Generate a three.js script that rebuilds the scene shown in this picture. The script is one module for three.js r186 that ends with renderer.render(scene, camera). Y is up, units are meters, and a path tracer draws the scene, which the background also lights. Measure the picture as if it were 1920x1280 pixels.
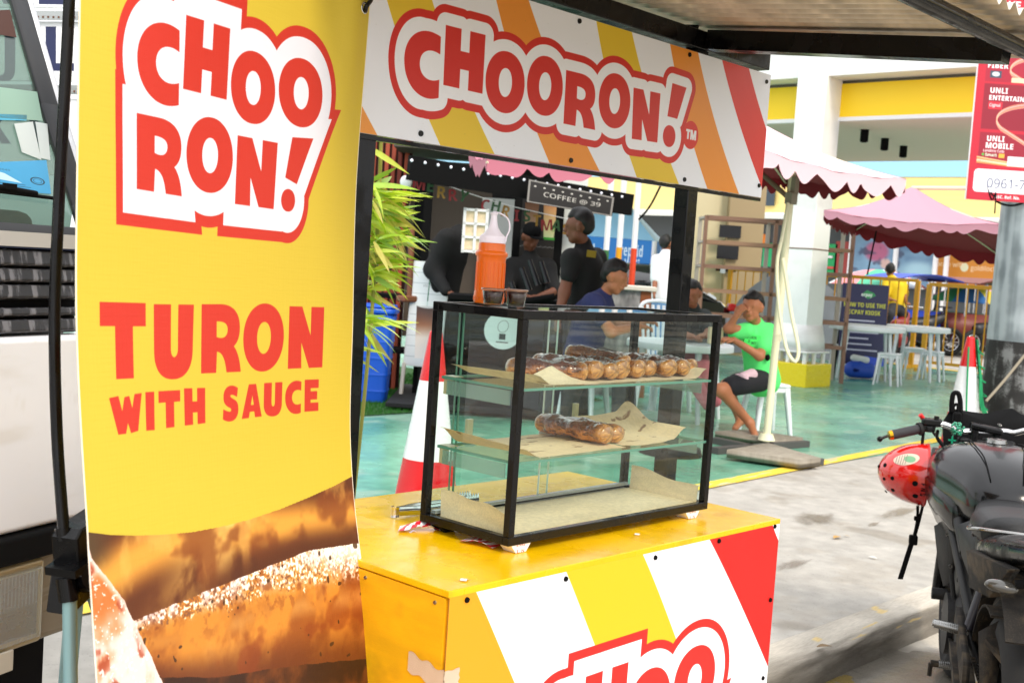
import * as THREE from 'three';
import { RoundedBoxGeometry } from 'three/addons/geometries/RoundedBoxGeometry.js';
import { MarchingCubes } from 'three/addons/objects/MarchingCubes.js';
import { mergeGeometries, mergeVertices } from 'three/addons/utils/BufferGeometryUtils.js';
import { FontLoader } from 'three/addons/loaders/FontLoader.js';
import { TextGeometry } from 'three/addons/geometries/TextGeometry.js';

// ---------------------------------------------------------------- camera, sky, sun, exposure
const scene = new THREE.Scene();
const camera = new THREE.PerspectiveCamera(32.255, 1920 / 1280, 0.05, 300);
camera.position.set(-1.2733, 1.3563, 1.28);
camera.rotation.set(-0.0672, -0.8222, 0.0673, 'YXZ');
camera.focus = 2.35;
camera.userData.fStop = 11;
{
  const W = 256, H = 128, d = new Float32Array(W * H * 4);
  const sd = new THREE.Vector3(-0.45, 0.8, 0.5).normalize();
  for (let j = 0; j < H; j++) for (let i = 0; i < W; i++) {
    const el = ((j + 0.5) / H - 0.5) * Math.PI, az = ((i + 0.5) / W - 0.5) * 2 * Math.PI;
    const x = Math.cos(az) * Math.cos(el), y = Math.sin(el), z = Math.sin(az) * Math.cos(el);
    const c = Math.max(0, x * sd.x + y * sd.y + z * sd.z);
    let l = y > 0 ? 0.95 + 0.35 * y + 0.5 * c * c * c : 0.45;
    l *= 1 + 0.06 * Math.sin(x * 7 + z * 5) * Math.sin(z * 9 - y * 6 + x * 3);
    const k = (j * W + i) * 4;
    d[k] = l * 0.99; d[k + 1] = l; d[k + 2] = l * 1.03; d[k + 3] = 1;
  }
  const t = new THREE.DataTexture(d, W, H, THREE.RGBAFormat, THREE.FloatType);
  t.mapping = THREE.EquirectangularReflectionMapping; t.magFilter = THREE.LinearFilter; t.needsUpdate = true;
  scene.background = t; scene.environment = t;
}
const sun = new THREE.DirectionalLight(0xfff1dc, 1.3);
sun.position.set(-4, 13, 13); sun.target.position.set(0, 0, 0);
sun.castShadow = true; sun.shadow.radius = 24; sun.shadow.mapSize.set(2048, 2048);
Object.assign(sun.shadow.camera, { left: -25, right: 25, top: 25, bottom: -25, near: 0.5, far: 80 });
scene.add(sun, sun.target);
const renderer = new THREE.WebGLRenderer({ antialias: true });
renderer.toneMapping = THREE.LinearToneMapping;
renderer.toneMappingExposure = 1.55;
renderer.shadowMap.enabled = true;
renderer.setSize(1024, 682);

// ---------------------------------------------------------------- helpers
let seed = 7;
const rnd = () => { seed = (seed * 1664525 + 1013904223) >>> 0; return seed / 4294967296; };
const rr = (a, b) => a + (b - a) * rnd();
const V = (a, b, c) => (Array.isArray(a) ? new THREE.Vector3(...a) : new THREE.Vector3(a, b, c));
const lerp = THREE.MathUtils.lerp, clamp = THREE.MathUtils.clamp, sm = (x, a, b) => { const t = clamp((x - a) / (b - a), 0, 1); return t * t * (3 - 2 * t); };
function hash(x, y) { let h = (Math.imul(x, 374761393) + Math.imul(y, 668265263)) | 0; h = Math.imul(h ^ (h >>> 13), 1274126177); return ((h ^ (h >>> 16)) >>> 0) / 4294967296; }
function vn(x, y, p = 0) {                                    // value noise, period p cells (0: none)
  const ix = Math.floor(x), iy = Math.floor(y), fx = x - ix, fy = y - iy, w = (n) => (p ? ((n % p) + p) % p : n);
  const u = fx * fx * (3 - 2 * fx), v = fy * fy * (3 - 2 * fy);
  const a = hash(w(ix), w(iy)), b = hash(w(ix + 1), w(iy)), c = hash(w(ix), w(iy + 1)), d = hash(w(ix + 1), w(iy + 1));
  return a + (b - a) * u + (c - a) * v + (a - b - c + d) * u * v;
}
function fbm(x, y, o = 4, p = 0) { let s = 0, a = 0.5, n = 0; for (let i = 0; i < o; i++) { s += a * vn(x, y, p); n += a; a *= 0.5; x = x * 2 + (p ? 0 : 17.3); y = y * 2 + (p ? 0 : 9.1); p *= 2; } return s / n; }
function vn3(x, y, z) { const k = Math.floor(z), f = z - k, u = f * f * (3 - 2 * f); return lerp(vn(x + k * 37.7, y + k * 11.3), vn(x + (k + 1) * 37.7, y + (k + 1) * 11.3), u); }
const mixc = (a, b, t) => [a[0] + (b[0] - a[0]) * t, a[1] + (b[1] - a[1]) * t, a[2] + (b[2] - a[2]) * t];

function dataTex(w, h, fn, { srgb = true, repeat = true } = {}) {   // fn(u, v) -> [r, g, b] 0..255
  const d = new Uint8Array(w * h * 4);
  for (let j = 0; j < h; j++) for (let i = 0; i < w; i++) {
    const c = fn((i + 0.5) / w, (j + 0.5) / h), k = (j * w + i) * 4;
    if (typeof c === 'number') { d[k] = d[k + 1] = d[k + 2] = clamp(c, 0, 255); } else { d[k] = clamp(c[0], 0, 255); d[k + 1] = clamp(c[1], 0, 255); d[k + 2] = clamp(c[2], 0, 255); }
    d[k + 3] = 255;
  }
  const t = new THREE.DataTexture(d, w, h); t.magFilter = THREE.LinearFilter;
  if (srgb) t.colorSpace = THREE.SRGBColorSpace;
  if (repeat) t.wrapS = t.wrapT = THREE.RepeatWrapping;
  t.needsUpdate = true; return t;
}
function canvasTex(w, h, draw, { srgb = true } = {}) {
  const c = document.createElement('canvas'); c.width = w; c.height = h; const g = c.getContext('2d'); draw(g, w, h);
  const t = new THREE.CanvasTexture(c); if (srgb) t.colorSpace = THREE.SRGBColorSpace; t.anisotropy = 8; return t;
}
function scaled(t, sx, sy) { const c = t.clone(); c.repeat.set(sx, sy); c.needsUpdate = true; return c; }
function mat(color, roughness = 0.6, o = {}) {
  const { phys, ...rest } = o, C = phys || rest.transmission || rest.clearcoat || rest.sheen ? THREE.MeshPhysicalMaterial : THREE.MeshStandardMaterial;
  const { box: bs, ...r2 } = rest, out = new C({ color, roughness, metalness: 0, side: THREE.DoubleSide, ...r2 }); if (bs) out.userData.box = bs; return out;
}
const used = new Map();
function numbered(name) { const n = used.get(name) ?? 0; used.set(name, n + 1); return n ? name + '_' + String(n).padStart(3, '0') : name; }
function tag(o, label, category, group, kind) { o.userData.label = label; if (category) o.userData.category = category; if (group) o.userData.group = group; if (kind) o.userData.kind = kind; return o; }
function thing(name, label, category, pos = [0, 0, 0], turn = 0, group) {
  const o = new THREE.Group(); o.name = numbered(name); o.position.set(...pos); o.rotation.y = turn; scene.add(o); return tag(o, label, category, group);
}
function part(parent, name, geo, m, label) {
  let g = Array.isArray(geo) ? join(geo) : geo; if (m.userData.box) g = planarUV(g, m.userData.box); const o = new THREE.Mesh(g, m); o.name = parent === scene ? numbered(name) : name; o.castShadow = o.receiveShadow = true;
  if (label) o.userData.label = label; parent.add(o); return o;
}
function solo(name, geo, m, label, category, pos = [0, 0, 0], turn = 0, group) { const o = part(scene, name, geo, m); o.position.set(...pos); o.rotation.y = turn; return tag(o, label, category, group); }
function struct(name, geo, m) { const o = part(scene, name, geo, m); o.userData.kind = 'structure'; return o; }
function copyOf(o, pos, turn, label) { const c = o.clone(); c.name = numbered(o.name.replace(/_\d{3}$/, '')); c.userData = { ...o.userData, label }; c.position.set(...pos); c.rotation.y = turn; scene.add(c); return c; }
function clean(g) {
  g = g.index ? g.toNonIndexed() : g;
  for (const k of Object.keys(g.attributes)) if (!['position', 'normal', 'uv'].includes(k)) g.deleteAttribute(k);
  if (!g.attributes.normal) g.computeVertexNormals();
  if (!g.attributes.uv) g.setAttribute('uv', new THREE.BufferAttribute(new Float32Array(g.attributes.position.count * 2), 2));
  g.morphAttributes = {}; return g;
}
const join = (list) => mergeGeometries(list.map(clean));
function at(g, p = [0, 0, 0], r = [0, 0, 0]) { g.applyMatrix4(new THREE.Matrix4().compose(V(p), new THREE.Quaternion().setFromEuler(new THREE.Euler(...r)), V(1, 1, 1))); return g; }
const box = (w, h, d, p, r) => at(new THREE.BoxGeometry(w, h, d), p, r);
const rbox = (w, h, d, rad, p, r, seg = 2) => at(new RoundedBoxGeometry(w, h, d, seg, rad), p, r);
const cyl = (r1, r2, h, p, r, n = 20) => at(new THREE.CylinderGeometry(r1, r2, h, n), p, r);
const ball = (rad, p, s = [1, 1, 1], n = 16) => { const g = new THREE.SphereGeometry(rad, n, Math.max(8, n * 0.7 | 0)); g.scale(...s); return at(g, p); };
function aim(g, p, q) { const a = V(p), b = V(q), d = b.clone().sub(a).normalize(); g.applyMatrix4(new THREE.Matrix4().compose(a.clone().add(b).multiplyScalar(0.5), new THREE.Quaternion().setFromUnitVectors(V(0, 1, 0), d), V(1, 1, 1))); return g; }
const rod = (p, q, r1, r2 = r1, n = 12) => aim(new THREE.CylinderGeometry(r2, r1, V(p).distanceTo(V(q)), n), p, q);
function beam(p, q, w, h = w, up = [0, 1, 0]) {                // square bar from p to q
  const a = V(p), b = V(q), y = b.clone().sub(a), L = y.length(); y.normalize();
  const z = V(up).clone(); z.addScaledVector(y, -z.dot(y)); if (z.lengthSq() < 1e-6) z.set(0, 0, 1).addScaledVector(y, -y.z); z.normalize();
  const x = y.clone().cross(z), g = new THREE.BoxGeometry(w, L, h);
  g.applyMatrix4(new THREE.Matrix4().makeBasis(x, y, z).setPosition(a.add(b).multiplyScalar(0.5))); return g;
}
const curve = (pts) => new THREE.CatmullRomCurve3(pts.map((p) => V(p)));
const tube = (pts, r, n = 40, m = 10) => new THREE.TubeGeometry(curve(pts), n, r, m);
const lathe = (pts, n = 32) => new THREE.LatheGeometry(pts.map(([x, y]) => new THREE.Vector2(x, y)), n);
const ring = (R, r, p, rot, n = 32, m = 10) => at(new THREE.TorusGeometry(R, r, m, n), p, rot);
function prism(pts, depth, bevel = 0) {                        // outline in xy, thickness along z, centred
  const s = new THREE.Shape(pts.map(([x, y]) => new THREE.Vector2(x, y)));
  const g = new THREE.ExtrudeGeometry(s, { depth: Math.max(1e-4, depth - 2 * bevel), bevelEnabled: bevel > 0, bevelSize: bevel, bevelThickness: bevel, bevelOffset: -bevel, bevelSegments: 2, curveSegments: 10 });
  g.translate(0, 0, -depth / 2 + bevel); return g;
}
// thin solid sheet: fn(u, v) -> [x, y, z]; thickness t along the normal
function sheet(fn, nu, nv, t = 0.0006) {
  const P = [], N = [], pos = [], uv = [], idx = [];
  for (let j = 0; j <= nv; j++) for (let i = 0; i <= nu; i++) P.push(V(fn(i / nu, j / nv)));
  const at2 = (i, j) => P[clamp(j, 0, nv) * (nu + 1) + clamp(i, 0, nu)];
  for (let j = 0; j <= nv; j++) for (let i = 0; i <= nu; i++) N.push(at2(i + 1, j).clone().sub(at2(i - 1, j)).cross(at2(i, j + 1).clone().sub(at2(i, j - 1))).normalize());
  const n = P.length;
  for (const s of [0.5, -0.5]) for (let k = 0; k < n; k++) { const p = P[k].clone().addScaledVector(N[k], t * s); pos.push(p.x, p.y, p.z); uv.push((k % (nu + 1)) / nu, Math.floor(k / (nu + 1)) / nv); }
  for (let j = 0; j < nv; j++) for (let i = 0; i < nu; i++) {
    const a = j * (nu + 1) + i, b = a + 1, c = a + nu + 1, d = c + 1;
    idx.push(a, b, d, a, d, c, a + n, d + n, b + n, a + n, c + n, d + n);
  }
  const edge = (a, b) => idx.push(a, a + n, b + n, a, b + n, b);
  for (let i = 0; i < nu; i++) { edge(i + 1, i); edge(nv * (nu + 1) + i, nv * (nu + 1) + i + 1); }
  for (let j = 0; j < nv; j++) { edge(j * (nu + 1), (j + 1) * (nu + 1)); edge((j + 1) * (nu + 1) + nu, j * (nu + 1) + nu); }
  const g = new THREE.BufferGeometry(); g.setAttribute('position', new THREE.Float32BufferAttribute(pos, 3)); g.setAttribute('uv', new THREE.Float32BufferAttribute(uv, 2)); g.setIndex(idx); g.computeVertexNormals(); return g;
}
// loft through closed rings (arrays of equal length), capped
function loft(rings, cap = true) {
  const m = rings[0].length, pos = [], uv = [], idx = [];
  rings.forEach((r, j) => r.forEach((p, i) => { pos.push(...p); uv.push(i / m, j / (rings.length - 1)); }));
  for (let j = 0; j < rings.length - 1; j++) for (let i = 0; i < m; i++) { const a = j * m + i, b = j * m + ((i + 1) % m), c = a + m, d = b + m; idx.push(a, b, d, a, d, c); }
  if (cap) for (const j of [0, rings.length - 1]) {
    const c = [0, 0, 0]; rings[j].forEach((p) => p.forEach((v, k) => (c[k] += v / m))); const k = pos.length / 3; pos.push(...c); uv.push(0.5, j ? 1 : 0);
    for (let i = 0; i < m; i++) { const a = j * m + i, b = j * m + ((i + 1) % m); j ? idx.push(k, a, b) : idx.push(k, b, a); }
  }
  const g = new THREE.BufferGeometry(); g.setAttribute('position', new THREE.Float32BufferAttribute(pos, 3)); g.setAttribute('uv', new THREE.Float32BufferAttribute(uv, 2)); g.setIndex(idx); g.computeVertexNormals(); return g;
}
function planarUV(g, s = 1) {                                  // box-projected uv in metres
  g = clean(g); const p = g.attributes.position, n = g.attributes.normal, u = g.attributes.uv;
  for (let i = 0; i < p.count; i++) { const ax = Math.abs(n.getX(i)), ay = Math.abs(n.getY(i)), az = Math.abs(n.getZ(i)); ay >= ax && ay >= az ? u.setXY(i, p.getX(i) * s, p.getZ(i) * s) : ax > az ? u.setXY(i, p.getZ(i) * s, p.getY(i) * s) : u.setXY(i, p.getX(i) * s, p.getY(i) * s); }
  return g;
}
// smooth union of tapered bones -> one surface.  bone: [a, ra, b, rb]
function blob(bones, cell = 0.014, k = 0.03, pad = 0.03) {
  const lo = V(1e9, 1e9, 1e9), hi = V(-1e9, -1e9, -1e9);
  const B = bones.map(([a, ra, b = a, rb = ra]) => { for (const [p, r] of [[a, ra], [b, rb]]) { lo.min(V(p[0] - r - pad, p[1] - r - pad, p[2] - r - pad)); hi.max(V(p[0] + r + pad, p[1] + r + pad, p[2] + r + pad)); } const d = [b[0] - a[0], b[1] - a[1], b[2] - a[2]]; return [a[0], a[1], a[2], ra, d[0], d[1], d[2], rb - ra, d[0] * d[0] + d[1] * d[1] + d[2] * d[2] || 1e-9]; });
  const size = hi.clone().sub(lo), res = clamp(Math.ceil(Math.max(size.x, size.y, size.z) / cell), 12, 110);
  const mc = new MarchingCubes(res, new THREE.MeshBasicMaterial(), false, false, 120000), c = lo.clone().add(hi).multiplyScalar(0.5), hs = size.multiplyScalar(0.5), half = res / 2;
  let q = 0;
  for (let z = 0; z < res; z++) for (let y = 0; y < res; y++) for (let x = 0; x < res; x++, q++) {
    const X = c.x + ((x - half) / half) * hs.x, Y = c.y + ((y - half) / half) * hs.y, Z = c.z + ((z - half) / half) * hs.z;
    let f = 1e3;
    for (const b of B) {
      const px = X - b[0], py = Y - b[1], pz = Z - b[2]; let t = (px * b[4] + py * b[5] + pz * b[6]) / b[8]; t = t < 0 ? 0 : t > 1 ? 1 : t;
      const ex = px - t * b[4], ey = py - t * b[5], ez = pz - t * b[6], d = Math.sqrt(ex * ex + ey * ey + ez * ez) - b[3] - t * b[7];
      const h = Math.max(k - Math.abs(f - d), 0) / k; f = Math.min(f, d) - h * h * k * 0.25;
    }
    mc.field[q] = -f;
  }
  mc.isolation = 0; mc.update();
  const n = mc.count, pos = new Float32Array(n * 3);
  for (let i = 0; i < n; i++) { pos[i * 3] = c.x + mc.positionArray[i * 3] * hs.x; pos[i * 3 + 1] = c.y + mc.positionArray[i * 3 + 1] * hs.y; pos[i * 3 + 2] = c.z + mc.positionArray[i * 3 + 2] * hs.z; }
  let g = new THREE.BufferGeometry(); g.setAttribute('position', new THREE.BufferAttribute(pos, 3));
  g = mergeVertices(g, 1e-5); g.computeVertexNormals(); return g;
}
const font = await new FontLoader().loadAsync('fonts/droid/droid_sans_bold.typeface.json');

// ---------------------------------------------------------------- lettering of the stall: chunky hand-cut capitals, unit box, y down
const GL = {
  C: 'M1 .03 C.45 -.1 0 .14 0 .5 C0 .86 .45 1.1 1 .97 L1 .69 C.68 .78 .43 .68 .43 .5 C.43 .32 .68 .22 1 .3 Z',
  H: 'M0 0 L.39 0 L.39 .37 L.61 .37 L.61 0 L1 0 L1 1 L.62 1 L.62 .67 L.4 .67 L.4 1 L0 1 Z',
  O: 'M.5 0 C.8 0 1 .22 1 .5 C1 .78 .8 1 .5 1 C.2 1 0 .78 0 .5 C0 .22 .2 0 .5 0 Z M.5 .27 C.4 .27 .33 .37 .33 .5 C.33 .63 .4 .74 .5 .74 C.6 .74 .67 .63 .67 .5 C.67 .37 .6 .27 .5 .27 Z',
  o: 'M.5 0 C.8 0 1 .22 1 .5 C1 .78 .8 1 .5 1 C.2 1 0 .78 0 .5 C0 .22 .2 0 .5 0 Z',
  R: 'M0 0 L.45 0 C.8 0 .98 .12 .98 .34 C.98 .5 .9 .58 .82 .62 C.93 .7 .98 .84 1 1 L.63 1 C.6 .84 .55 .71 .39 .69 L.37 1 L0 1 Z M.38 .25 L.38 .48 C.56 .52 .66 .47 .66 .37 C.66 .28 .56 .25 .38 .25 Z',
  N: 'M0 0 L.36 0 L.62 .47 L.62 0 L1 0 L1 1 L.6 1 L.36 .58 L.38 1 L0 1 Z',
  T: 'M0 0 L1 0 L1 .31 L.71 .31 L.71 1 L.32 1 L.32 .31 L0 .31 Z',
  U: 'M0 0 L.42 0 L.43 .6 C.44 .74 .6 .74 .61 .6 L.6 0 L1 0 L1 .64 C.99 .88 .8 1 .5 1 C.2 1 .02 .88 .01 .64 Z',
  I: 'M0 0 L1 0 L1 1 L0 1 Z',
  W: 'M0 .06 L.28 .03 L.38 .42 L.46 .07 L.61 .05 L.69 .37 L.77 .01 L1 0 L.85 .97 L.62 1 L.54 .73 L.47 1 L.23 1 Z',
  S: 'M.95 .07 C.6 -.06 .05 -.03 .03 .3 C.02 .5 .2 .57 .45 .63 C.6 .67 .55 .76 .4 .74 C.25 .72 .12 .7 .04 .66 L.02 .95 C.4 1.08 1 1.05 1 .68 C1 .48 .85 .42 .58 .36 C.42 .32 .45 .25 .58 .26 C.7 .27 .8 .29 .9 .33 Z',
  A: 'M.34 0 L.7 0 L1 1 L.66 1 L.62 .82 L.4 .82 L.35 1 L0 1 Z M.52 .33 L.6 .62 L.45 .62 Z',
  E: 'M0 0 L1 0 L1 .27 L.43 .27 L.43 .37 L.9 .37 L.9 .63 L.43 .63 L.43 .73 L1 .73 L1 1 L0 1 Z',
};
function glyphPath(ch, q, mx, my, solid) {                            // q: quad [TL, TR, BR, BL] in metres; mx, my: metres -> pixels
  const p = new Path2D(), w = (x, y) => { const u = lerp(q[0], q[2], x), v = lerp(q[1], q[3], x), s = lerp(q[6], q[4], x), t = lerp(q[7], q[5], x); return [mx(lerp(u, s, y)), my(lerp(v, t, y))]; };
  let op = '', n = [];
  for (const tok of (solid ? GL[ch].split('Z')[0] + 'Z' : GL[ch]).match(/[MLCZ]|-?[\d.]+/g)) {
    if (/[MLCZ]/.test(tok)) { op = tok; n = []; if (op === 'Z') p.closePath(); continue; }
    n.push(+tok);
    if (op === 'M' && n.length === 2) { p.moveTo(...w(n[0], n[1])); n = []; }
    if (op === 'L' && n.length === 2) { p.lineTo(...w(n[0], n[1])); n = []; }
    if (op === 'C' && n.length === 6) { p.bezierCurveTo(...w(n[0], n[1]), ...w(n[2], n[3]), ...w(n[4], n[5])); n = []; }
  }
  return p;
}
const bb = (l, r, t, b) => [l, t, r, t, r, b, l, b];
function drawLogo(g, letters, mx, my, s, white, red, joinStyle, RED = '#ee4a35', WHITE = '#fbfbfd') {
  const P = letters.flatMap(([c, q]) => (c === 'C' ? [glyphPath('C', q, mx, my, true), glyphPath('o', q, mx, my, true)] : [glyphPath(c, q, mx, my, true)])), F = letters.map(([c, q]) => glyphPath(c, q, mx, my));
  g.lineJoin = joinStyle; g.miterLimit = 3;
  g.strokeStyle = g.fillStyle = RED; g.lineWidth = red * 2 * s; P.forEach((p) => { g.stroke(p); g.fill(p); });
  g.strokeStyle = g.fillStyle = WHITE; g.lineWidth = white * 2 * s; P.forEach((p) => { g.stroke(p); g.fill(p); });
  g.fillStyle = RED; F.forEach((p) => g.fill(p, 'evenodd'));
}
// the two-line logo, in metres on the banner
const STACKED = [['C', [0.09, 1.636, 0.166, 1.634, 0.171, 1.531, 0.094, 1.53]], ['H', [0.1776, 1.654, 0.271, 1.655, 0.2697, 1.5561, 0.1776, 1.5569]], ['O', bb(0.2776, 0.379, 1.6342, 1.5306)], ['O', bb(0.387, 0.496, 1.6446, 1.5406)],
  ['R', [0.0946, 1.5131, 0.18, 1.512, 0.184, 1.4142, 0.099, 1.4169]], ['O', bb(0.19, 0.2885, 1.5273, 1.4235)], ['N', [0.2973, 1.51, 0.3898, 1.5101, 0.3856, 1.411, 0.296, 1.4122]],
  ['I', [0.4244, 1.523, 0.4778, 1.5275, 0.4405, 1.453, 0.411, 1.4606]], ['o', bb(0.403, 0.438, 1.444, 1.4096)]];
const INLINE = [['C', [0.178, 1.776, 0.27, 1.775, 0.274, 1.653, 0.186, 1.651]], ['H', [0.281, 1.796, 0.389, 1.797, 0.391, 1.682, 0.284, 1.683]], ['O', bb(0.397, 0.511, 1.776, 1.653)], ['O', bb(0.518, 0.63, 1.787, 1.664)],
  ['R', [0.637, 1.769, 0.738, 1.77, 0.747, 1.656, 0.64, 1.656]], ['O', bb(0.752, 0.865, 1.789, 1.668)], ['N', [0.873, 1.768, 0.976, 1.77, 0.978, 1.656, 0.88, 1.653]],
  ['I', [1.02, 1.801, 1.078, 1.799, 1.05, 1.721, 1.01, 1.722]], ['o', bb(0.998, 1.048, 1.702, 1.651)]];
const TURON = [['T', [0.039, 1.2723, 0.1201, 1.2704, 0.1205, 1.1735, 0.0388, 1.1755]], ['U', [0.1351, 1.2691, 0.2141, 1.268, 0.211, 1.1669, 0.1344, 1.169]], ['R', [0.23, 1.2687, 0.3151, 1.2684, 0.3185, 1.17, 0.23, 1.1723]], ['O', bb(0.3229, 0.4218, 1.2693, 1.1671)], ['N', [0.4341, 1.2647, 0.5286, 1.2627, 0.5283, 1.1653, 0.4344, 1.1679]],
  ['W', [0.0511, 1.1552, 0.1107, 1.154, 0.1107, 1.1042, 0.0511, 1.1052]], ['I', [0.1175, 1.1545, 0.1345, 1.154, 0.1334, 1.1038, 0.117, 1.1045]], ['T', [0.1426, 1.1539, 0.1861, 1.1523, 0.1857, 1.1036, 0.1422, 1.1041]], ['H', [0.194, 1.1541, 0.2388, 1.1518, 0.2386, 1.1024, 0.1945, 1.1033]],
  ['S', [0.2788, 1.1518, 0.3143, 1.1499, 0.3134, 1.0993, 0.2768, 1.1014]], ['A', [0.3216, 1.15, 0.37, 1.1495, 0.37, 1.0997, 0.3216, 1.1005]], ['U', [0.3752, 1.1496, 0.4215, 1.148, 0.4205, 1.0956, 0.3739, 1.0988]], ['C', [0.4292, 1.1489, 0.4717, 1.1469, 0.4712, 1.0949, 0.4292, 1.0978]], ['E', [0.4806, 1.1478, 0.5195, 1.1463, 0.52, 1.0951, 0.4813, 1.097]]];
const speckle = (g, w, h, n, a) => { for (let i = 0; i < n; i++) { g.fillStyle = `rgba(${rnd() < 0.5 ? '30,20,10' : '255,255,240'},${rnd() * a})`; g.fillRect(rnd() * w, rnd() * h, 1 + rnd() * 2, 1 + rnd() * 2); } };

// ---------------------------------------------------------------- shared materials
const T = {};
T.grain = dataTex(512, 512, (u, v) => 128 + 110 * (fbm(u * 24, v * 24, 5, 24) - 0.5) + 46 * (hash(u * 512 | 0, v * 512 | 0) - 0.5), { srgb: false });
T.rough = dataTex(256, 256, (u, v) => 120 + 220 * (fbm(u * 6, v * 6, 5, 6) - 0.4), { srgb: false });
T.concrete = dataTex(1024, 1024, (u, v) => {
  const big = fbm(u * 4, v * 4, 5, 4), fine = fbm(u * 60, v * 60, 3, 60), st = fbm(u * 9 + 40, v * 9, 4, 9), pit = hash(u * 1024 | 0, v * 1024 | 0);
  let c = mixc([158, 154, 146], [177, 173, 165], sm(big, 0.3, 0.7)); c = mixc(c, [128, 120, 107], 0.5 * sm(st, 0.68, 0.78)); c = mixc(c, [154, 146, 133], 0.35 * sm(fbm(u * 22 + 3, v * 22, 4, 22), 0.55, 0.7)); const k = 0.9 + 0.18 * fine - (pit > 0.985 ? 0.16 : 0);
  return c.map((x) => x * k);
});
T.court = dataTex(1024, 1024, (u, v) => {
  const big = fbm(u * 5, v * 5, 5, 5), mid = fbm(u * 14, v * 22, 4, 14), fine = fbm(u * 90, v * 90, 2, 90);
  let c = mixc([88, 150, 126], [120, 180, 152], sm(big, 0.3, 0.72)); c = mixc(c, [170, 192, 168], 0.55 * sm(mid, 0.58, 0.75)); c = mixc(c, [62, 116, 98], 0.4 * sm(fbm(u * 7 + 9, v * 7 + 3, 4, 7), 0.58, 0.8));
  return c.map((x) => x * (0.92 + 0.16 * fine));
});
T.kraft = dataTex(512, 512, (u, v) => { const f = fbm(u * 90, v * 30, 3, 30), g = fbm(u * 5, v * 5, 4, 5), k = 0.9 + 0.14 * f + 0.12 * (g - 0.5); return [232 * k, 211 * k, 178 * k]; });
T.wear = dataTex(512, 512, (u, v) => { const f = fbm(u * 8, v * 8, 5, 8), s = fbm(u * 70, v * 8, 3, 8); return 60 + 170 * sm(f, 0.3, 0.75) + 40 * s; }, { srgb: false });
const M = {
  black: mat(0x0a0a0b, 0.55, { phys: true, specularIntensity: 0.55, box: 3, roughnessMap: scaled(T.wear, 1, 1) }),
  blackMatt: mat(0x060607, 0.8, { phys: true, specularIntensity: 0.35 }), blackGloss: mat(0x060608, 0.2, { clearcoat: 0.25, clearcoatRoughness: 0.05, specularIntensity: 0.6 }), rubber: mat(0x1b1b1b, 0.85, { bumpMap: scaled(T.grain, 3, 3), bumpScale: 0.0008 }),
  white: mat(0xe9e9ea, 0.5), plastic: mat(0xe6ebf0, 0.38, { bumpMap: scaled(T.grain, 2, 2), bumpScale: 0.0003 }), chrome: mat(0xd8d8d8, 0.14, { metalness: 1 }), steel: mat(0x9a9a98, 0.4, { metalness: 0.9, roughnessMap: T.wear }),
  galv: mat(0xa7abab, 0.5, { metalness: 0.35, roughnessMap: T.wear }), rust: mat(0x6a4632, 0.85, { bumpMap: scaled(T.grain, 4, 4), bumpScale: 0.0008 }), red: mat(0xcf1414, 0.5), yellow: mat(0xf0b400, 0.5),
  glass: mat(0xf1faf6, 0.015, { transmission: 1, thickness: 0, ior: 1.5, specularIntensity: 1 }), glassEdge: mat(0x6fa792, 0.2, { transmission: 0.35, thickness: 0 }), kraft: mat(0xffffff, 0.85, { map: T.kraft, bumpMap: T.grain, bumpScale: 0.0002 }),
  skin: mat(0x8f5638, 0.55), skinDark: mat(0x70422c, 0.58), hair: mat(0x0c0a09, 0.6), cream: mat(0xe6e3c0, 0.45), gold: mat(0xd8a02a, 0.25, { metalness: 1 }),
};

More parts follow.
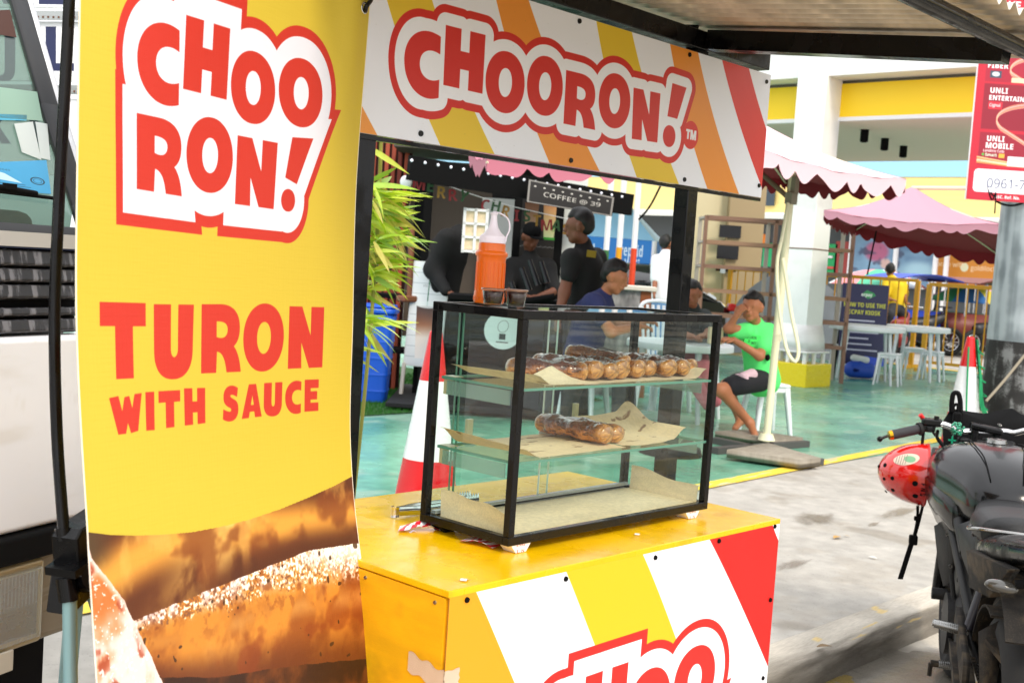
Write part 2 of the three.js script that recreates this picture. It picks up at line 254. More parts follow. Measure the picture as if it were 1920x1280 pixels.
// ---------------------------------------------------------------- ground, road, kerb, painted court
{
  const flat = (x0, x1, z0, z1, y, nx = 1, nz = 1) => { const g = new THREE.PlaneGeometry(x1 - x0, z1 - z0, nx, nz).rotateX(-Math.PI / 2).translate((x0 + x1) / 2, y, (z0 + z1) / 2); return planarUV(g); };
  struct('ground', flat(-150, 150, -150, 150, -0.16), mat(0x8d887d, 0.9, { map: scaled(T.concrete, 0.11, 0.11) }));
  const wet = dataTex(512, 512, (u, v) => { const f = fbm(u * 5, v * 5, 5, 5); return lerp(30, 215, sm(f, 0.44, 0.54)); }, { srgb: false });
  const roadC = dataTex(1024, 1024, (u, v) => { const f = fbm(u * 5, v * 5, 5, 5), k = lerp(0.62, 1, sm(f, 0.44, 0.54)), b = fbm(u * 12, v * 12, 5, 12), fine = hash(u * 1024 | 0, v * 1024 | 0); let c = mixc([152, 144, 130], [204, 197, 184], b); if (fbm(u * 20 + 5, v * 20, 3, 20) > 0.74) c = mixc(c, [212, 172, 60], 0.6); return c.map((x) => x * k * (0.94 + 0.1 * fine)); });
  struct('road', flat(-60, 60, -0.79, 30, -0.122), mat(0xffffff, 1, { map: scaled(roadC, 0.28, 0.28), roughnessMap: scaled(wet, 0.28, 0.28), bumpMap: scaled(T.grain, 1.3, 1.3), bumpScale: 0.002 }));
  const pm = mat(0xffffff, 0.82, { map: scaled(T.concrete, 0.23, 0.23), bumpMap: scaled(T.grain, 1.1, 1.1), bumpScale: 0.003 });
  struct('pavement', flat(-60, 60, -60, -0.9, 0), pm);
  // rounded, worn kerb
  const prof = [[-0.735, -0.16], [-0.738, -0.1], [-0.742, -0.05], [-0.752, -0.02], [-0.772, -0.004], [-0.8, 0.001], [-0.9, 0.001]], n = 260;
  const g = sheet((u, v) => { const x = lerp(-8, 14, u), k = v * 6, i = Math.min(5, Math.floor(k)), f = k - i, z = lerp(prof[i][0], prof[i + 1][0], f), y = lerp(prof[i][1], prof[i + 1][1], f); const w = i < 5 ? 1 : 1 - f; return [x, y + w * 0.014 * (fbm(x * 4, v * 5 + 3, 4) - 0.55), z + w * 0.03 * (fbm(x * 3, v * 4, 4) - 0.5)]; }, n, 24, 0.004);
  const kerbT = dataTex(1024, 256, (u, v) => { const b = fbm(u * 60, v * 4, 5), f = hash(u * 1024 | 0, v * 256 | 0), d = sm(v, 0.75, 0.15); let c = mixc([186, 179, 166], [92, 86, 77], clamp(d * 0.85 + (b - 0.5) * 1.1, 0, 1)); if (v > 0.4 && fbm(u * 120 + 4, v * 7, 4) > 0.76) c = mixc(c, [216, 180, 96], 0.55); return c.map((x) => x * (0.92 + 0.14 * f)); });
  struct('kerb', g, mat(0xffffff, 0.85, { map: kerbT, bumpMap: scaled(T.grain, 30, 1), bumpScale: 0.003 }));
  struct('painted_court', flat(-10, 18.6, -16, -2.93, 0.004), mat(0xffffff, 0.5, { map: scaled(T.court, 0.17, 0.17), roughnessMap: scaled(T.rough, 0.3, 0.3), bumpMap: scaled(T.grain, 0.8, 0.8), bumpScale: 0.002 }));
  const lineT = dataTex(512, 64, (u, v) => { const f = fbm(u * 50, v * 4, 4); return f > 0.66 ? [196, 184, 150] : [238, 204, 62].map((x) => x * (0.9 + 0.2 * f)); });
  const lg = clean(new THREE.PlaneGeometry(10.5, 0.12).rotateX(-Math.PI / 2)); at(lg, [4.3, 0.008, -2.84], [0, 0.053, 0]);
  struct('yellow_line', lg, mat(0xffffff, 0.7, { map: lineT }));
  struct('far_yellow_line', at(clean(new THREE.PlaneGeometry(0.22, 13).rotateX(-Math.PI / 2)), [18.72, 0.01, -9.5]), mat(0xe8c63c, 0.7));
  const patchA = dataTex(128, 128, (u, v) => { const r = Math.hypot((u - 0.5) * 2, (v - 0.5) * 2) + 0.9 * (fbm(u * 5, v * 5, 4) - 0.5); return 190 * sm(r, 0.95, 0.15) * (0.6 + 0.4 * fbm(u * 14, v * 14, 3)); }, { srgb: false, repeat: false });
  const stain = (n, p, w, d, c, r, rot) => struct(n, at(clean(new THREE.PlaneGeometry(w, d).rotateX(-Math.PI / 2)), p, [0, rot, 0]), mat(c, r, { alphaMap: patchA, transparent: true }));
  for (const [p, s, c, l] of [[[4.519, 0, -1.638], 0.035, 0xb08a50, 'small dry leaf on the pavement right of the counter'], [[4.606, 0, -1.627], 0.016, 0xa89a86, 'tiny crumpled scrap beside the dry leaf on the pavement'], [[4.261, 0, -1.308], 0.02, 0xdedad2, 'white scrap on the pavement halfway to the motorcycle'], [[2.732, 0, -0.751], 0.03, 0x7a6446, 'brown leaf lying on the kerb near the counter']]) solo(l.includes('scrap') ? 'paper_scrap' : 'fallen_leaf', sheet((u, v) => [(u - 0.5) * s * 2.2, 0.006 + 0.2 * s * Math.sin(u * 3), (v - 0.5) * s * Math.sin(Math.PI * clamp(u, 0.06, 0.94))], 8, 4, 0.0006), mat(c, 0.8), l, l.includes('scrap') ? 'paper scrap' : 'leaf', [p[0], 0.002, p[2]], s * 90);
  stain('damp_patch', [[4.871, 0, -1.94][0], 0.004, [4.871, 0, -1.94][2]], 0.55, 0.3, 0x7c7160, 0.5, 0.3); stain('damp_patch', [[5.553, 0, -1.758][0], 0.004, [5.553, 0, -1.758][2]], 0.7, 0.16, 0x8a7f6c, 0.6, 0.1); stain('damp_patch', [[5.062, 0, -1.691][0], 0.0045, [5.062, 0, -1.691][2]], 0.25, 0.06, 0x857a68, 0.5, 0.2); stain('damp_patch', [[3.778, 0, -1.472][0], 0.004, [3.778, 0, -1.472][2]], 0.4, 0.12, 0x80766a, 0.7, 0.1);
  // dirt patch and leaf litter stains are in the maps; artificial grass by the coffee kiosk
  struct('grass_mat', flat(2.6, 8.2, -9.6, -6.17, 0.012), mat(0x2c5a1e, 0.95, { bumpMap: scaled(T.grain, 4, 4), bumpScale: 0.01 }));
  const blade = new THREE.ConeGeometry(0.0035, 0.035, 3); const N = 26000, im = new THREE.InstancedMesh(blade, mat(0x3d7a26, 0.8), N), m4 = new THREE.Matrix4(), c = new THREE.Color();
  for (let i = 0; i < N; i++) { m4.compose(V(rr(2.7, 8.2), 0.025, rr(-8.6, -6.17)), new THREE.Quaternion().setFromEuler(new THREE.Euler(rr(-0.6, 0.6), 0, rr(-0.6, 0.6))), V(1, rr(0.6, 1.2), 1)); im.setMatrixAt(i, m4); im.setColorAt(i, c.setHSL(0.27 + rr(-0.02, 0.03), 0.55, rr(0.3, 0.62))); }
  im.name = 'artificial_grass'; im.castShadow = im.receiveShadow = true; scene.add(im); tag(im, 'dark green artificial grass in front of the coffee kiosk', 'grass', null, 'stuff');
}

// ---------------------------------------------------------------- the stall frame, roof and long sign
const SIGN = { x0: -0.16, x1: 1.452, y0: 1.568, y1: 1.889, z: -0.391 };
{
  const f = thing('stall_frame', 'black square tube frame that carries the long sign and the corrugated roof', 'stall frame', [0, 0, 0]);
  const post = (x, y0, y1) => rbox(0.042, y1 - y0, 0.042, 0.003, [x, (y0 + y1) / 2, -0.417]);
  part(f, 'post', post(0.112, 0.843, 1.9), M.black); part(f, 'post', post(1.147, -0.12, 1.9), M.black);
  part(f, 'crossbeam', rbox(1.62, 0.045, 0.045, 0.003, [0.64, 1.923, -0.417]), M.black);
  part(f, 'crossbeam', rbox(1.6, 0.03, 0.03, 0.003, [0.64, 1.6, -0.4115]), M.black);
  part(f, 'side_rail', beam([1.165, 1.925, -0.39], [1.165, 1.848, 0.33], 0.045, 0.046), M.black);
  part(f, 'side_rail', beam([-0.1, 1.925, -0.39], [-0.1, 1.848, 0.33], 0.045, 0.046), M.black);
  part(f, 'rafter', beam([1.165, 1.97, -0.44], [1.165, 2.02, -0.9], 0.03), M.black); part(f, 'rafter', beam([-0.1, 1.97, -0.44], [-0.1, 2.02, -0.9], 0.03), M.black);
  part(f, 'front_tube', rod([-0.2, 1.8545, 0.352], [1.5, 1.8545, 0.352], 0.0165), M.black);
  // corrugated steel: ridges run front to back, the sheet falls towards the front
  const roofT = dataTex(512, 512, (u, v) => { const f1 = fbm(u * 10, v * 40, 4, 10), r = fbm(u * 5 + 3, v * 5, 4, 5); return mixc([206, 196, 178].map((x) => x * (0.8 + 0.35 * f1)), [176, 128, 92], 0.5 * sm(r, 0.5, 0.75)); });
  const ry = (z) => 1.958 - 0.1 * (z + 0.41);
  const roof = thing('corrugated_roof', 'corrugated metal roof sheet sloping over the long stall sign', 'roof sheet', [0, 0, 0]);
  part(roof, 'roof_sheet', sheet((u, v) => { const x = lerp(-0.2, 1.52, u), z = lerp(-1.0, 0.415, v); return [x, ry(z) + 0.012 + 0.009 * Math.sin((x / 0.05) * Math.PI * 2), z]; }, 620, 8, 0.0012), mat(0xffffff, 0.42, { map: roofT, metalness: 0.25 }));
  // the sign: printed aluminium panel
  const S = 2048 / (SIGN.x1 - SIGN.x0), tx = canvasTex(2048, 408, (g, w, h) => {
    const mx = (x) => (x - SIGN.x0) * S, my = (y) => (SIGN.y1 - y) * S; g.fillStyle = '#f2f5fb'; g.fillRect(0, 0, w, h);
    const st = (a, b, c, d, col) => { g.fillStyle = col; g.beginPath(); g.moveTo(mx(a), my(1.889)); g.quadraticCurveTo(mx((a + b) / 2 - 0.03), my(1.728), mx(b), my(1.567)); g.lineTo(mx(d), my(1.567)); g.quadraticCurveTo(mx((c + d) / 2 - 0.03), my(1.728), mx(c), my(1.889)); g.fill(); };
    st(-0.2, 0.0, -0.09, 0.129, '#ee9a3c'); st(0.098, 0.287, 0.212, 0.437, '#e8c42f'); st(0.404, 0.605, 0.506, 0.774, '#ef9532'); st(0.725, 0.91, 0.852, 1.078, '#e8c42f'); st(0.999, 1.2, 1.115, 1.345, '#ef9532'); st(1.22, 1.478, 1.344, 1.62, '#df352c');
    drawLogo(g, INLINE, mx, my, S, 0.0235, 0.0385, 'round', '#d3281c', '#f6f8fc');
    g.fillStyle = '#dc2d1f'; g.beginPath(); g.ellipse(mx(1.11), my(1.69), 0.033 * S, 0.034 * S, 0, 0, 7); g.fill();
    g.fillStyle = '#f3f3f4'; g.font = 'bold 38px sans-serif'; g.textAlign = 'center'; g.textBaseline = 'middle'; g.strokeStyle = '#f3f3f4'; g.lineWidth = 3; g.fillText('TM', mx(1.113), my(1.691)); g.strokeText('TM', mx(1.113), my(1.691));
    speckle(g, w, h, 500, 0.12);
  });
  const sg = thing('long_sign', 'long white sign with orange and yellow stripes reading CHOORON, above the counter', 'sign', [0, 0, SIGN.z]);
  const w = SIGN.x1 - SIGN.x0, h = SIGN.y1 - SIGN.y0, cx = (SIGN.x0 + SIGN.x1) / 2, cy = (SIGN.y0 + SIGN.y1) / 2;
  part(sg, 'panel', rbox(w, h, 0.004, 0.0015, [cx, cy, -0.0025], [0, 0, 0], 1), mat(0xc9c9c9, 0.5));
  part(sg, 'print', at(new THREE.PlaneGeometry(w - 0.002, h - 0.002), [cx, cy, 0.0003]), mat(0xffffff, 0.38, { map: tx, bumpMap: scaled(T.grain, 3, 1), bumpScale: 0.0002 }));
  part(sg, 'edge_trim', box(w - 0.004, 0.008, 0.012, [cx, SIGN.y0 - 0.005, -0.006]), M.black);
  for (const [x, y] of [[0.668, 1.877], [1.079, 1.877], [1.431, 1.868], [0.234, 1.585], [0.672, 1.582], [1.097, 1.582], [1.435, 1.599], [0.24, 1.877], [-0.13, 1.877], [-0.13, 1.582]]) part(sg, 'screw', cyl(0.0052, 0.0058, 0.003, [x, y, 0.0018], [Math.PI / 2, 0, 0], 14), M.black);
}

// ---------------------------------------------------------------- counter
const CT = 0.84;
{
  const c = thing('counter', 'yellow plywood counter with a striped CHOORON print on its front', 'counter', [0, 0, 0]);
  const ply = dataTex(1024, 512, (u, v) => {
    const gr = fbm(u * 70, v * 5, 4, 5), b = fbm(u * 5, v * 5, 4, 5), sc = fbm(u * 16 + 2, v * 60, 3, 16), k = 0.95 + 0.1 * gr * b + 0.03 * (hash(u * 1024 | 0, v * 512 | 0) - 0.5); let col = mixc([250, 192, 4], [255, 212, 10], b); if (sc > 0.72) col = mixc(col, [196, 138, 20], (sc - 0.72) * 1.6);
    const d = fbm(u * 11 + 7, v * 11 + 1, 4, 11); col = mixc(col, [170, 122, 20], 0.22 * sm(d, 0.7, 0.84)); return col.map((x) => x * k);
  });
  const pm = mat(0xffffff, 0.4, { map: scaled(ply, 1, 1), roughnessMap: scaled(T.wear, 1.5, 1.5), bumpMap: scaled(T.grain, 2, 2), bumpScale: 0.0012 });
  const sideT = dataTex(512, 512, (u, v) => { const gr = fbm(u * 9, v * 50, 4, 9), b = fbm(u * 4 + 3, v * 4, 4, 4), d = fbm(u * 9, v * 9 + 5, 4, 9); let col = mixc([240, 178, 10], [252, 194, 18], b); col = mixc(col, [176, 124, 24], 0.4 * sm(d, 0.64, 0.82)); return col.map((x) => x * (0.9 + 0.16 * gr)); });
  const sm2 = mat(0xffffff, 0.5, { map: sideT, bumpMap: scaled(T.grain, 2, 2), bumpScale: 0.0012 });
  part(c, 'counter_top', planarUV(rbox(1.0, 0.012, 0.61, 0.002, [0.5, CT - 0.006, -0.305]), 1), pm);
  part(c, 'side_panel', planarUV(box(0.012, 0.946, 0.594, [0.006, 0.353, -0.305]), 1), sm2); part(c, 'side_panel', planarUV(box(0.012, 0.946, 0.594, [0.994, 0.353, -0.305]), 1), sm2);
  part(c, 'back_rail', planarUV(box(0.974, 0.1, 0.012, [0.5, 0.776, -0.598]), 1), sm2); part(c, 'bottom_shelf', planarUV(box(0.974, 0.012, 0.58, [0.5, 0.02, -0.3]), 1), sm2);
  part(c, 'frame_leg', box(0.03, 0.94, 0.03, [0.03, 0.35, -0.56]), M.rust); part(c, 'frame_leg', box(0.03, 0.94, 0.03, [0.97, 0.35, -0.56]), M.rust);
  const tx = canvasTex(1100, 1034, (g, w, h) => {
    const S = 1100, mx = (x) => x * S, my = (y) => (0.838 - y) * S; g.fillStyle = '#fbfbff'; g.fillRect(0, 0, w, h);
    const st = (pl, pr, col) => { g.fillStyle = col; g.beginPath(); g.moveTo(mx(pl[0]), my(pl[1])); g.quadraticCurveTo(mx(pl[2]), my(pl[3]), mx(pl[4]), my(pl[5])); g.lineTo(mx(pr[4]), my(pr[5])); g.quadraticCurveTo(mx(pr[2]), my(pr[3]), mx(pr[0]), my(pr[1])); g.fill(); };
    st([-0.3, 0.84, -0.2, 0.4, 0.1, -0.11], [0.052, 0.84, 0.2, 0.61, 0.62, -0.11], '#f0a018'); st([0.274, 0.84, 0.42, 0.62, 0.86, -0.11], [0.494, 0.84, 0.64, 0.66, 1.1, -0.11], '#e2be1a'); st([0.716, 0.84, 0.83, 0.72, 1.0, 0.51], [0.962, 0.84, 0.99, 0.8, 1.02, 0.77], '#cd1814');
    const k = 1.344, L = STACKED.map(([ch, q]) => [ch, q.map((v, i) => (i % 2 ? 0.626 + (v - 1.654) * k : 0.483 + (v - 0.271) * k))]);
    drawLogo(g, L, mx, my, S, 0.0365, 0.0535, 'miter', '#d0201a', '#fbfbff'); speckle(g, w, h, 300, 0.1);
  });
  part(c, 'front_panel', box(0.984, 0.94, 0.012, [0.5, 0.355, -0.0075]), mat(0xb8863a, 0.8));
  part(c, 'front_print', at(new THREE.PlaneGeometry(0.996, 0.936), [0.5, 0.37, -0.0002]), mat(0xffffff, 0.35, { map: tx, bumpMap: scaled(T.grain, 2, 2), bumpScale: 0.0002 }));
  for (const [x, y] of [[0.04, 0.82], [0.281, 0.817], [0.542, 0.818], [0.759, 0.822], [0.976, 0.826], [0.983, 0.663], [0.979, 0.49]]) part(c, 'screw', cyl(0.0042, 0.0048, 0.003, [x, y, 0.0014], [Math.PI / 2, 0, 0], 14), M.blackMatt);
  for (const z of [-0.03, -0.2, -0.4]) part(c, 'nail', cyl(0.003, 0.0035, 0.002, [-0.001, 0.815, z], [0, 0, Math.PI / 2], 10), M.steel);
  const tape = mat(0xe4cdb0, 0.6, { transmission: 0.1, bumpMap: scaled(T.grain, 5, 5), bumpScale: 0.001 });
  solo('masking_tape', join([sheet((u, v) => [-0.0012, 0.722 - v * 0.031 - u * 0.01 + 0.003 * Math.sin(u * 14 + v * 3), -0.082 + u * 0.083], 18, 4, 0.0006), sheet((u, v) => [0.0 + u * 0.033 + 0.002 * Math.sin(v * 17), 0.712 - v * 0.033 + 0.001 * Math.sin(u * 9), 0.0008], 8, 6, 0.0006)]), tape, 'strip of creased masking tape round the left front edge of the counter', 'tape');
  // litter on the counter
  const stripe = canvasTex(256, 64, (g, w, h) => { g.fillStyle = '#f5f2ef'; g.fillRect(0, 0, w, h); g.fillStyle = '#d3172a'; for (let i = -1; i < 5; i++) { g.beginPath(); g.moveTo(i * 70, 64); g.lineTo(i * 70 + 34, 64); g.lineTo(i * 70 + 74, 0); g.lineTo(i * 70 + 40, 0); g.fill(); } });
  const pt = mat(0xffffff, 0.35, { map: stripe });
  const crumple = (a, dx, dz, hgt, s) => sheet((u, v) => [a[0] + dx[0] * u + dz[0] * v, CT + 0.003 + hgt * (0.3 + fbm(u * 4 + s, v * 4, 3)) * Math.sin(Math.PI * clamp(u, 0.05, 0.95)), a[2] + dx[2] * u + dz[2] * v], 14, 10, 0.0005);
  solo('packing_tape', crumple([0.185, 0, -0.33], [0.075, 0, 0.035], [0.03, 0, -0.03], 0.012, 3), pt, 'crumpled red and white packing tape left of the glass case', 'packing tape');
  solo('packing_tape', crumple([0.232, 0, -0.215], [0.014, 0, 0.07], [0.04, 0, -0.01], 0.008, 9), pt, 'red and white packing tape folded under the left side of the glass case', 'packing tape');
  const scrap = (p, s, l) => solo('paper_scrap', sheet((u, v) => [u * s, CT + 0.002 + 0.002 * Math.sin(u * 5), v * s * 0.6], 4, 4, 0.0004), M.white, l, 'paper scrap', [p[0], 0, p[2]], rr(0, 3));
  scrap([0.575, 0.84, -0.076], 0.016, 'white paper scrap on the counter in front of the glass case'); scrap([0.216, 0.84, -0.315], 0.012, 'tiny white paper scrap left of the glass case, beside the crumpled tape'); scrap([0.053, 0.84, -0.031], 0.018, 'pale torn sticker remnant near the left front corner of the counter top');
  // steel tongs behind the case
  const tg = thing('tongs', 'steel serving tongs with serrated tips lying behind the glass case', 'tongs', [0, 0, 0]);
  const a = [0.263, 0.85, -0.427], b = [0.467, 0.85, -0.415], arm = (o, dy) => sheet((u, v) => { const w = 0.013 + 0.006 * sm(u, 0.75, 0.85), k = v - 0.5, t = u > 0.82 ? 0.0022 * Math.sin(u * 190) : 0; return [lerp(a[0], b[0], u), CT + 0.004 + (v + (v > 0.9 ? t / w : 0)) * w * 1.5 + dy * sm(u, 0, 0.2), lerp(a[2], b[2], u) + o * sm(u, 0.0, 0.3) + 0.003 * Math.cos(k * 3)]; }, 60, 8, 0.0012);
  part(tg, 'arm', arm(0.012, 0), M.chrome); part(tg, 'arm', arm(-0.012, 0), M.chrome);
  part(tg, 'spring_bend', sheet((u, v) => { const t = (u - 0.5) * Math.PI; return [a[0] - 0.012 * Math.cos(t), CT + 0.004 + v * 0.02, a[2] + 0.001 + 0.008 * Math.sin(t)]; }, 12, 3, 0.0012), M.chrome);
}

// ---------------------------------------------------------------- banner and its stand
{
  const ks = [2.0, 1.5, 1.25, 1.0, 0.7, 0.4, 0.1], s0 = [-0.001, 0.0098, 0.0228, 0.056, 0.0992, 0.138, 0.17], s1 = [-0.0015, -0.0074, 0.0016, 0.016, 0.0783, 0.1336, 0.175], th = 0.2771, W = 0.6148;
  const herm = (s, y) => { let i = 0; while (i < 5 && y < ks[i + 1]) i++; const f = clamp((ks[i] - y) / (ks[i] - ks[i + 1]), 0, 1), p0 = s[Math.max(0, i - 1)], p1 = s[i], p2 = s[i + 1], p3 = s[Math.min(6, i + 2)]; return 0.5 * (2 * p1 + (p2 - p0) * f + (2 * p0 - 5 * p1 + 4 * p2 - p3) * f * f + (3 * p1 - p0 - 3 * p2 + p3) * f * f * f); };
  const surf = (u, y) => { const o = lerp(herm(s0, y), herm(s1, y), u) + 0.006 * Math.sin(u * Math.PI) * Math.sin(y * 5) + 0.0035 * Math.sin(u * 9 - y * 4) * sm(y, 1.2, 1.7) + 0.008 * Math.exp(-(((u - 0.92) / 0.05) ** 2)) * sm(y, 1.5, 1.72); return [-0.0023 - Math.cos(th) * W * (1 - u) + Math.sin(th) * o, y, -0.2719 + Math.sin(th) * W * (1 - u) + Math.cos(th) * o]; };
  const Y1 = 1.772, Y0 = 0.112, tw = 1024, tH = 2048, sx = tw / W, sy = tH / (Y1 - Y0), mx = (x) => x * sx, my = (y) => (Y1 - y) * sy;
  const pw = (tab, x) => { let i = 0; while (i < tab.length - 2 && x > tab[i + 1][0]) i++; const f = (x - tab[i][0]) / (tab[i + 1][0] - tab[i][0]); return lerp(tab[i][1], tab[i + 1][1], f); };
  const edge = [[0, 0.995], [0.04, 0.984], [0.085, 0.9746], [0.14, 0.9655], [0.199, 0.9577], [0.265, 0.9535], [0.33, 0.9523], [0.41, 0.955], [0.485, 0.961], [0.56, 0.969], [0.62, 0.978]], top = [[0, 0.862], [0.07, 0.869], [0.27, 0.8743], [0.47, 0.88], [0.62, 0.865]], bot = [[0, 0.83], [0.1, 0.79], [0.228, 0.7534], [0.392, 0.7237], [0.604, 0.678], [0.62, 0.67]];
  const food = (x, y) => {
    const q = x * 0.8 - y * 0.5, n1 = fbm(x * 22 + 3, y * 12 + 1, 5), n2 = fbm(x * 60 + 5, y * 60, 5), n3 = fbm(x * 250, y * 250, 2), n4 = fbm(q * 20, (x * 0.5 + y) * 13, 5), bl = fbm(x * 13 + 7, y * 17, 4), t = (pw(top, x) - y + 0.003 * (n2 - 0.5)) / (pw(top, x) - pw(bot, x));
    const xs = pw([[-0.98, 0], [-0.9617, 0.006], [-0.9, 0.057], [-0.7786, 0.117], [-0.5, 0.22], [0, 0.4]], -y) + 0.006 * (n2 - 0.5);
    let c;
    if (x < xs) {
      c = mixc([240, 214, 206], [222, 150, 104], sm(n1 + 0.4 * (n2 - 0.5), 0.38, 0.72)); c = mixc(c, [204, 106, 40], sm(y, 0.87, 0.9) * 0.85 * sm(y, 0.95, 0.925)); c = mixc(c, [158, 58, 28], 0.8 * sm(fbm(x * 36 + 9, y * 30, 4), 0.58, 0.7)); if (n3 > 0.74) c = mixc(c, [255, 246, 246], 0.8);
      return mixc(c, [246, 226, 216], 0.8 * sm(xs - x, 0.014, 0.001));
    }
    if (t < 0) {
      const dy = y - pw(top, x), w1 = (dy - 0.062 - 0.02 * Math.sin(x * 9)) / 0.05, w2 = (x - 0.2 - dy * 0.9) / 0.2; // out of focus rolls behind
      c = mixc([84, 38, 14], [206, 140, 58], sm(1 - Math.abs(w1), 0, 0.9)); c = mixc(c, [232, 184, 108], 0.7 * sm(1 - Math.abs(w2), 0.3, 1) * sm(n4, 0.35, 0.6)); c = mixc(c, [112, 52, 18], 0.75 * sm(bl, 0.48, 0.66)); c = mixc(c, [216, 160, 84], 0.5 * sm(n1, 0.52, 0.7)); c = mixc(c, [70, 29, 11], 0.85 * sm(t, -0.3, -0.02) * sm(x, 0.08, 0.32)); c = mixc(c, [70, 58, 40], 0.7 * sm(x, 0.06, 0) * sm(y, 0.93, 0.97));
    } else if (t < 1) {
      c = mixc([188, 118, 44], [136, 70, 24], sm(n4, 0.36, 0.62)); c = mixc(c, [206, 144, 72], 0.5 * sm(n1, 0.55, 0.75)); c = mixc(c, [84, 36, 14], 0.85 * sm(t, 0.6, 1)); c = mixc(c, [112, 50, 20], 0.75 * sm(n2, 0.58, 0.74) * sm(t, 0.75, 0.1));
      const su = sm(t + 0.24 * (n2 - 0.5) - 0.12 * (n1 - 0.5), 0.34 + 0.25 * (x - 0.3), 0.06); c = mixc(c, [214, 186, 194], su * sm(n2 + 0.6 * (n3 - 0.5), 0.28, 0.6)); c = mixc(c, [250, 244, 250], 0.8 * sm(su, 0.2, 0.4) * sm(n3, 0.58, 0.7)); c = mixc(c, [104, 66, 58], 0.75 * sm(su, 0.1, 0.4) * sm(n3, 0.38, 0.26)); c = mixc(c, [118, 48, 18], 0.6 * sm(bl, 0.54, 0.66) * sm(t, 0.2, 0.35)); c = mixc(c, [236, 182, 104], 0.4 * sm(Math.abs(t - 0.46), 0.16, 0) * sm(n4, 0.4, 0.6)); c = mixc(c, [246, 234, 238], sm(x, 0.4, 0.56) * sm(t, 0.24, 0.04) * 0.75);
      if (fbm(x * 70 + 30, y * 70, 2) > 0.82) c = mixc(c, [50, 26, 12], 0.8);
    } else { const s = t - 1; c = mixc([44, 18, 8], [206, 130, 42], sm(s + 0.1 * (n2 - 0.5), 0.14, 0.5)); c = mixc(c, [116, 58, 20], 0.7 * sm(n4, 0.42, 0.66)); if (n3 > 0.74 && s > 0.25) c = mixc(c, [240, 196, 120], 0.8); }
    return [c[0] * 1.1, c[1] * 1.12, c[2] * 1.02];
  };
  const tx = canvasTex(tw, tH, (g, w, h) => {
    g.fillStyle = '#d6ba38'; g.fillRect(0, 0, w, h);
    drawLogo(g, STACKED, mx, my, (sx + sy) / 2, 0.0275, 0.041, 'miter', '#cb3020', '#e9e9f2');
    g.fillStyle = '#cc3120'; for (const [c, q] of TURON) g.fill(glyphPath(c, q, mx, my), 'evenodd');
    const j0 = Math.floor(my(1.0)), im = g.getImageData(0, j0, w, h - j0), d = im.data;
    for (let j = 0; j < h - j0; j++) for (let i = 0; i < w; i++) { const x = i / sx, y = Y1 - (j + j0) / sy; if (y > pw(edge, x)) continue; const c = food(x, y), k = (j * w + i) * 4; d[k] = c[0]; d[k + 1] = c[1]; d[k + 2] = c[2]; }
    g.putImageData(im, 0, j0); g.fillStyle = 'rgba(255,246,230,.9)'; g.fillRect(0, 0, 4, h); g.fillRect(w - 3, 0, 3, h);
  });
  const weave = dataTex(256, 256, (u, v) => 128 + 60 * (fbm(u * 4, v * 4, 4, 4) - 0.5) + 70 * (fbm(u * 8, v * 128, 2, 8) - 0.5) + 40 * (fbm(u * 128, v * 16, 2, 16) - 0.5), { srgb: false });
  const b = thing('banner', 'tall yellow vinyl banner reading CHOO RON and TURON WITH SAUCE', 'banner', [0, 0, 0]);
  const bm = mat(0xffffff, 0.5, { map: tx, bumpMap: scaled(weave, 3, 6), bumpScale: 0.0006 });
  part(b, 'vinyl_sheet', sheet((u, v) => surf(u, lerp(Y0, Y1, v)), 40, 110, 0.0007), bm);
  const gp = surf(0.963, 1.754), gl = surf(0.03, 1.752); part(b, 'grommet', ring(0.008, 0.0022, [gp[0], gp[1], gp[2] + 0.0015], [0, th, 0]), M.chrome); part(b, 'grommet', ring(0.008, 0.0022, [gl[0], gl[1], gl[2] + 0.0015], [0, th, 0]), M.chrome);
  const st = thing('banner_stand', 'black banner stand with a bowed pole and pale blue legs behind the banner', 'banner stand', [0, 0, 0]);
  const P1 = [-0.453, 1.785, -0.412], P2 = [-0.455, 1.693, -0.405], P3 = [-0.467, 1.382, -0.387], P4 = [-0.471, 1.227, -0.377], P5 = [-0.469, 1.057, -0.358], P6 = [-0.468, 0.925, -0.328];
  part(st, 'pole', tube([P1, P2, P3, P4, P5, P6], 0.0085, 60), M.black); part(st, 'pole_sleeve', rod([-0.468, 0.929, -0.329], [-0.467, 0.912, -0.326], 0.0125), M.black);
  const h0 = [-0.437, 0.884, -0.335]; part(st, 'hub', [at(prism([[-0.042, 0.035], [-0.03, 0.047], [0.04, 0.06], [0.075, 0.05], [0.075, -0.05], [0.02, -0.055], [-0.048, -0.075], [-0.036, 0]], 0.045, 0.004), h0, [0, 0.5, 0.02])], M.black); part(st, 'hub_collar', [cyl(0.024, 0.024, 0.05, [-0.438, 0.859, -0.305], [1.3, 0.4, 0]), box(0.07, 0.012, 0.05, [-0.457, 0.88, -0.312], [0, 0.5, 0.2])], M.black);
  const pb = mat(0x8fb4b6, 0.35, { metalness: 0.3 }), l1 = [-0.47, 0.861, -0.31], l1b = [-0.467, 0.828, -0.303], l1e = [-0.455, 0.599, -0.239], l2 = [-0.433, 0.822, -0.354], l2e = [-0.372, 0.543, -0.541], l3e = [-0.033, 0.569, -0.547];
  part(st, 'leg_socket', rod(l1, l1b, 0.015), M.black); part(st, 'leg', rod(l1b, [l1e[0], 0, l1e[2]], 0.0105), pb); part(st, 'leg', beam(l2, [l2e[0], 0, l2e[2]], 0.024, 0.014), pb); part(st, 'leg', rod(h0, [l3e[0], 0, l3e[2]], 0.0105), pb);
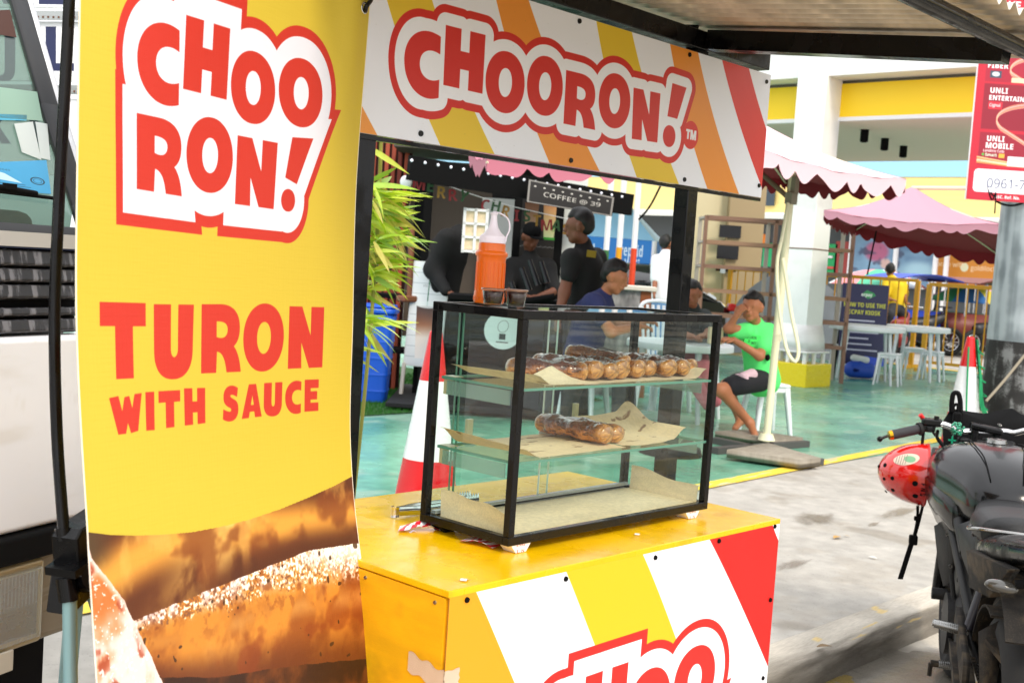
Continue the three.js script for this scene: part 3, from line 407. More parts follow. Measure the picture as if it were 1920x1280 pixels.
  part(st, 'arm', tube([[P1[0], P1[1], P1[2]], [-0.5, 1.86, -0.27], [gl[0], gl[1] + 0.012, gl[2] - 0.004], [gl[0], gl[1], gl[2] + 0.004]], 0.003, 24), M.black);
  solo('hook', tube([[gp[0], gp[1] - 0.006, gp[2] + 0.004], [gp[0] - 0.004, gp[1], gp[2] + 0.011], [gp[0] + 0.012, gp[1] + 0.014, gp[2] + 0.002], [gp[0] + 0.05, gp[1] + 0.03, gp[2] - 0.05], [gp[0] + 0.09, gp[1] + 0.035, -0.385]], 0.0038, 40), M.black, 'black wire hook joining the right grommet of the banner to the long sign', 'hook');
}
// ---------------------------------------------------------------- glass display case and what is in and on it
{
  const x0 = 0.241, x1 = 0.868, z0 = -0.335, z1 = -0.103, y0 = 0.8557, y1 = 1.2734, f = 0.015;
  const c = thing('display_case', 'glass display case with black frame and two glass shelves on the yellow counter', 'display case', [0, 0, 0]);
  const bar = (w, h, d, p) => part(c, 'frame_bar', rbox(w, h, d, 0.0015, p, [0, 0, 0], 1), M.black);
  for (const z of [z0 + f / 2, z1 - f / 2]) { bar(x1 - x0, 0.016, f, [(x0 + x1) / 2, y1 - 0.008, z]); bar(x1 - x0, 0.016, f, [(x0 + x1) / 2, y0 + 0.008, z]); for (const x of [x0 + f / 2, x1 - f / 2]) bar(f, y1 - y0 - 0.032, f, [x, (y0 + y1) / 2, z]); }
  for (const x of [x0 + f / 2, x1 - f / 2]) for (const y of [y0 + 0.008, y1 - 0.008]) bar(f, 0.016, z1 - z0 - 2 * f, [x, y, (z0 + z1) / 2]);
  const h = y1 - y0 - 0.032, ym = (y0 + y1) / 2, d = z1 - z0 - 2 * f, w = x1 - x0 - 2 * f, zm = (z0 + z1) / 2, xm = (x0 + x1) / 2, P = (n, a, b, p, r) => part(c, n, at(new THREE.PlaneGeometry(a, b), p, r), M.glass);
  P('front_pane', w, h, [xm, ym, z1 - f / 2]); P('side_pane', d, h, [x0 + f / 2, ym, zm], [0, Math.PI / 2, 0]); P('side_pane', d, h, [x1 - f / 2, ym, zm], [0, Math.PI / 2, 0]);
  part(c, 'top_pane', at(new THREE.PlaneGeometry(w, d), [xm, y1 - 0.003, zm], [-Math.PI / 2, 0, 0]), mat(0xcfe3da, 0.02, { transmission: 0.9, thickness: 0, specularIntensity: 1 }));
  P('sliding_pane', 0.34, h, [0.427, ym, z0 + 0.005]); P('sliding_pane', 0.29, h, [0.708, ym, z0 + 0.011]);
  part(c, 'pane_edge', [box(0.0022, h, 0.003, [0.598, ym, z0 + 0.005]), box(0.0022, h, 0.003, [0.563, ym, z0 + 0.011])], mat(0xd5e6df, 0.3)); part(c, 'pane_edge', [box(0.003, h, 0.003, [0.318, ym, z0 + 0.0075]), box(0.002, h, 0.003, [x0 + 0.07, ym, z0 + 0.003])], M.glassEdge);
  part(c, 'floor_board', box(w, 0.004, d, [xm, y0 + 0.008, zm]), mat(0xb9b4a6, 0.7));
  part(c, 'floor_track', [box(w, 0.006, 0.012, [xm, y0 + 0.02, z0 + 0.021])], M.galv);
  for (const sy of [1.0015, 1.1325]) {
    const s = part(c, 'shelf', at(new THREE.PlaneGeometry(w - 0.004, 0.2), [xm, sy, -0.212], [-Math.PI / 2, 0, 0]), M.glass);
    part(s, 'shelf_edge', [box(w, 0.005, 0.003, [xm, sy, -0.1115]), box(w, 0.005, 0.003, [xm, sy, -0.313]), box(0.003, 0.005, 0.2, [x0 + f + 0.001, sy, -0.212]), box(0.003, 0.005, 0.2, [x1 - f - 0.001, sy, -0.212])], M.glassEdge);
    part(c, 'shelf_support', [box(0.004, 0.026, 0.16, [x0 + 0.0125, sy - 0.017, -0.215]), box(0.004, 0.026, 0.16, [x1 - 0.0125, sy - 0.017, -0.215])], mat(0xc3dcd6, 0.12, { transmission: 0.75, thickness: 0 }));
    part(c, 'shelf_tape', [box(0.0012, 0.03, 0.024, [x0 + 0.017, sy - 0.016, -0.297]), box(0.022, 0.0008, 0.03, [x0 + 0.03, sy + 0.003, -0.297])], mat(0xd8cfae, 0.3, { transmission: 0.5, thickness: 0 }));
  }
  part(c, 'clip_block', [box(0.014, 0.034, 0.008, [0.345, 1.03, -0.322]), box(0.012, 0.03, 0.008, [0.66, 1.05, -0.318])], mat(0xd9d6b4, 0.3, { transmission: 0.5, thickness: 0 }));
  part(c, 'price_tag', box(0.016, 0.018, 0.002, [0.553, 1.016, -0.316]), M.white);
  const wrap = canvasTex(256, 128, (g, W, H) => { g.fillStyle = '#f1eeea'; g.fillRect(0, 0, W, H); g.fillStyle = '#c31422'; g.font = 'bold 62px serif'; g.textAlign = 'center'; g.fillText('ING', 128, 30); g.fillText('L N', 128, 122); });
  const foot = (p, m) => { const g = at(prism([[-0.026, 0.0075], [0.026, 0.0075], [0.014, -0.0075], [-0.012, -0.0075]], 0.03), [p[0], CT + 0.0083, p[1]]); const u = g.attributes.uv, q = g.attributes.position; for (let i = 0; i < q.count; i++) u.setXY(i, (q.getX(i) - p[0] + 0.026) / 0.052, (q.getY(i) - CT) / 0.0158); part(c, 'foot', g, m); };
  const wm = mat(0xffffff, 0.4, { map: wrap }); foot([0.277, -0.12], wm); foot([0.815, -0.12], wm); foot([0.275, -0.3], M.blackMatt); foot([0.815, -0.31], M.blackMatt);

  // brown paper
  const stain = canvasTex(512, 512, (g, W, H) => { const im = g.createImageData(W, H); for (let k = 0; k < W * H; k++) { const u = (k % W) / W, v = Math.floor(k / W) / H, f1 = fbm(u * 90, v * 30, 3, 30), st = fbm(u * 7 + 3, v * 12, 4), kk = 0.94 + 0.12 * f1; let col = [228, 202, 164]; if (st > 0.66 && v > 0.2) col = mixc(col, [120, 82, 60], Math.min(0.75, (st - 0.66) * 9)); im.data.set([col[0] * kk, col[1] * kk, col[2] * kk, 255], k * 4); } g.putImageData(im, 0, 0); });
  const km = mat(0xffffff, 0.85, { map: stain, bumpMap: T.grain, bumpScale: 0.0002 }), kp = mat(0xffffff, 0.85, { map: T.kraft, bumpMap: T.grain, bumpScale: 0.0003 });
  const wob = (u, v, s) => 0.0022 * (fbm(u * 5 + s, v * 5, 3) - 0.2);
  solo('kraft_paper', sheet((u, v) => [lerp(0.253, 0.585, u) + 0.02 * v * (1 - u), 1.0065 + wob(u, v, 1) + 0.032 * sm(u, 0.2, 0) ** 1.6 * (1 - 0.4 * v), lerp(-0.306, -0.112, v) - 0.008 * u], 34, 16, 0.0005), km, 'brown paper with oil spots and a curled left end on the lower glass shelf', 'paper sheet');
  solo('kraft_paper', sheet((u, v) => [lerp(0.6, 0.832, u) - 0.012 * v, 1.0075 + wob(u, v, 5) + 0.034 * sm(v, 0.45, 0) + 0.022 * sm(u, 0.8, 1), lerp(-0.3, -0.13, v) + 0.012 * Math.sin(u * 5)], 26, 18, 0.0005), km, 'creased brown paper bag lying right of the two rolls on the lower glass shelf', 'paper sheet');
  solo('kraft_paper', sheet((u, v) => [lerp(0.3, 0.845, u) - 0.03 * (1 - v) * sm(u, 0.15, 0), 1.1372 + wob(u, v, 9) * 0.6 + 0.02 * sm(u, 0.09, 0) + 0.02 * sm(u, 0.93, 1), lerp(-0.306, -0.118, v)], 44, 14, 0.0005), kp, 'brown paper under the row of glazed rolls on the upper glass shelf', 'paper sheet');
  solo('kraft_paper', sheet((u, v) => [lerp(0.33, 0.47, u), 1.1385 + 0.03 * (1 - Math.abs(u - 0.42) / 0.58) * (1 - v) ** 1.3, lerp(-0.165, -0.116, v) + 0.01 * u], 16, 10, 0.0005), kp, 'folded brown paper flap standing before the leftmost roll on the upper shelf', 'paper sheet');
  solo('kraft_paper', join([
    sheet((u, v) => [lerp(0.262, 0.848, u), 0.8675 + wob(u, v, 13), lerp(-0.303, -0.12, v)], 30, 12, 0.0005),
    sheet((u, v) => [0.2625 - 0.003 * v + 0.004 * Math.sin(u * 4), 0.868 + 0.052 * v * (1 - 0.22 * u * u + 0.05 * Math.sin(u * 11)), lerp(-0.3, -0.125, u)], 20, 6, 0.0005),
    sheet((u, v) => [0.848 + 0.003 * v, 0.868 + 0.052 * v * (1 - 0.35 * u + 0.06 * Math.sin(u * 8)), lerp(-0.3, -0.12, u)], 20, 6, 0.0005),
    sheet((u, v) => [lerp(0.265, 0.42, u), 0.868 + 0.03 * v * (1 - u), -0.302 - 0.002 * v], 12, 4, 0.0005)]), kp, 'large brown paper lining the floor of the glass case with turned up ends', 'paper sheet');
  solo('tissue_paper', sheet((u, v) => [lerp(0.39, 0.46, u), CT + 0.004 + 0.016 * (1 - v) * fbm(u * 5, v * 4, 3), lerp(-0.42, -0.36, v)], 12, 10, 0.0005), M.white, 'white crumpled tissue on the counter behind the glass case', 'tissue');

  // glazed rolls
  const glaze = (s) => dataTex(256, 256, (u, v) => { const a = fbm(u * 9 + s * 7, v * 12, 5, 9), b = fbm(u * 26 + s, v * 16 + 7, 4, 26), end = Math.max(sm(v, 0.2, 0.02), sm(v, 0.8, 0.98)); let tp = sm(Math.cos((u - 0.25) * Math.PI * 2) + 1.1 * (a - 0.5), -0.5, 0.7), c = mixc([194, 116, 46], [92, 38, 16], tp); c = mixc(c, [206, 140, 66], 0.5 * sm(a, 0.55, 0.75) * (1 - tp)); c = mixc(c, [52, 19, 10], 0.75 * sm(b, 0.56, 0.72)); c = mixc(c, [222, 156, 80], end * (0.6 + 0.3 * sm(b, 0.6, 0.3))); return c; });
  const bumpG = dataTex(256, 256, (u, v) => 255 * (0.5 * fbm(u * 12, v * 10, 5, 12) + 0.5 * Math.abs(fbm(u * 10 + v * 4, v * 26, 4) - 0.5) * 2.4), { srgb: false });
  const mats = [0, 1, 2, 3].map((s) => mat(0xffffff, 0.38, { map: glaze(s + 1), bumpMap: bumpG, bumpScale: 0.006, clearcoat: 1, clearcoatRoughness: 0.14 }));
  function roll(a, b, rad, s) {
    const A = V(a), B = V(b), L = A.distanceTo(B), dir = B.clone().sub(A).normalize(), side = new THREE.Vector3(0, 1, 0).cross(dir).normalize(), up = dir.clone().cross(side), rings = [];
    for (let j = 0; j <= 44; j++) { const t = j / 44, r0 = rad * (0.3 + 0.7 * Math.min(1, Math.sqrt(1 - (1 - Math.min(1, Math.min(t, 1 - t) / 0.095)) ** 2) + 0.05)), ringP = []; for (let i = 0; i < 36; i++) { const an = (i / 36) * Math.PI * 2, n = vn3(Math.cos(an) * 1.4 + s * 3, Math.sin(an) * 1.4 + 5, t * 9 + s), fold = 0.05 * Math.sin(an * 2 + t * 14 + s) + 0.3 * (Math.abs(vn3(Math.cos(an) * 3 + s, Math.sin(an) * 3 + t * 5, t * 22 + s * 2) - 0.5) - 0.25), ek = sm(Math.min(t, 1 - t), 0, 0.14), r = r0 * (0.99 + (0.42 * (n - 0.5) + fold) * ek); const p = A.clone().addScaledVector(dir, t * L).addScaledVector(side, Math.cos(an) * r).addScaledVector(up, Math.sin(an) * r * 0.84); ringP.push([p.x, p.y, p.z]); } rings.push(ringP); }
    return loft(rings);
  }
  const fx = [0.468, 0.507, 0.545, 0.588, 0.652, 0.698, 0.742, 0.806, 0.852], bx = [0.342, 0.5, 0.57, 0.6, 0.63, 0.69, 0.76, 0.79, 0.832], bz = [-0.232, -0.3, -0.305, -0.285, -0.3, -0.305, -0.3, -0.29, -0.3], fz = [-0.136, -0.136, -0.13, -0.137, -0.14, -0.148, -0.132, -0.138, -0.15];
  const ord = ['leftmost glazed roll, lying slantwise in the row on the upper shelf', 'second from the left in the row on the upper shelf', 'third from the left in the row on the upper shelf', 'fourth from the left in the row on the upper shelf', 'middle one of nine in the row on the upper shelf', 'fourth from the right in the row on the upper shelf', 'third from the right in the row on the upper shelf', 'second from the right in the row on the upper shelf', 'rightmost in the row on the upper shelf'];
  for (let i = 0; i < 9; i++) { const r = 0.0215 + 0.0015 * Math.sin(i * 2.3); solo('banana_roll', roll([bx[i], 1.1385 + r * 0.93, bz[i]], [fx[i], 1.1385 + r * 0.93, fz[i]], r, i + 1), mats[i % 4], i ? 'glazed brown banana roll, ' + ord[i] : 'brown ' + ord[i], 'banana roll', [0, 0, 0], 0, 'glazed rolls on the upper shelf'); }
  solo('banana_roll', roll([0.596, 1.206, -0.3], [0.63, 1.196, -0.16], 0.019, 14), mats[1], 'glazed banana roll lying on top, left of the middle of the upper shelf row', 'banana roll', [0, -0.027, 0], 0, 'glazed rolls on the upper shelf');
  solo('banana_roll', roll([0.543, 1.032, -0.318], [0.558, 1.03, -0.14], 0.0235, 21), mats[2], 'glazed banana roll on the lower shelf, the nearer left one of the two there', 'banana roll', [0, 0, 0], 0, 'glazed rolls on the lower shelf');
  solo('banana_roll', roll([0.59, 1.03, -0.315], [0.596, 1.028, -0.142], 0.0215, 25), mats[3], 'glazed banana roll on the lower shelf, the right one of the two there', 'banana roll', [0, 0, 0], 0, 'glazed rolls on the lower shelf');

  // squeeze bottle and sauce cups
  const bp = [0.358, y1, -0.304], b = thing('squeeze_bottle', 'orange squeeze bottle with white spout cap on the glass case', 'squeeze bottle', bp);
  const or = mat(0xff7a10, 0.3, { transmission: 0.25, thickness: 0, sheen: 0.2 });
  const prof = [[0.0265, 0], [0.029, 0.002], [0.0295, 0.012], [0.0293, 0.024], [0.0278, 0.027], [0.0275, 0.05], [0.0278, 0.09], [0.0284, 0.101], [0.0312, 0.104], [0.0315, 0.109], [0.029, 0.113], [0.0262, 0.115], [0.0258, 0.129], [0.025, 0.131]];
  part(b, 'body', lathe([[0.001, 0.001], ...prof, [0.001, 0.131]], 40), or);
  part(b, 'rib', Array.from({ length: 18 }, (_, i) => { const a = (i / 18) * Math.PI * 2; return box(0.0022, 0.062, 0.0022, [Math.cos(a) * 0.0276, 0.058, Math.sin(a) * 0.0276], [0, -a, 0]); }), or);
  part(b, 'hex_band', Array.from({ length: 22 }, (_, i) => { const a = (i / 22) * Math.PI * 2, q = (t, y) => [Math.cos(t) * 0.0297, y, Math.sin(t) * 0.0297], s = Math.PI / 22; return join([rod(q(a, 0.012), q(a + s, 0.015), 0.0007, 0.0007, 5), rod(q(a + s, 0.015), q(a + 2 * s, 0.012), 0.0007, 0.0007, 5), rod(q(a, 0.012), q(a, 0.006), 0.0007, 0.0007, 5)]); }), or);
  part(b, 'sauce_fill', lathe([[0.001, 0.003], [0.026, 0.003], [0.026, 0.046], [0.001, 0.047]], 32), mat(0xd0560c, 0.4));
  const cap = part(b, 'cap', [lathe([[0.024, 0.131], [0.0252, 0.132], [0.0252, 0.145], [0.0235, 0.147], [0.016, 0.154], [0.0095, 0.165], [0.0075, 0.173], [0.0058, 0.186], [0.0058, 0.193], [0.0072, 0.193], [0.0072, 0.197], [0.001, 0.198]], 32), ...Array.from({ length: 40 }, (_, i) => { const a = (i / 40) * Math.PI * 2; return box(0.001, 0.01, 0.0014, [Math.cos(a) * 0.0252, 0.1385, Math.sin(a) * 0.0252], [0, -a, 0]); })], mat(0xfbf2fb, 0.35));
  part(cap, 'tether', tube([[-0.004 * 1, 0.198, 0], [0.008, 0.197, 0.006], [0.02, 0.186, 0.018], [0.0235, 0.165, 0.0215], [0.02, 0.147, 0.018], [0.0185, 0.136, 0.0175]].map(([x, y, z]) => [x, y, z]), 0.0016, 30, 8), mat(0xfbf2fb, 0.35));
  cap.rotation.y = 0.12; b.scale.y = 0.885;
  const cupM = mat(0xffffff, 0.08, { transmission: 1, thickness: 0 }), sauce = mat(0x2c0d06, 0.25);
  const cup = (p, l) => { const c2 = thing('sauce_cup', l, 'sauce cup', [p[0], y1, p[2]], rr(0, 3), 'sauce cups on the case'); part(c2, 'cup', lathe([[0.001, 0.0006], [0.0165, 0.0006], [0.0205, 0.0285]], 32), cupM); part(c2, 'sauce', lathe([[0.001, 0.0035], [0.0164, 0.0035], [0.0199, 0.0268], [0.001, 0.0268]], 32), sauce); part(c2, 'lid', [lathe([[0.001, 0.0305], [0.0195, 0.0303], [0.0225, 0.0318], [0.0228, 0.0286], [0.021, 0.0283]], 32)], mat(0xb98d70, 0.25, { transmission: 0.45, thickness: 0 })); };
  cup([0.309, 1.273, -0.246], 'small lidded cup of dark sauce, the left one in front of the orange bottle'); cup([0.356, 1.273, -0.231], 'small lidded cup of dark sauce, the right one near the front corner of the case');
}
// ---------------------------------------------------------------- truck behind the banner
const panel = (pts, t) => { const a = V(pts[0]), n = new THREE.Vector3(); for (let i = 1; i < pts.length - 1; i++) n.add(V(pts[i]).sub(a).cross(V(pts[i + 1]).sub(a))); n.normalize(); return loft([-0.5, 0.5].map((s) => pts.map((p) => [p[0] + n.x * t * s, p[1] + n.y * t * s, p[2] + n.z * t * s]))); };
{
  const t = thing('truck', 'white truck with black grille parked behind the yellow banner', 'truck', [-0.125, 0, -1.124], 0.356);
  const yB = [0.012, 0.724, 0][1], yG0 = [-0.01, 1.136, 0][1], yG1 = [-0.02, 1.318, 0][1], yW = [-0.021, 1.34, 0][1], xR = [0.147, 0.927, 0][0], xl = -1.35, yL0 = [-0.027, 0.462, 0][1], yL1 = [-0.037, 0.66, 0][1], xLr = [0.034, 0.554, 0][0];
  const paintT = dataTex(512, 512, (u, v) => { const f = fbm(u * 6, v * 6, 5, 6), s = fbm(u * 60, v * 6 + 3, 3, 6); return mixc([240, 243, 250], [222, 222, 222], 0.6 * sm(f, 0.55, 0.8) + 0.3 * sm(s, 0.7, 0.85)); });
  const paint = mat(0xffffff, 0.32, { map: paintT, clearcoat: 0.3 });
  const cx = (xl + xR) / 2, w = xR - xl;
  part(t, 'front_panel', rbox(w, yG0 - yB - 0.003, 0.06, 0.014, [cx, (yB + yG0) / 2, -0.03], [0, 0, 0], 4), paint);
  part(t, 'cab_body', [box(w - 0.03, yW - yB, 1.5, [cx, (yB + yW) / 2, -0.83]), box(w - 0.02, 0.03, 0.06, [cx, yW - 0.005, -0.04])], mat(0xbdbdbb, 0.5));
  const gr = part(t, 'grille', box(w - 0.04, yG1 - yG0, 0.02, [cx, (yG0 + yG1) / 2, -0.055]), M.blackMatt);
  const scr = dataTex(512, 128, (u, v) => { const f = fbm(u * 40, v * 6, 4, 40); return mixc([42, 43, 48], [116, 117, 124], sm(f + 0.1 * hash(u * 512 | 0, v * 128 | 0), 0.58, 0.78)); });
  const gm = mat(0xffffff, 0.35, { map: scr, bumpMap: T.grain, bumpScale: 0.0006 });
  for (const [a, b] of [[472, 502], [506, 532], [536, 563], [579, 595], [601, 626]]) { const ya = [-0.047, 1.821, 0][1]; const k = (py) => lerp(yG1, yG0, (py - 466) / 163); part(gr, 'slat', planarUV(rbox(w - 0.05, k(a) - k(b), 0.03, 0.006, [cx, (k(a) + k(b)) / 2, -0.03], [-0.25, 0, 0]), 2), gm); }
  part(t, 'blue_trim', box(w - 0.06, 0.008, 0.02, [cx, yG1 + 0.002, -0.03]), mat(0x22305e, 0.4));
  // windscreen
  const zs = (y) => -0.05 - 0.42 * (y - yW), gA = [0.11, 1.355, -0.05], gB = [0.147, 1.416, -0.08], gC = [0.137, 1.637, -0.17], gD = [0.134, 1.868, -0.27], top = 2.15;
  const E = [gD[0] - 0.06, top, zs(top)], fix = (p) => [p[0], p[1], zs(p[1])], G = [[xl + 0.1, yW + 0.012, zs(yW)], fix(gA), fix(gB), fix(gC), fix(gD), E, [xl + 0.3, top, zs(top)]];
  part(t, 'windscreen', panel(G, 0.004), mat(0xa9bdb5, 0.03, { transmission: 0.88, thickness: 0 }));
  part(t, 'interior', [box(w - 0.06, 1.4, 0.02, [cx, yW + 0.6, -0.85]), box(0.02, 2.0, 1.0, [xR - 0.05, yW + 0.2, -0.82]), box(w - 0.06, 0.02, 0.8, [cx, yW - 0.02, -0.5])], mat(0x2b3433, 0.9)); part(t, 'dashboard', rbox(w - 0.1, 0.07, 0.3, 0.03, [cx, yW + 0.02, -0.28]), mat(0x2c302f, 0.8));
  part(t, 'seat', rbox(0.5, 0.6, 0.12, 0.05, [cx + 0.2, yW + 0.15, -0.72]), mat(0x46554f, 0.9));
  const O = (p, dx, dz = 0.004) => [p[0] + dx, p[1], zs(p[1]) + dz], wd = 0.026;
  const strip = (P, dx0, dx1, dz, th) => join(P.slice(0, -1).map((p, i) => panel([O(p, dx0, dz), O(p, dx1, dz), O(P[i + 1], dx1, dz), O(P[i + 1], dx0, dz)], th)));
  const edgeP = [gA, gB, gC, gD, E].map((p) => [p[0], p[1], 0]); edgeP[0] = [gB[0] + 0.004, yW, 0];
  part(t, 'window_seal', [strip(edgeP, -0.006, wd + 0.012, 0.004, 0.016), panel([[xl, yW - 0.02, -0.035], [edgeP[0][0] + wd, yW - 0.02, -0.035], [edgeP[0][0] + wd, yW + 0.024, -0.05], [xl, yW + 0.024, -0.05]], 0.018)], mat(0x34363a, 0.7));
  part(t, 'pillar', strip(edgeP, wd + 0.012, wd + 0.03, -0.004, 0.03), paint);
  part(t, 'roof', [box(w, 0.05, 1.2, [cx - 0.2, top + 0.02, -1.15])], paint);
  const quad = (a, b, c, d) => panel([a, b, c, d].map((p) => [p[0], p[1], zs(p[1]) + 0.006]), 0.0008);
  const stick = canvasTex(256, 160, (g, W, H) => { g.fillStyle = '#3f9ed2'; g.fillRect(0, 0, W, H); g.fillStyle = '#bfe1ef'; g.beginPath(); g.moveTo(0, 20); g.lineTo(90, 50); g.lineTo(150, 110); g.lineTo(0, 90); g.fill(); g.fillStyle = '#20506c'; g.font = '18px monospace'; g.fillText('13070 9040', 8, 30); g.fillRect(10, 120, 150, 4); g.fillRect(10, 134, 170, 4); g.strokeStyle = '#15384a'; g.lineWidth = 6; g.beginPath(); g.arc(214, 80, 26, 0, 7); g.stroke(); g.lineWidth = 2; g.beginPath(); g.arc(214, 80, 16, 0, 7); g.stroke(); });
  const q1 = quad([-0.1, 1.484, -0.1], [0.097, 1.51, -0.1], [0.083, 1.436, -0.08], [-0.116, 1.433, -0.08]); { const u = q1.attributes.uv, p = q1.attributes.position, a = [-0.1, 1.484, -0.1], c = [0.083, 1.438, -0.08]; for (let i = 0; i < u.count; i++) u.setXY(i, (p.getX(i) - a[0]) / (c[0] - a[0]), (p.getY(i) - c[1]) / (a[1] - c[1])); }
  part(t, 'sticker', q1, mat(0xffffff, 0.4, { map: stick }));
  part(t, 'sticker', quad([-0.024, 1.653, -0.19], [0.127, 1.663, -0.19], [0.119, 1.598, -0.16], [-0.049, 1.584, -0.16]), mat(0x8db0a0, 0.5)); part(t, 'sticker', quad([0.033, 1.822, -0.26], [0.113, 1.842, -0.26], [0.11, 1.78, -0.24], [0.017, 1.773, -0.24]), mat(0x4a2a20, 0.7)); part(t, 'sticker', quad([-0.04, 1.592, -0.17], [0.076, 1.605, -0.17], [0.07, 1.592, -0.16], [-0.049, 1.578, -0.16]), mat(0x55b4d8, 0.5));
  part(t, 'plastic_sheet', [quad([0.031, 1.58, -0.15], [0.088, 1.592, -0.15], [0.082, 1.509, -0.11], [0.031, 1.52, -0.12]), quad([0.096, 1.593, -0.155], [0.131, 1.593, -0.15], [0.109, 1.511, -0.11], [0.082, 1.513, -0.11])], mat(0xdde6e6, 0.25, { transmission: 0.3, thickness: 0 }));
  part(t, 'wiper', [rod(O([-0.144, 1.443, -0.08], 0, 0.02), O([0.025, 1.433, -0.08], 0, 0.02), 0.006), rod(O([-0.143, 1.431, -0.08], 0, 0.015), O([0.082, 1.427, -0.08], 0, 0.015), 0.004), box(0.03, 0.012, 0.01, O([-0.048, 1.442, -0.08], 0, 0.024))], M.blackMatt);
  // bumper, lamp
  part(t, 'bumper', [rbox(w - 0.01, yB - yL1 - 0.004, 0.09, 0.01, [cx, (yB + yL1) / 2, -0.03], [0, 0, 0], 3), box(w - 0.04, yL0 - 0.16, 0.05, [cx, (yL0 + 0.16) / 2, -0.12])], M.blackMatt);
  part(t, 'lamp_panel', rbox(w - 0.02, yL1 - yL0, 0.04, 0.008, [cx, (yL0 + yL1) / 2, -0.05]), mat(0x8d8473, 0.55, { roughnessMap: T.wear }));
  const hl = part(t, 'headlight', rbox(0.34, yL1 - yL0 - 0.012, 0.03, 0.012, [xLr - 0.17, (yL0 + yL1) / 2, -0.024], [0, 0, 0], 4), mat(0xb9a884, 0.35, { metalness: 0.3 }));
  const ridg = dataTex(256, 128, (u, v) => (v > 0.25 && u > 0.1 ? 128 + 100 * Math.sin(u * 160) : 128), { srgb: false });
  part(hl, 'lens', planarUV(rbox(0.31, yL1 - yL0 - 0.042, 0.016, 0.007, [xLr - 0.168, (yL0 + yL1) / 2, -0.007], [0, 0, 0], 4), 4), mat(0xe8ebe6, 0.1, { transmission: 0.75, thickness: 0, bumpMap: ridg, bumpScale: 0.003, clearcoat: 1 })); part(hl, 'reflector', [ball(0.045, [xLr - 0.16, (yL0 + yL1) / 2 + 0.005, -0.02], [1, 1, 0.5]), box(0.29, yL1 - yL0 - 0.06, 0.004, [xLr - 0.168, (yL0 + yL1) / 2, -0.009])], M.steel);
  part(t, 'bracket', rbox(0.05, 0.045, 0.006, 0.002, [-0.084, 0.455, 0], [0, 0, 0]), mat(0xc9c4b6, 0.5));
  for (const s of [xR - 0.2, xl + 0.25]) part(t, 'wheel', at(lathe([[0.05, -0.09], [0.2, -0.09], [0.27, -0.06], [0.28, 0], [0.27, 0.06], [0.2, 0.09], [0.05, 0.09]], 30), [s - 0.05, 0.28, -0.75], [0, 0, Math.PI / 2]), M.rubber);
  // slotted angle rack carrying white lettered boards behind the truck
  const rk = thing('letter_board_rack', 'white boards with navy letters on slotted steel angles behind the truck', 'sign boards', [2.015, 0, -4.076]);
  const L = (p) => [p[0] - rk.position.x, p[1], p[2] - rk.position.z], bt = (txt, fs, dy) => canvasTex(1024, 384, (g, W, H) => { g.fillStyle = '#f1f1f3'; g.fillRect(0, 0, W, H); g.fillStyle = '#1b2350'; g.font = `bold ${fs}px sans-serif`; g.textAlign = 'right'; g.fillText(txt, W - 30, dy); });
  const Q = (a, b, c, d, m, n) => { const g = new THREE.BufferGeometry(), P = [a, b, c, d].map(L); g.setAttribute('position', new THREE.Float32BufferAttribute([P[0], P[1], P[2], P[0], P[2], P[3]].flat(), 3)); g.setAttribute('uv', new THREE.Float32BufferAttribute([0, 1, 1, 1, 1, 0, 0, 1, 1, 0, 0, 0], 2)); g.computeVertexNormals(); part(rk, n, g, m); part(rk, 'board_back', panel(P.map((p) => [p[0] + 0.006, p[1], p[2] - 0.006]), 0.008), M.white); };
  const D = 4.4;
  Q([0.402, 2.393, -3.499], [0.985, 2.438, -2.876], [0.984, 2.201, -2.853], [0.401, 2.155, -3.476], mat(0xffffff, 0.4, { map: bt('VEH', 330, 366) }), 'board'); Q([0.401, 2.1, -3.471], [0.851, 2.14, -2.99], [0.85, 1.919, -2.969], [0.4, 1.878, -3.45], mat(0xffffff, 0.4, { map: bt('J L', 400, 320) }), 'board'); Q([0.4, 1.819, -3.444], [0.983, 1.864, -2.821], [0.982, 1.579, -2.794], [0.399, 1.534, -3.417], mat(0xffffff, 0.4, { map: bt("MAX'C M", 250, 230) }), 'board');
  for (const [a, b] of [[L([0.393, 2.122, -3.452]), L([0.974, 2.167, -2.831])], [L([0.392, 1.848, -3.426]), L([0.973, 1.894, -2.805])]]) { const sa = part(rk, 'slotted_angle', beam(a, b, 0.034, 0.006, [0.7, 0, -0.7]), M.galv), o = (f) => [lerp(a[0], b[0], f) - 0.003, lerp(a[1], b[1], f) - 0.006, lerp(a[2], b[2], f) + 0.003]; part(sa, 'slots', Array.from({ length: 44 }, (_, i) => beam(o((i + 0.5) / 44), o((i + 0.8) / 44), 0.007, 0.003, [0.7, 0, -0.7])), M.rust); }
  for (const p of [[0.449, 2.183, -3.456], [0.974, 2.234, -2.896]]) part(rk, 'upright', beam([L(p)[0], 0, L(p)[2]], [L(p)[0], 2.6, L(p)[2]], 0.04, 0.006), M.galv);
}

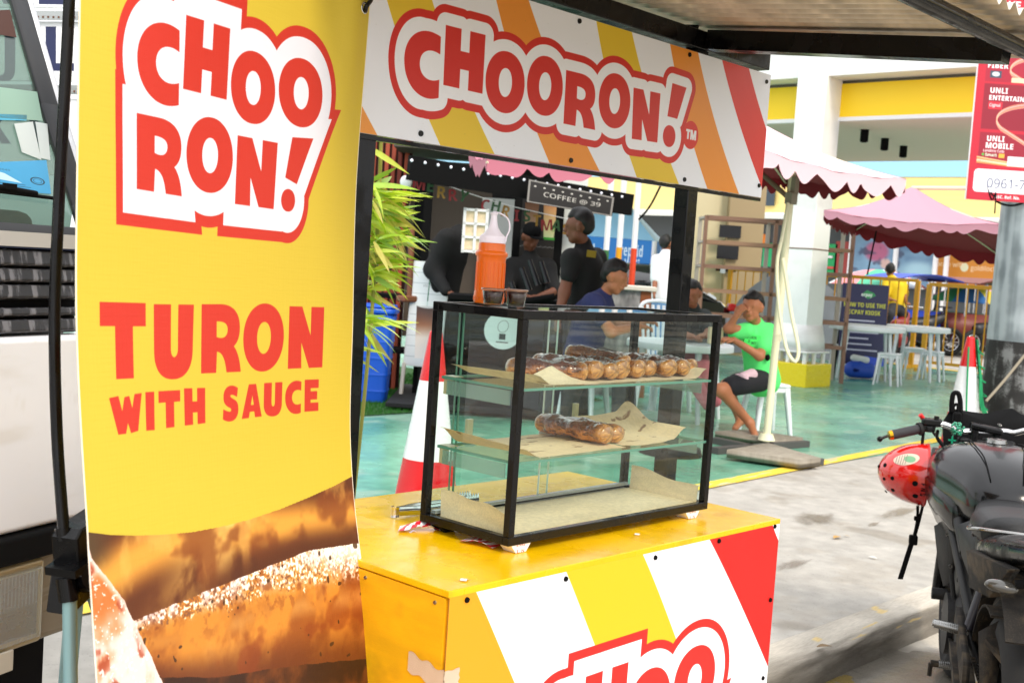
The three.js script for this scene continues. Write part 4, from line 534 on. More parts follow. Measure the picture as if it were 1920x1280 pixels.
// ---------------------------------------------------------------- cones, bamboo, bin
const coneMat = { r: mat(0xd0121a, 0.5, { roughnessMap: T.wear }), w: mat(0xe8e8ea, 0.45, { roughnessMap: T.wear }) };
function cone(pos, label, dirty) {
  const t = thing('traffic_cone', label, 'traffic cone', pos, 0.4, 'traffic cones'), R = (y) => 0.172 - 0.142 * (y - 0.05) / 0.95;
  part(t, 'base', [rbox(0.44, 0.045, 0.44, 0.02, [0, 0.0225, 0], [0, 0, 0], 3)], mat(0x3a3a3a, 0.85)); part(t, 'lower_band', lathe([[R(0.045) + 0.02, 0.045], [R(0.06), 0.06], [R(0.38), 0.38]]), coneMat.r); part(t, 'white_band', lathe([[R(0.38), 0.38], [R(0.76), 0.76]]), coneMat.w); part(t, 'upper_band', lathe([[R(0.76), 0.76], [R(0.99), 0.99], [R(0.99) - 0.006, 1.0], [0.018, 1.002], [0.016, 0.97]]), coneMat.r); return t;
}
cone([[2.644, 0.27, -2.863][0], 0, [2.644, 0.27, -2.863][2]], 'red and white traffic cone directly behind the glass case');
const cn2p = [8.273, 0.701, -2.516];
cone([cn2p[0], 0, cn2p[2]], 'red and white traffic cone draped with green net beside the grey post');
{
  const net = thing('green_net', 'green net and rope hanging on the far traffic cone', 'net', [cn2p[0], 0, cn2p[2]]), gm = mat(0x17905a, 0.8);
  const rr2 = (a, y, k = 0.02) => { const r = 0.172 - 0.142 * (y - 0.05) / 0.95 + k; return [Math.cos(a) * r, y, Math.sin(a) * r]; };
  for (let i = 0; i < 9; i++) { const a0 = 0.6 + i * 0.13; part(net, 'strand', tube([rr2(a0 - 0.3, 0.98), rr2(a0, 0.7, 0.03), rr2(a0 + 0.1 * Math.sin(i), 0.4, 0.05), [0.24 + i * 0.04, 0.2 - 0.01 * i, 0.22 + 0.03 * i]], 0.006, 24, 5), gm); }
  for (let i = 0; i < 7; i++) part(net, 'strand', tube([rr2(0.5, 0.9 - i * 0.11, 0.015), rr2(1.1, 0.86 - i * 0.11, 0.06), rr2(1.8, 0.9 - i * 0.12, 0.03)], 0.005, 14, 5), gm);
  part(net, 'strand', tube([rr2(2.9, 0.92), rr2(2.7, 0.6), rr2(2.6, 0.3, 0.05), rr2(2.5, 0.1, 0.12)], 0.008, 20, 5), gm); part(net, 'rope', tube([rr2(0.6, 0.33), rr2(1.4, 0.27, 0.03), rr2(2.4, 0.3)], 0.011, 20, 6), mat(0x4c8a4e, 0.8)); part(net, 'knot', ball(0.045, rr2(0.8, 0.37, 0.03), [1, 1.2, 1]), mat(0xc9c3b4, 0.8));
}
{
  const bp = [1.588, 0.891, -2.22], t = thing('bamboo_plant', 'potted bamboo with bright yellow green leaves beside the left stall post', 'plant', [bp[0], 0, bp[2]]);
  part(t, 'pot', lathe([[0.01, 0], [0.13, 0], [0.17, 0.28], [0.18, 0.28], [0.18, 0.31], [0.155, 0.31], [0.15, 0.27], [0.01, 0.27]]), mat(0x5b3423, 0.8));
  const sm3 = mat(0x8a8a3a, 0.6), lm = [0xc4de3a, 0xa9cf30, 0xdcea58, 0x8fb82c, 0xd2c860].map((c) => mat(c, 0.5, { transmission: 0.4, thickness: 0 }));
  const R3 = [0.679, 0, 0.731], F3 = [0.731, 0, -0.679];
  const leafG = (l, w, bend) => { const n = 8, pos = [], idx = [], uv = []; for (let i = 0; i <= n; i++) { const s = i / n, ww = w * Math.sin(Math.PI * Math.min(1, 0.08 + s * 0.95)) ** 0.8 * (1 - s * 0.35), y = -bend * s * s * l, x = l * s * (1 - 0.15 * bend * s); for (const k of [-1, 0, 1]) { pos.push(x, y - (k ? 0 : 0.12 * ww), k * ww * (i === n ? 0.02 : 1)); uv.push(s, k * 0.5 + 0.5); } } for (let i = 0; i < n; i++) for (const k of [0, 1]) { const a = i * 3 + k; idx.push(a, a + 1, a + 3, a + 1, a + 4, a + 3); } const g = new THREE.BufferGeometry(); g.setAttribute('position', new THREE.Float32BufferAttribute(pos, 3)); g.setAttribute('uv', new THREE.Float32BufferAttribute(uv, 2)); g.setIndex(idx); g.computeVertexNormals(); return g; };
  const shapes = [leafG(0.2, 0.0125, 0.2), leafG(0.16, 0.0115, 0.45), leafG(0.23, 0.014, 0.3), leafG(0.14, 0.011, 0.12)];
  const stems = [[-0.05, 0.05, 0.02], [0.0, 0.0, -0.04], [-0.11, -0.04, 0.03], [-0.02, -0.1, 0.0], [0.035, 0.06, 0.0]];
  for (const [a, b, l] of stems) part(t, 'stem', tube([[a * R3[0] + b * F3[0], 0.25, a * R3[2] + b * F3[2]], [a * 1.2, 0.9, b], [(a + l) * R3[0] + b, 1.4, a * R3[2]], [(a + l) * 1.1, 1.85, b * 1.1]], 0.0075, 24, 7), sm3);
  // leaf tufts at twig ends
  let n = 0;
  for (const [px, y, cnt, spread] of [[0.03, 1.6, 14, 0.9], [0.09, 1.55, 16, 0.7], [0.06, 1.5, 16, 0.8], [0.1, 1.47, 14, 0.6], [0.03, 1.42, 16, 0.9], [0.08, 1.38, 15, 0.8], [0.04, 1.32, 15, 0.8], [0.07, 1.27, 14, 0.8], [0.02, 1.22, 12, 0.9], [0.02, 1.11, 8, 0.9], [0.05, 1.06, 9, 0.8], [0.0, 1.5, 14, 1], [-0.06, 1.4, 14, 1], [-0.06, 1.22, 12, 1], [-0.04, 1.0, 8, 1], [0.03, 1.86, 6, 0.4], [0.03, 1.76, 6, 0.4]]) {
    const bz = rr(-0.1, 0.1); part(t, 'twig', rod([-0.06 * R3[0] + bz * F3[0], y - 0.08, -0.06 * R3[2] + bz * F3[2]], [px * R3[0] + bz * F3[0], y, px * R3[2] + bz * F3[2]], 0.003, 0.0015, 6), sm3);
    for (let i = 0; i < cnt; i++) {
      const o = part(t, 'leaf', shapes[(rnd() * 4) | 0], lm[(rnd() * 5) | 0]); o.position.set(px * R3[0] + bz * F3[0] + rr(-0.02, 0.02), y + rr(-0.035, 0.035), px * R3[2] + bz * F3[2] + rr(-0.02, 0.02));
      const yaw = 0.82 * -1 + rr(-1.3, 1.3) * spread; o.rotation.set(rr(-1.4, 1.4), yaw, rr(-0.75, 0.6), 'YZX'); const s = rr(0.75, 1.2); o.scale.set(s, s, s); n++;
    }
  }
}
{
  const p = [5.723, 0, -6.949], t = thing('blue_bin', 'blue plastic bin with ribbed sides behind the bamboo', 'bin', p, -0.82), m = mat(0x1455c8, 0.45), w = 0.36, H = 0.86;
  const ringAt = (y, s) => { const r = []; for (let i = 0; i < 32; i++) { const a = (i / 32) * Math.PI * 2, c = Math.cos(a), q = Math.sin(a), e = 0.35; r.push([Math.sign(c) * Math.abs(c) ** e * s, y, Math.sign(q) * Math.abs(q) ** e * s]); } return r; };
  part(t, 'body', loft([[0, 0.145], [0.02, 0.155], [0.1, 0.16], [0.105, 0.166], [0.12, 0.166], [0.125, 0.162], [0.25, 0.168], [0.255, 0.174], [0.27, 0.174], [0.275, 0.17], [0.4, 0.176], [0.405, 0.182], [0.42, 0.182], [0.425, 0.178], [0.55, 0.184], [0.555, 0.19], [0.57, 0.19], [0.575, 0.186], [0.7, 0.192], [0.705, 0.198], [0.72, 0.198], [0.725, 0.194], [H - 0.04, 0.2]].map(([y, s]) => ringAt(y, s))), m);
  part(t, 'rim', loft([[H - 0.04, 0.2], [H - 0.04, 0.215], [H, 0.215], [H, 0.2], [H - 0.02, 0.19]].map(([y, s]) => ringAt(y, s)), false), m); part(t, 'lid', loft([[H, 0.205], [H + 0.03, 0.195], [H + 0.035, 0.1]].map(([y, s]) => ringAt(y, s))), m);
}

// ---------------------------------------------------------------- coffee kiosk
const VW = -0.8222;                                              // faces the photograph's side of the court
const place = (o) => (p) => { const c = Math.cos(o.rotation.y), s = Math.sin(o.rotation.y), x = p[0] - o.position.x, z = p[2] - o.position.z; return [c * x - s * z, p[1] - o.position.y, s * x + c * z]; };
{
  const t = thing('coffee_kiosk', 'black coffee kiosk with a bulb lit fascia and a COFFEE @ 39 board', 'kiosk', [7.02, 0, -6.23], VW), L = place(t);
  const wood = dataTex(512, 256, (u, v) => { const r = Math.abs(Math.sin(u * Math.PI * 24)), f = fbm(u * 30, v * 3, 3); return mixc([62, 22, 14], [128, 50, 30], r * 0.8 + 0.3 * (f - 0.5)); });
  const rect = (n, a, b, d, m, z = 0) => { const A = L(a), B = L(b), w = Math.abs(B[0] - A[0]), h = Math.abs(B[1] - A[1]); return part(t, n, box(w, h, d, [(A[0] + B[0]) / 2, (A[1] + B[1]) / 2, (A[2] + B[2]) / 2 + z]), m); };
  // ribbed red brown wall at the left, built of separate slats
  const rw = L([6.227, 3.036, -7.894]), rg = part(t, 'ribbed_wall', box(0.62, 3.1, 0.03, [rw[0] + 0.2, 1.5, rw[2] - 0.04]), mat(0x3a1510, 0.8)); for (let i = 0; i < 9; i++) part(rg, 'slat', rbox(0.042, 3.1, 0.03, 0.008, [rw[0] - 0.06 + i * 0.065, 1.5, rw[2]]), mat([0x8a3620, 0x742a1a, 0x9a4026][i % 3], 0.7));
  rect('back_wall', [6.887, 2.326, -7.85], [7.366, 0.523, -7.156], 0.04, mat(0x6f6459, 0.8)); rect('back_wall', [7.372, 2.373, -7.332], [7.952, 0.581, -6.531], 0.04, mat(0x1d1d1f, 0.8)); rect('white_panel', [7.3, 1.987, -7.225], [7.492, 0.981, -6.918], 0.03, mat(0xd8dcd9, 0.5)); rect('white_panel', [7.341, 2.41, -6.192], [7.411, 0.639, -5.941], 0.1, mat(0xd9dcd8, 0.5)); rect('roof_panel', [6.461, 2.355, -7.575], [7.641, 2.393, -6.309], 1.2, mat(0x4c443c, 0.8)); rect('floor_platform', [6.02, 0.04, -6.938], [7.24, 0.071, -5.627], 1.6, mat(0x141414, 0.8));
  for (const [x, d] of [[788, 10.3], [968, 10.4], [1052, 10.5]]) { const a = L(x === 788 ? [6.524, 2.126, -7.191] : x === 968 ? [7.044, 2.127, -6.483] : [7.243, 2.096, -6.119]); part(t, 'post', box(0.075, a[1], 0.075, [a[0], a[1] / 2, a[2]]), M.blackMatt); }
  rect('side_post', [6.575, 2.132, -7.431], [6.605, 0.622, -7.248], 0.05, M.blackMatt);
  const cA = L([5.876, 0.97, -6.154]), cB = L([6.775, 0.924, -5.476]); part(t, 'service_counter', [rbox(cB[0] - cA[0], 0.05, 0.5, 0.01, [(cA[0] + cB[0]) / 2, 1.02, cA[2] - 0.2]), box(cB[0] - cA[0] - 0.04, 1.0, 0.4, [(cA[0] + cB[0]) / 2, 0.5, cA[2] - 0.22])], M.blackMatt);
  const sA = L([5.983, 0.991, -7.366]), sB = L([6.328, 0.949, -6.99]); part(t, 'side_counter', [box(sB[0] - sA[0], 0.04, 0.4, [(sA[0] + sB[0]) / 2, 0.96, sA[2]]), box(sB[0] - sA[0], 0.04, 0.38, [(sA[0] + sB[0]) / 2, 0.45, sA[2]]), box(0.04, 0.96, 0.38, [sB[0], 0.48, sA[2]])], M.blackMatt);
  const seal = canvasTex(256, 256, (g) => { g.fillStyle = '#dfe9e8'; g.fillRect(0, 0, 256, 256); g.fillStyle = '#333'; g.fillRect(104, 150, 44, 40); g.fillRect(84, 204, 84, 8); g.strokeStyle = '#555'; g.lineWidth = 3; g.beginPath(); g.ellipse(128, 100, 34, 42, 0.4, 0, 7); g.stroke(); }), sp = L([6.187, 0.753, -5.767]); part(t, 'round_label', at(new THREE.CircleGeometry(0.165, 32), [sp[0], sp[1], cA[2] + 0.003], [0, 0, 0]), mat(0xffffff, 0.4, { map: seal }));
  // sloping fascia with bulbs
  const fa = L([5.242, 2.07, -6.062]), fb = L([7.691, 1.969, -5.624]); part(t, 'fascia', beam(fa, fb, 0.2, 0.05, [0, 0, 1]), M.blackMatt);
  const bm = mat(0xf4f4ff, 0.3, { emissive: 0xdfe6ff, emissiveIntensity: 0.12 }); for (let i = 0; i < 19; i++) { const f = 0.012 + i * 0.052; part(t, 'bulb', ball(0.013, [lerp(fa[0], fb[0], f), lerp(fa[1], fb[1], f) + 0.06, lerp(fa[2], fb[2], f) + 0.035], [1, 1, 1], 10), bm); }
  const bt = canvasTex(640, 256, (g, W, H) => { g.fillStyle = '#1c1b1b'; g.fillRect(0, 0, W, H); g.strokeStyle = '#8d8a86'; g.lineWidth = 14; g.strokeRect(7, 7, W - 14, H - 14); g.fillStyle = '#c9c6c0'; g.font = '74px sans-serif'; g.textAlign = 'center'; g.fillText('COFFEE @ 39', W / 2 + 10, 158); for (let i = 0; i < 9; i++) { g.beginPath(); g.arc(50 + i * 68, 62, 9, 0, 7); g.fill(); } });
  const A = L([6.325, 2.079, -5.707]), B = L([7.067, 1.99, -5.341]), C = L([7.05, 1.822, -5.342]), D = L([6.311, 1.884, -5.702]), g = new THREE.BufferGeometry(); g.setAttribute('position', new THREE.Float32BufferAttribute([D, C, B, D, B, A].flat(), 3)); g.setAttribute('uv', new THREE.Float32BufferAttribute([0, 0, 1, 0, 1, 1, 0, 0, 1, 1, 0, 1], 2)); g.computeVertexNormals();
  const bo = part(t, 'price_board', panel([A, B, C, D].map((p) => [p[0], p[1], p[2] - 0.025]), 0.03), M.blackMatt); part(bo, 'board_print', g, mat(0xffffff, 0.5, { map: bt }));
  const menu = canvasTex(256, 384, (g, W, H) => { g.fillStyle = '#26221f'; g.fillRect(0, 0, W, H); for (const [x, a, b] of [[20, '#7a4b2c', '#d8c4a8'], [140, '#d08c58', '#cfe0a8']]) { const q = g.createLinearGradient(0, 30, 0, 250); q.addColorStop(0, a); q.addColorStop(1, b); g.fillStyle = q; g.beginPath(); g.moveTo(x, 30); g.lineTo(x + 92, 30); g.lineTo(x + 78, 250); g.lineTo(x + 14, 250); g.fill(); } g.fillStyle = '#3d9a36'; g.fillRect(150, 238, 74, 16); g.font = '44px sans-serif'; g.fillText('39', 200, 200); g.strokeStyle = '#aaa'; g.lineWidth = 2; g.beginPath(); for (let x = 0; x < 256; x += 8) g.lineTo(x, 300 + 4 * Math.sin(x)); g.stroke(); });
  const m0 = L([7.623, 1.7, -6.701]); part(t, 'menu_poster', at(new THREE.PlaneGeometry(0.4, 0.62), m0), mat(0xffffff, 0.4, { map: menu }));
  // things hanging and standing in the kiosk
  const gl = thing('letter_garland', 'garland of red, green and gold letters spelling MERRY CHRISTMAS under the kiosk fascia', 'garland', [7.02, 0, -6.23], VW);
  const cols = [0x7e161c, 0x1f4a26, 0x8a6620], word = 'MERRY CHRISTMAS', g0 = L([5.437, 1.984, -6.138]), g1 = L([7.04, 1.717, -5.858]);
  part(gl, 'string', tube([[g0[0] - 0.08, g0[1] + 0.06, g0[2]], [(g0[0] + g1[0]) / 2, (g0[1] + g1[1]) / 2 + 0.02, (g0[2] + g1[2]) / 2], [g1[0] + 0.05, g1[1] + 0.06, g1[2]]], 0.004, 30, 5), M.white);
  [...word].forEach((ch, i) => { if (ch === ' ') return; const f = i / (word.length - 1), k = new TextGeometry(ch, { font, size: 0.1, depth: 0.006, curveSegments: 4 }); k.computeBoundingBox(); k.translate(-(k.boundingBox.min.x + k.boundingBox.max.x) / 2, -0.06, 0); part(gl, 'letter', at(k, [lerp(g0[0], g1[0], f), lerp(g0[1], g1[1], f) - 0.02 + 0.015 * Math.sin(i * 2), lerp(g0[2], g1[2], f)], [0, 0, rr(-0.2, 0.2) - 0.1]), mat(cols[i % 3], 0.6)); });
  part(gl, 'ornament', ball(0.05, [g0[0] - 0.11, g0[1] - 0.02, g0[2]], [1, 1.1, 0.5]), M.white);
  const bx = thing('cardboard_boxes', 'brown boxes stacked in a white wire holder at the kiosk window', 'boxes', [7.02, 0, -6.23], VW), b0 = L([6.036, 1.424, -6.173]), b1 = L([6.188, 1.785, -6.045]), bw = b1[0] - b0[0], bh = b1[1] - b0[1];
  for (let r = 0; r < 3; r++) for (let c = 0; c < 2; c++) part(bx, 'box', rbox(bw * 0.46, bh * 0.27, 0.12, 0.006, [b0[0] + bw * (0.25 + 0.5 * c), b0[1] + bh * (0.17 + r * 0.33), b0[2]]), M.kraft); part(bx, 'holder', [0, 0.5, 1].flatMap((f) => [box(0.025, bh * 1.08, 0.02, [b0[0] + bw * f, (b0[1] + b1[1]) / 2, b0[2] + 0.07])]).concat([0, 0.34, 0.67, 1].map((f) => box(bw * 1.1, 0.022, 0.02, [b0[0] + bw / 2, b0[1] + bh * f, b0[2] + 0.07]))), M.white);
  const sk = [6.118, 0.974, -6.925], sk2 = [6.133, 1.618, -6.971]; solo('wooden_stick', [rod(sk, sk2, 0.028), rbox(0.3, 0.06, 0.12, 0.02, [6.131, 0.95, -6.908])].map((x) => x), mat(0x7a4a2e, 0.7), 'brown wooden broom stick standing at the left of the kiosk', 'broom');
  // dark syrup bottles slanting in a rack on the counter
  const sy = thing('syrup_rack', 'row of dark bottles slanting in a rack on the kiosk counter', 'bottles', [0, 0, 0]); for (const [a, b] of [[[6.209, 1.041, -5.655], [6.178, 1.184, -5.703]], [[6.285, 1.117, -5.581], [6.241, 1.31, -5.647]], [[6.335, 1.168, -5.532], [6.289, 1.383, -5.603]], [[6.392, 1.196, -5.474], [6.355, 1.376, -5.531]]]) part(sy, 'bottle', rod(a, b, 0.03, 0.022), mat(0x2a2a2e, 0.18, { metalness: 0.4 })); part(sy, 'rack', rod([6.168, 0.991, -5.694], [6.435, 1.081, -5.415], 0.03), M.blackMatt);
  // sandwich board
  const ab = thing('sandwich_board', 'white sandwich board with an iced coffee picture in front of the kiosk', 'sandwich board', [6.226, 0, -6.792], VW - 0.25);
  const tx = canvasTex(320, 640, (g, W, H) => { g.fillStyle = '#dfe4e4'; g.fillRect(0, 0, W, H); g.fillStyle = '#b6bfc0'; for (let i = 0; i < 9; i++) g.fillRect(0, 60 + i * 66, W, 5); g.fillStyle = '#0f6a44'; g.fillRect(150, 20, 10, 260); const q = g.createLinearGradient(0, 270, 0, 600); q.addColorStop(0, '#35201a'); q.addColorStop(0.35, '#8a5a3c'); q.addColorStop(0.6, '#ddd2c6'); q.addColorStop(1, '#efe9e2'); g.fillStyle = q; g.beginPath(); g.moveTo(60, 270); g.lineTo(260, 270); g.lineTo(232, 600); g.lineTo(90, 600); g.fill(); g.fillStyle = 'rgba(225,232,230,.85)'; g.beginPath(); g.ellipse(160, 262, 112, 22, 0, 0, 7); g.fill(); g.fillStyle = '#777'; g.font = '20px sans-serif'; g.textAlign = 'center'; g.fillText('ICED COFFEE', 160, 150); });
  part(ab, 'front_board', [at(new THREE.BoxGeometry(0.36, 0.98, 0.02), [0.02, 0.82, 0.05], [-0.13, 0, 0])], mat(0xd9dcda, 0.5)); part(ab, 'board_print', at(new THREE.PlaneGeometry(0.34, 0.95), [0.02, 0.822, 0.062], [-0.13, 0, 0]), mat(0xffffff, 0.4, { map: tx })); for (const s of [-1, 1]) { part(ab, 'leg', beam([0.02 + s * 0.17, 0, 0.17], [0.02 + s * 0.17, 0.36, 0.12], 0.03), mat(0xcfc9bd, 0.7)); part(ab, 'rear_leg', beam([0.02 + s * 0.17, 0, -0.28], [0.02 + s * 0.16, 1.25, -0.02], 0.03), mat(0x6b4a34, 0.8)); }
}

// ---------------------------------------------------------------- umbrellas
const clothTop = mat(0xe2c2ca, 0.8, { bumpMap: scaled(T.grain, 4, 4), bumpScale: 0.001 }), clothPink = mat(0xb56a7c, 0.8), clothDark = mat(0x8e1f2c, 0.85);  // canopies: pale pink upper sheets over dark maroon lower sheets
function canopy(t, corners, apex, drop, ns, mTop, base) {
  const rel = (p) => [p[0] - base[0], p[1] - base[1], p[2] - base[2]], C = corners.map(rel), A = rel(apex);
  C.forEach((c, i) => {
    const nsc = Array.isArray(ns) ? ns[i] : ns, dr = Array.isArray(drop) ? drop[i] : drop, amp = Array.isArray(drop) ? 0.45 : 0.65, e = C[(i + 1) % 4], edge = (u) => [lerp(c[0], e[0], u), lerp(c[1], e[1], u) - 0.05 * Math.sin(u * Math.PI) + 0.008 * Math.sin(u * 23 + i * 3), lerp(c[2], e[2], u)], top = (u, v, o) => { const q = edge(u); return [lerp(A[0], q[0], v), lerp(A[1], q[1], v) - 0.06 * Math.sin(v * Math.PI) - o, lerp(A[2], q[2], v)]; };
    part(t, 'canopy_panel', sheet((u, v) => top(u, v, 0), 12, 10, 0.002), mTop); part(t, 'canopy_underside', sheet((u, v) => top(u, v, 0.006), 12, 10, 0.002), clothDark);
    const mx = (C[0][0] + C[2][0]) / 2, mz = (C[0][2] + C[2][2]) / 2, val = (k) => (u, v) => { const q = edge(u), s = dr * (1 - amp + amp * Math.abs(Math.sin((u + (0.25 / nsc) * Math.sin(u * 17 + i * 2)) * Math.PI * nsc)) ** 0.8 * (0.85 + 0.15 * Math.sin(u * 41 + i))); return [lerp(q[0], mx, k), q[1] - 0.003 - v * s, lerp(q[2], mz, k)]; };
    part(t, 'valance', sheet(val(0), nsc * 12, 3, 0.003), mTop); part(t, 'valance_inner_side', sheet(val(0.005), nsc * 12, 3, 0.002), clothDark); part(t, 'rib', rod([A[0], A[1] - 0.09, A[2]], [c[0], c[1] - 0.045, c[2]], 0.009), M.cream);
  });
}
{
  const base = [[7.015, 0, -3.575][0], 0, [7.015, 0, -3.575][2]], t = thing('patio_umbrella', 'pale pink umbrella on a cream side pole, above the boy in green', 'umbrella', base, 0, 'patio umbrellas');
  const rel = (p) => [p[0] - base[0], p[1], p[2] - base[2]];
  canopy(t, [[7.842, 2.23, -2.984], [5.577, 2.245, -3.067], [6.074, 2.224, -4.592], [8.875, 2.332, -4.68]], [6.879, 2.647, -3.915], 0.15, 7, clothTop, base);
  const top = rel([6.995, 2.172, -3.522]); part(t, 'pole', rod([0, 0.06, 0], [top[0], 2.35, top[2]], 0.03), M.cream); part(t, 'arm', [rod(rel([6.977, 1.996, -3.523]), rel([6.791, 2.278, -3.826]), 0.02), rod([top[0], 2.35, top[2]], rel([6.878, 2.541, -3.905]), 0.025)], mat(0x6a5b48, 0.7)); part(t, 'bracket', [box(0.09, 0.09, 0.06, rel([6.986, 1.997, -3.514])), box(0.06, 0.14, 0.06, rel([7, 2.098, -3.509]))], mat(0x8d8a78, 0.6));
  part(t, 'handle_tube', [tube([[6.924, 1.958, -3.503], [6.877, 1.707, -3.5], [6.822, 1.497, -3.494], [6.8, 1.21, -3.445], [6.804, 0.967, -3.388], [6.819, 0.787, -3.324], [6.852, 0.738, -3.283], [6.869, 0.805, -3.272], [6.852, 1.094, -3.349], [6.84, 1.378, -3.419], [6.841, 1.524, -3.461]].map(rel), 0.0145, 90, 8)], M.cream); part(t, 'collar', [cyl(0.034, 0.034, 0.05, rel([6.908, 0.904, -3.49])), cyl(0.05, 0.07, 0.05, [0, 0.1, 0])], M.cream);
  const cb = mat(0xe4ded2, 0.9, { box: 0.6, map: T.concrete, bumpMap: T.grain, bumpScale: 0.004 }), st = mat(0x4d4c4a, 0.6);
  const slab = (P, y0, h) => loft([y0, y0 + h].map((y) => P.map((p) => [p[0] - base[0], y, p[2] - base[2]])));
  part(t, 'base_beam', beam([[6.342, 0, -3.617][0] - base[0], 0.03, [6.342, 0, -3.617][2] - base[2]], [[7.487, 0, -3.476][0] - base[0], 0.03, [7.487, 0, -3.476][2] - base[2]], 0.07, 0.05), st); part(t, 'base_beam', beam([[6.825, 0, -3.935][0] - base[0], 0.03, [6.825, 0, -3.935][2] - base[2]], [[6.694, 0, -2.911][0] - base[0], 0.03, [6.694, 0, -2.911][2] - base[2]], 0.07, 0.05), st); part(t, 'concrete_slab', slab([[6.17, 0, -3.4], [6.83, 0, -3.445], [6.549, 0, -2.841], [6.306, 0, -2.869]], 0.025, 0.06), cb); part(t, 'concrete_slab', slab([[6.982, 0, -4.038], [7.387, 0, -3.985], [7.453, 0, -3.492], [7.034, 0, -3.567]], 0.03, 0.05), cb);
}
{
  const base = [[10.543, 1.114, -3.059][0], 0, [10.543, 1.114, -3.059][2]], t = thing('patio_umbrella', 'drooping pink umbrella with maroon underside, left of the grey post', 'umbrella', base, 0, 'patio umbrellas');
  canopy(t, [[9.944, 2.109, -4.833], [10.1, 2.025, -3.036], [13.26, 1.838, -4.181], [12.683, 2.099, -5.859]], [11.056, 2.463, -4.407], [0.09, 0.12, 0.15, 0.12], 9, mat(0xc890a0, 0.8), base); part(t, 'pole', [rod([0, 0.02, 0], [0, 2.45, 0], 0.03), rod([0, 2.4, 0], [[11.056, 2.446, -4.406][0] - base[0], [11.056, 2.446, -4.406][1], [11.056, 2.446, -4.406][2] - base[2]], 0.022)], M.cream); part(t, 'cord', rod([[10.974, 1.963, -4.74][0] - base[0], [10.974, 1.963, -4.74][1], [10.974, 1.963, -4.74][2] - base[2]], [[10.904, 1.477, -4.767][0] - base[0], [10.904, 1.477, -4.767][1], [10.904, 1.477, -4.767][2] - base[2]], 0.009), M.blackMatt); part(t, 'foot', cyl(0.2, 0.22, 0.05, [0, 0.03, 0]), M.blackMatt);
}
{
  const base = [[5.978, 0.608, -3.8][0], 0, [5.978, 0.608, -3.8][2]], t = thing('patio_umbrella', 'pink umbrella with a scalloped rim in front of the coffee kiosk', 'umbrella', base, 0, 'patio umbrellas');
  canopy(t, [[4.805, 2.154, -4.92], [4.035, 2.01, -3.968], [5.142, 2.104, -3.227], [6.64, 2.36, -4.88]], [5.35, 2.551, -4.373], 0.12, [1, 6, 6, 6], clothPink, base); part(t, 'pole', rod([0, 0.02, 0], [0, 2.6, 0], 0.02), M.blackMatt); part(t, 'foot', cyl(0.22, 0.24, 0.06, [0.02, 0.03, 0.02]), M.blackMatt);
}

// ---------------------------------------------------------------- plastic tables and stools
const leanLeg = (a, b, w0, w1) => { const A = V(a), B = V(b), rg = [0, 0.5, 1].map((f) => { const c = A.clone().lerp(B, f), w = lerp(w0, w1, f); return [[-1, -0.6], [1, -0.6], [0.75, 0.6], [-0.75, 0.6]].map(([x, z]) => [c.x + x * w, c.y, c.z + z * w]); }); return loft(rg); };
function stool(pos, turn, label, grp = 'white plastic stools') {
  const t = thing('plastic_stool', label, 'stool', pos, turn, grp);
  part(t, 'seat', [rbox(0.29, 0.03, 0.29, 0.014, [0, 0.435, 0], [0, 0, 0], 4), box(0.25, 0.05, 0.012, [0, 0.405, 0.125]), box(0.25, 0.05, 0.012, [0, 0.405, -0.125]), box(0.012, 0.05, 0.25, [0.125, 0.405, 0]), box(0.012, 0.05, 0.25, [-0.125, 0.405, 0])], M.plastic);
  for (const [x, z] of [[1, 1], [1, -1], [-1, 1], [-1, -1]]) part(t, 'leg', leanLeg([x * 0.165, 0, z * 0.165], [x * 0.118, 0.43, z * 0.118], 0.019, 0.03), M.plastic); return t;
}
function roundTable(pos, turn, label, r = 0.45) {
  const t = thing('plastic_table', label, 'table', [pos[0], 0, pos[2]], turn, 'white plastic tables');
  part(t, 'tabletop', lathe([[0.001, 0.7], [r - 0.02, 0.7], [r - 0.012, 0.655], [r - 0.002, 0.655], [r, 0.705], [r - 0.012, 0.72], [0.001, 0.72]], 48), M.plastic); part(t, 'apron', lathe([[r - 0.13, 0.64], [r - 0.12, 0.705]], 32), M.plastic);
  for (let i = 0; i < 4; i++) { const a = Math.PI / 4 + i * Math.PI / 2, c = Math.cos(a), s = Math.sin(a); part(t, 'leg', leanLeg([c * (r - 0.04), 0, s * (r - 0.04)], [c * (r - 0.13), 0.7, s * (r - 0.13)], 0.026, 0.04), M.plastic); } return t;
}
roundTable([7.879, 0.72, -5.075], 0.3, 'white round table where the boy in green sits', 0.5); 
roundTable([14.284, 0, -6.376], 0.55, 'white round table in front of the dark kiosk instruction board', 0.52).scale.y = 1.12; roundTable([15.763, 0, -6.291], 0.2, 'white round table at the right, before the yellow fence', 0.46).scale.y = 1.12;
stool([7.864, 0, -4.096], -0.55, 'white stool under the boy in green'); 
for (const [p, a, l] of [[[15.248, 0, -7.243], 0.5, 'white stool left of the far table, next to the white column'], [[15.316, 0, -6.945], 0.9, 'white stool under the middle of the first far table'], [[14.271, 0, -6.003], 0.3, 'white stool nearest the front, below the first far table'], [[16.359, 0, -6.578], 0.6, 'white stool left of the rightmost table'], [[15.941, 0, -6.113], 0.2, 'white stool at the right end of the far tables'], [[7.439, 0, -5.06], 0.8, 'white stool in front of the near table, seen through the glass case']]) stool(p, a, l);

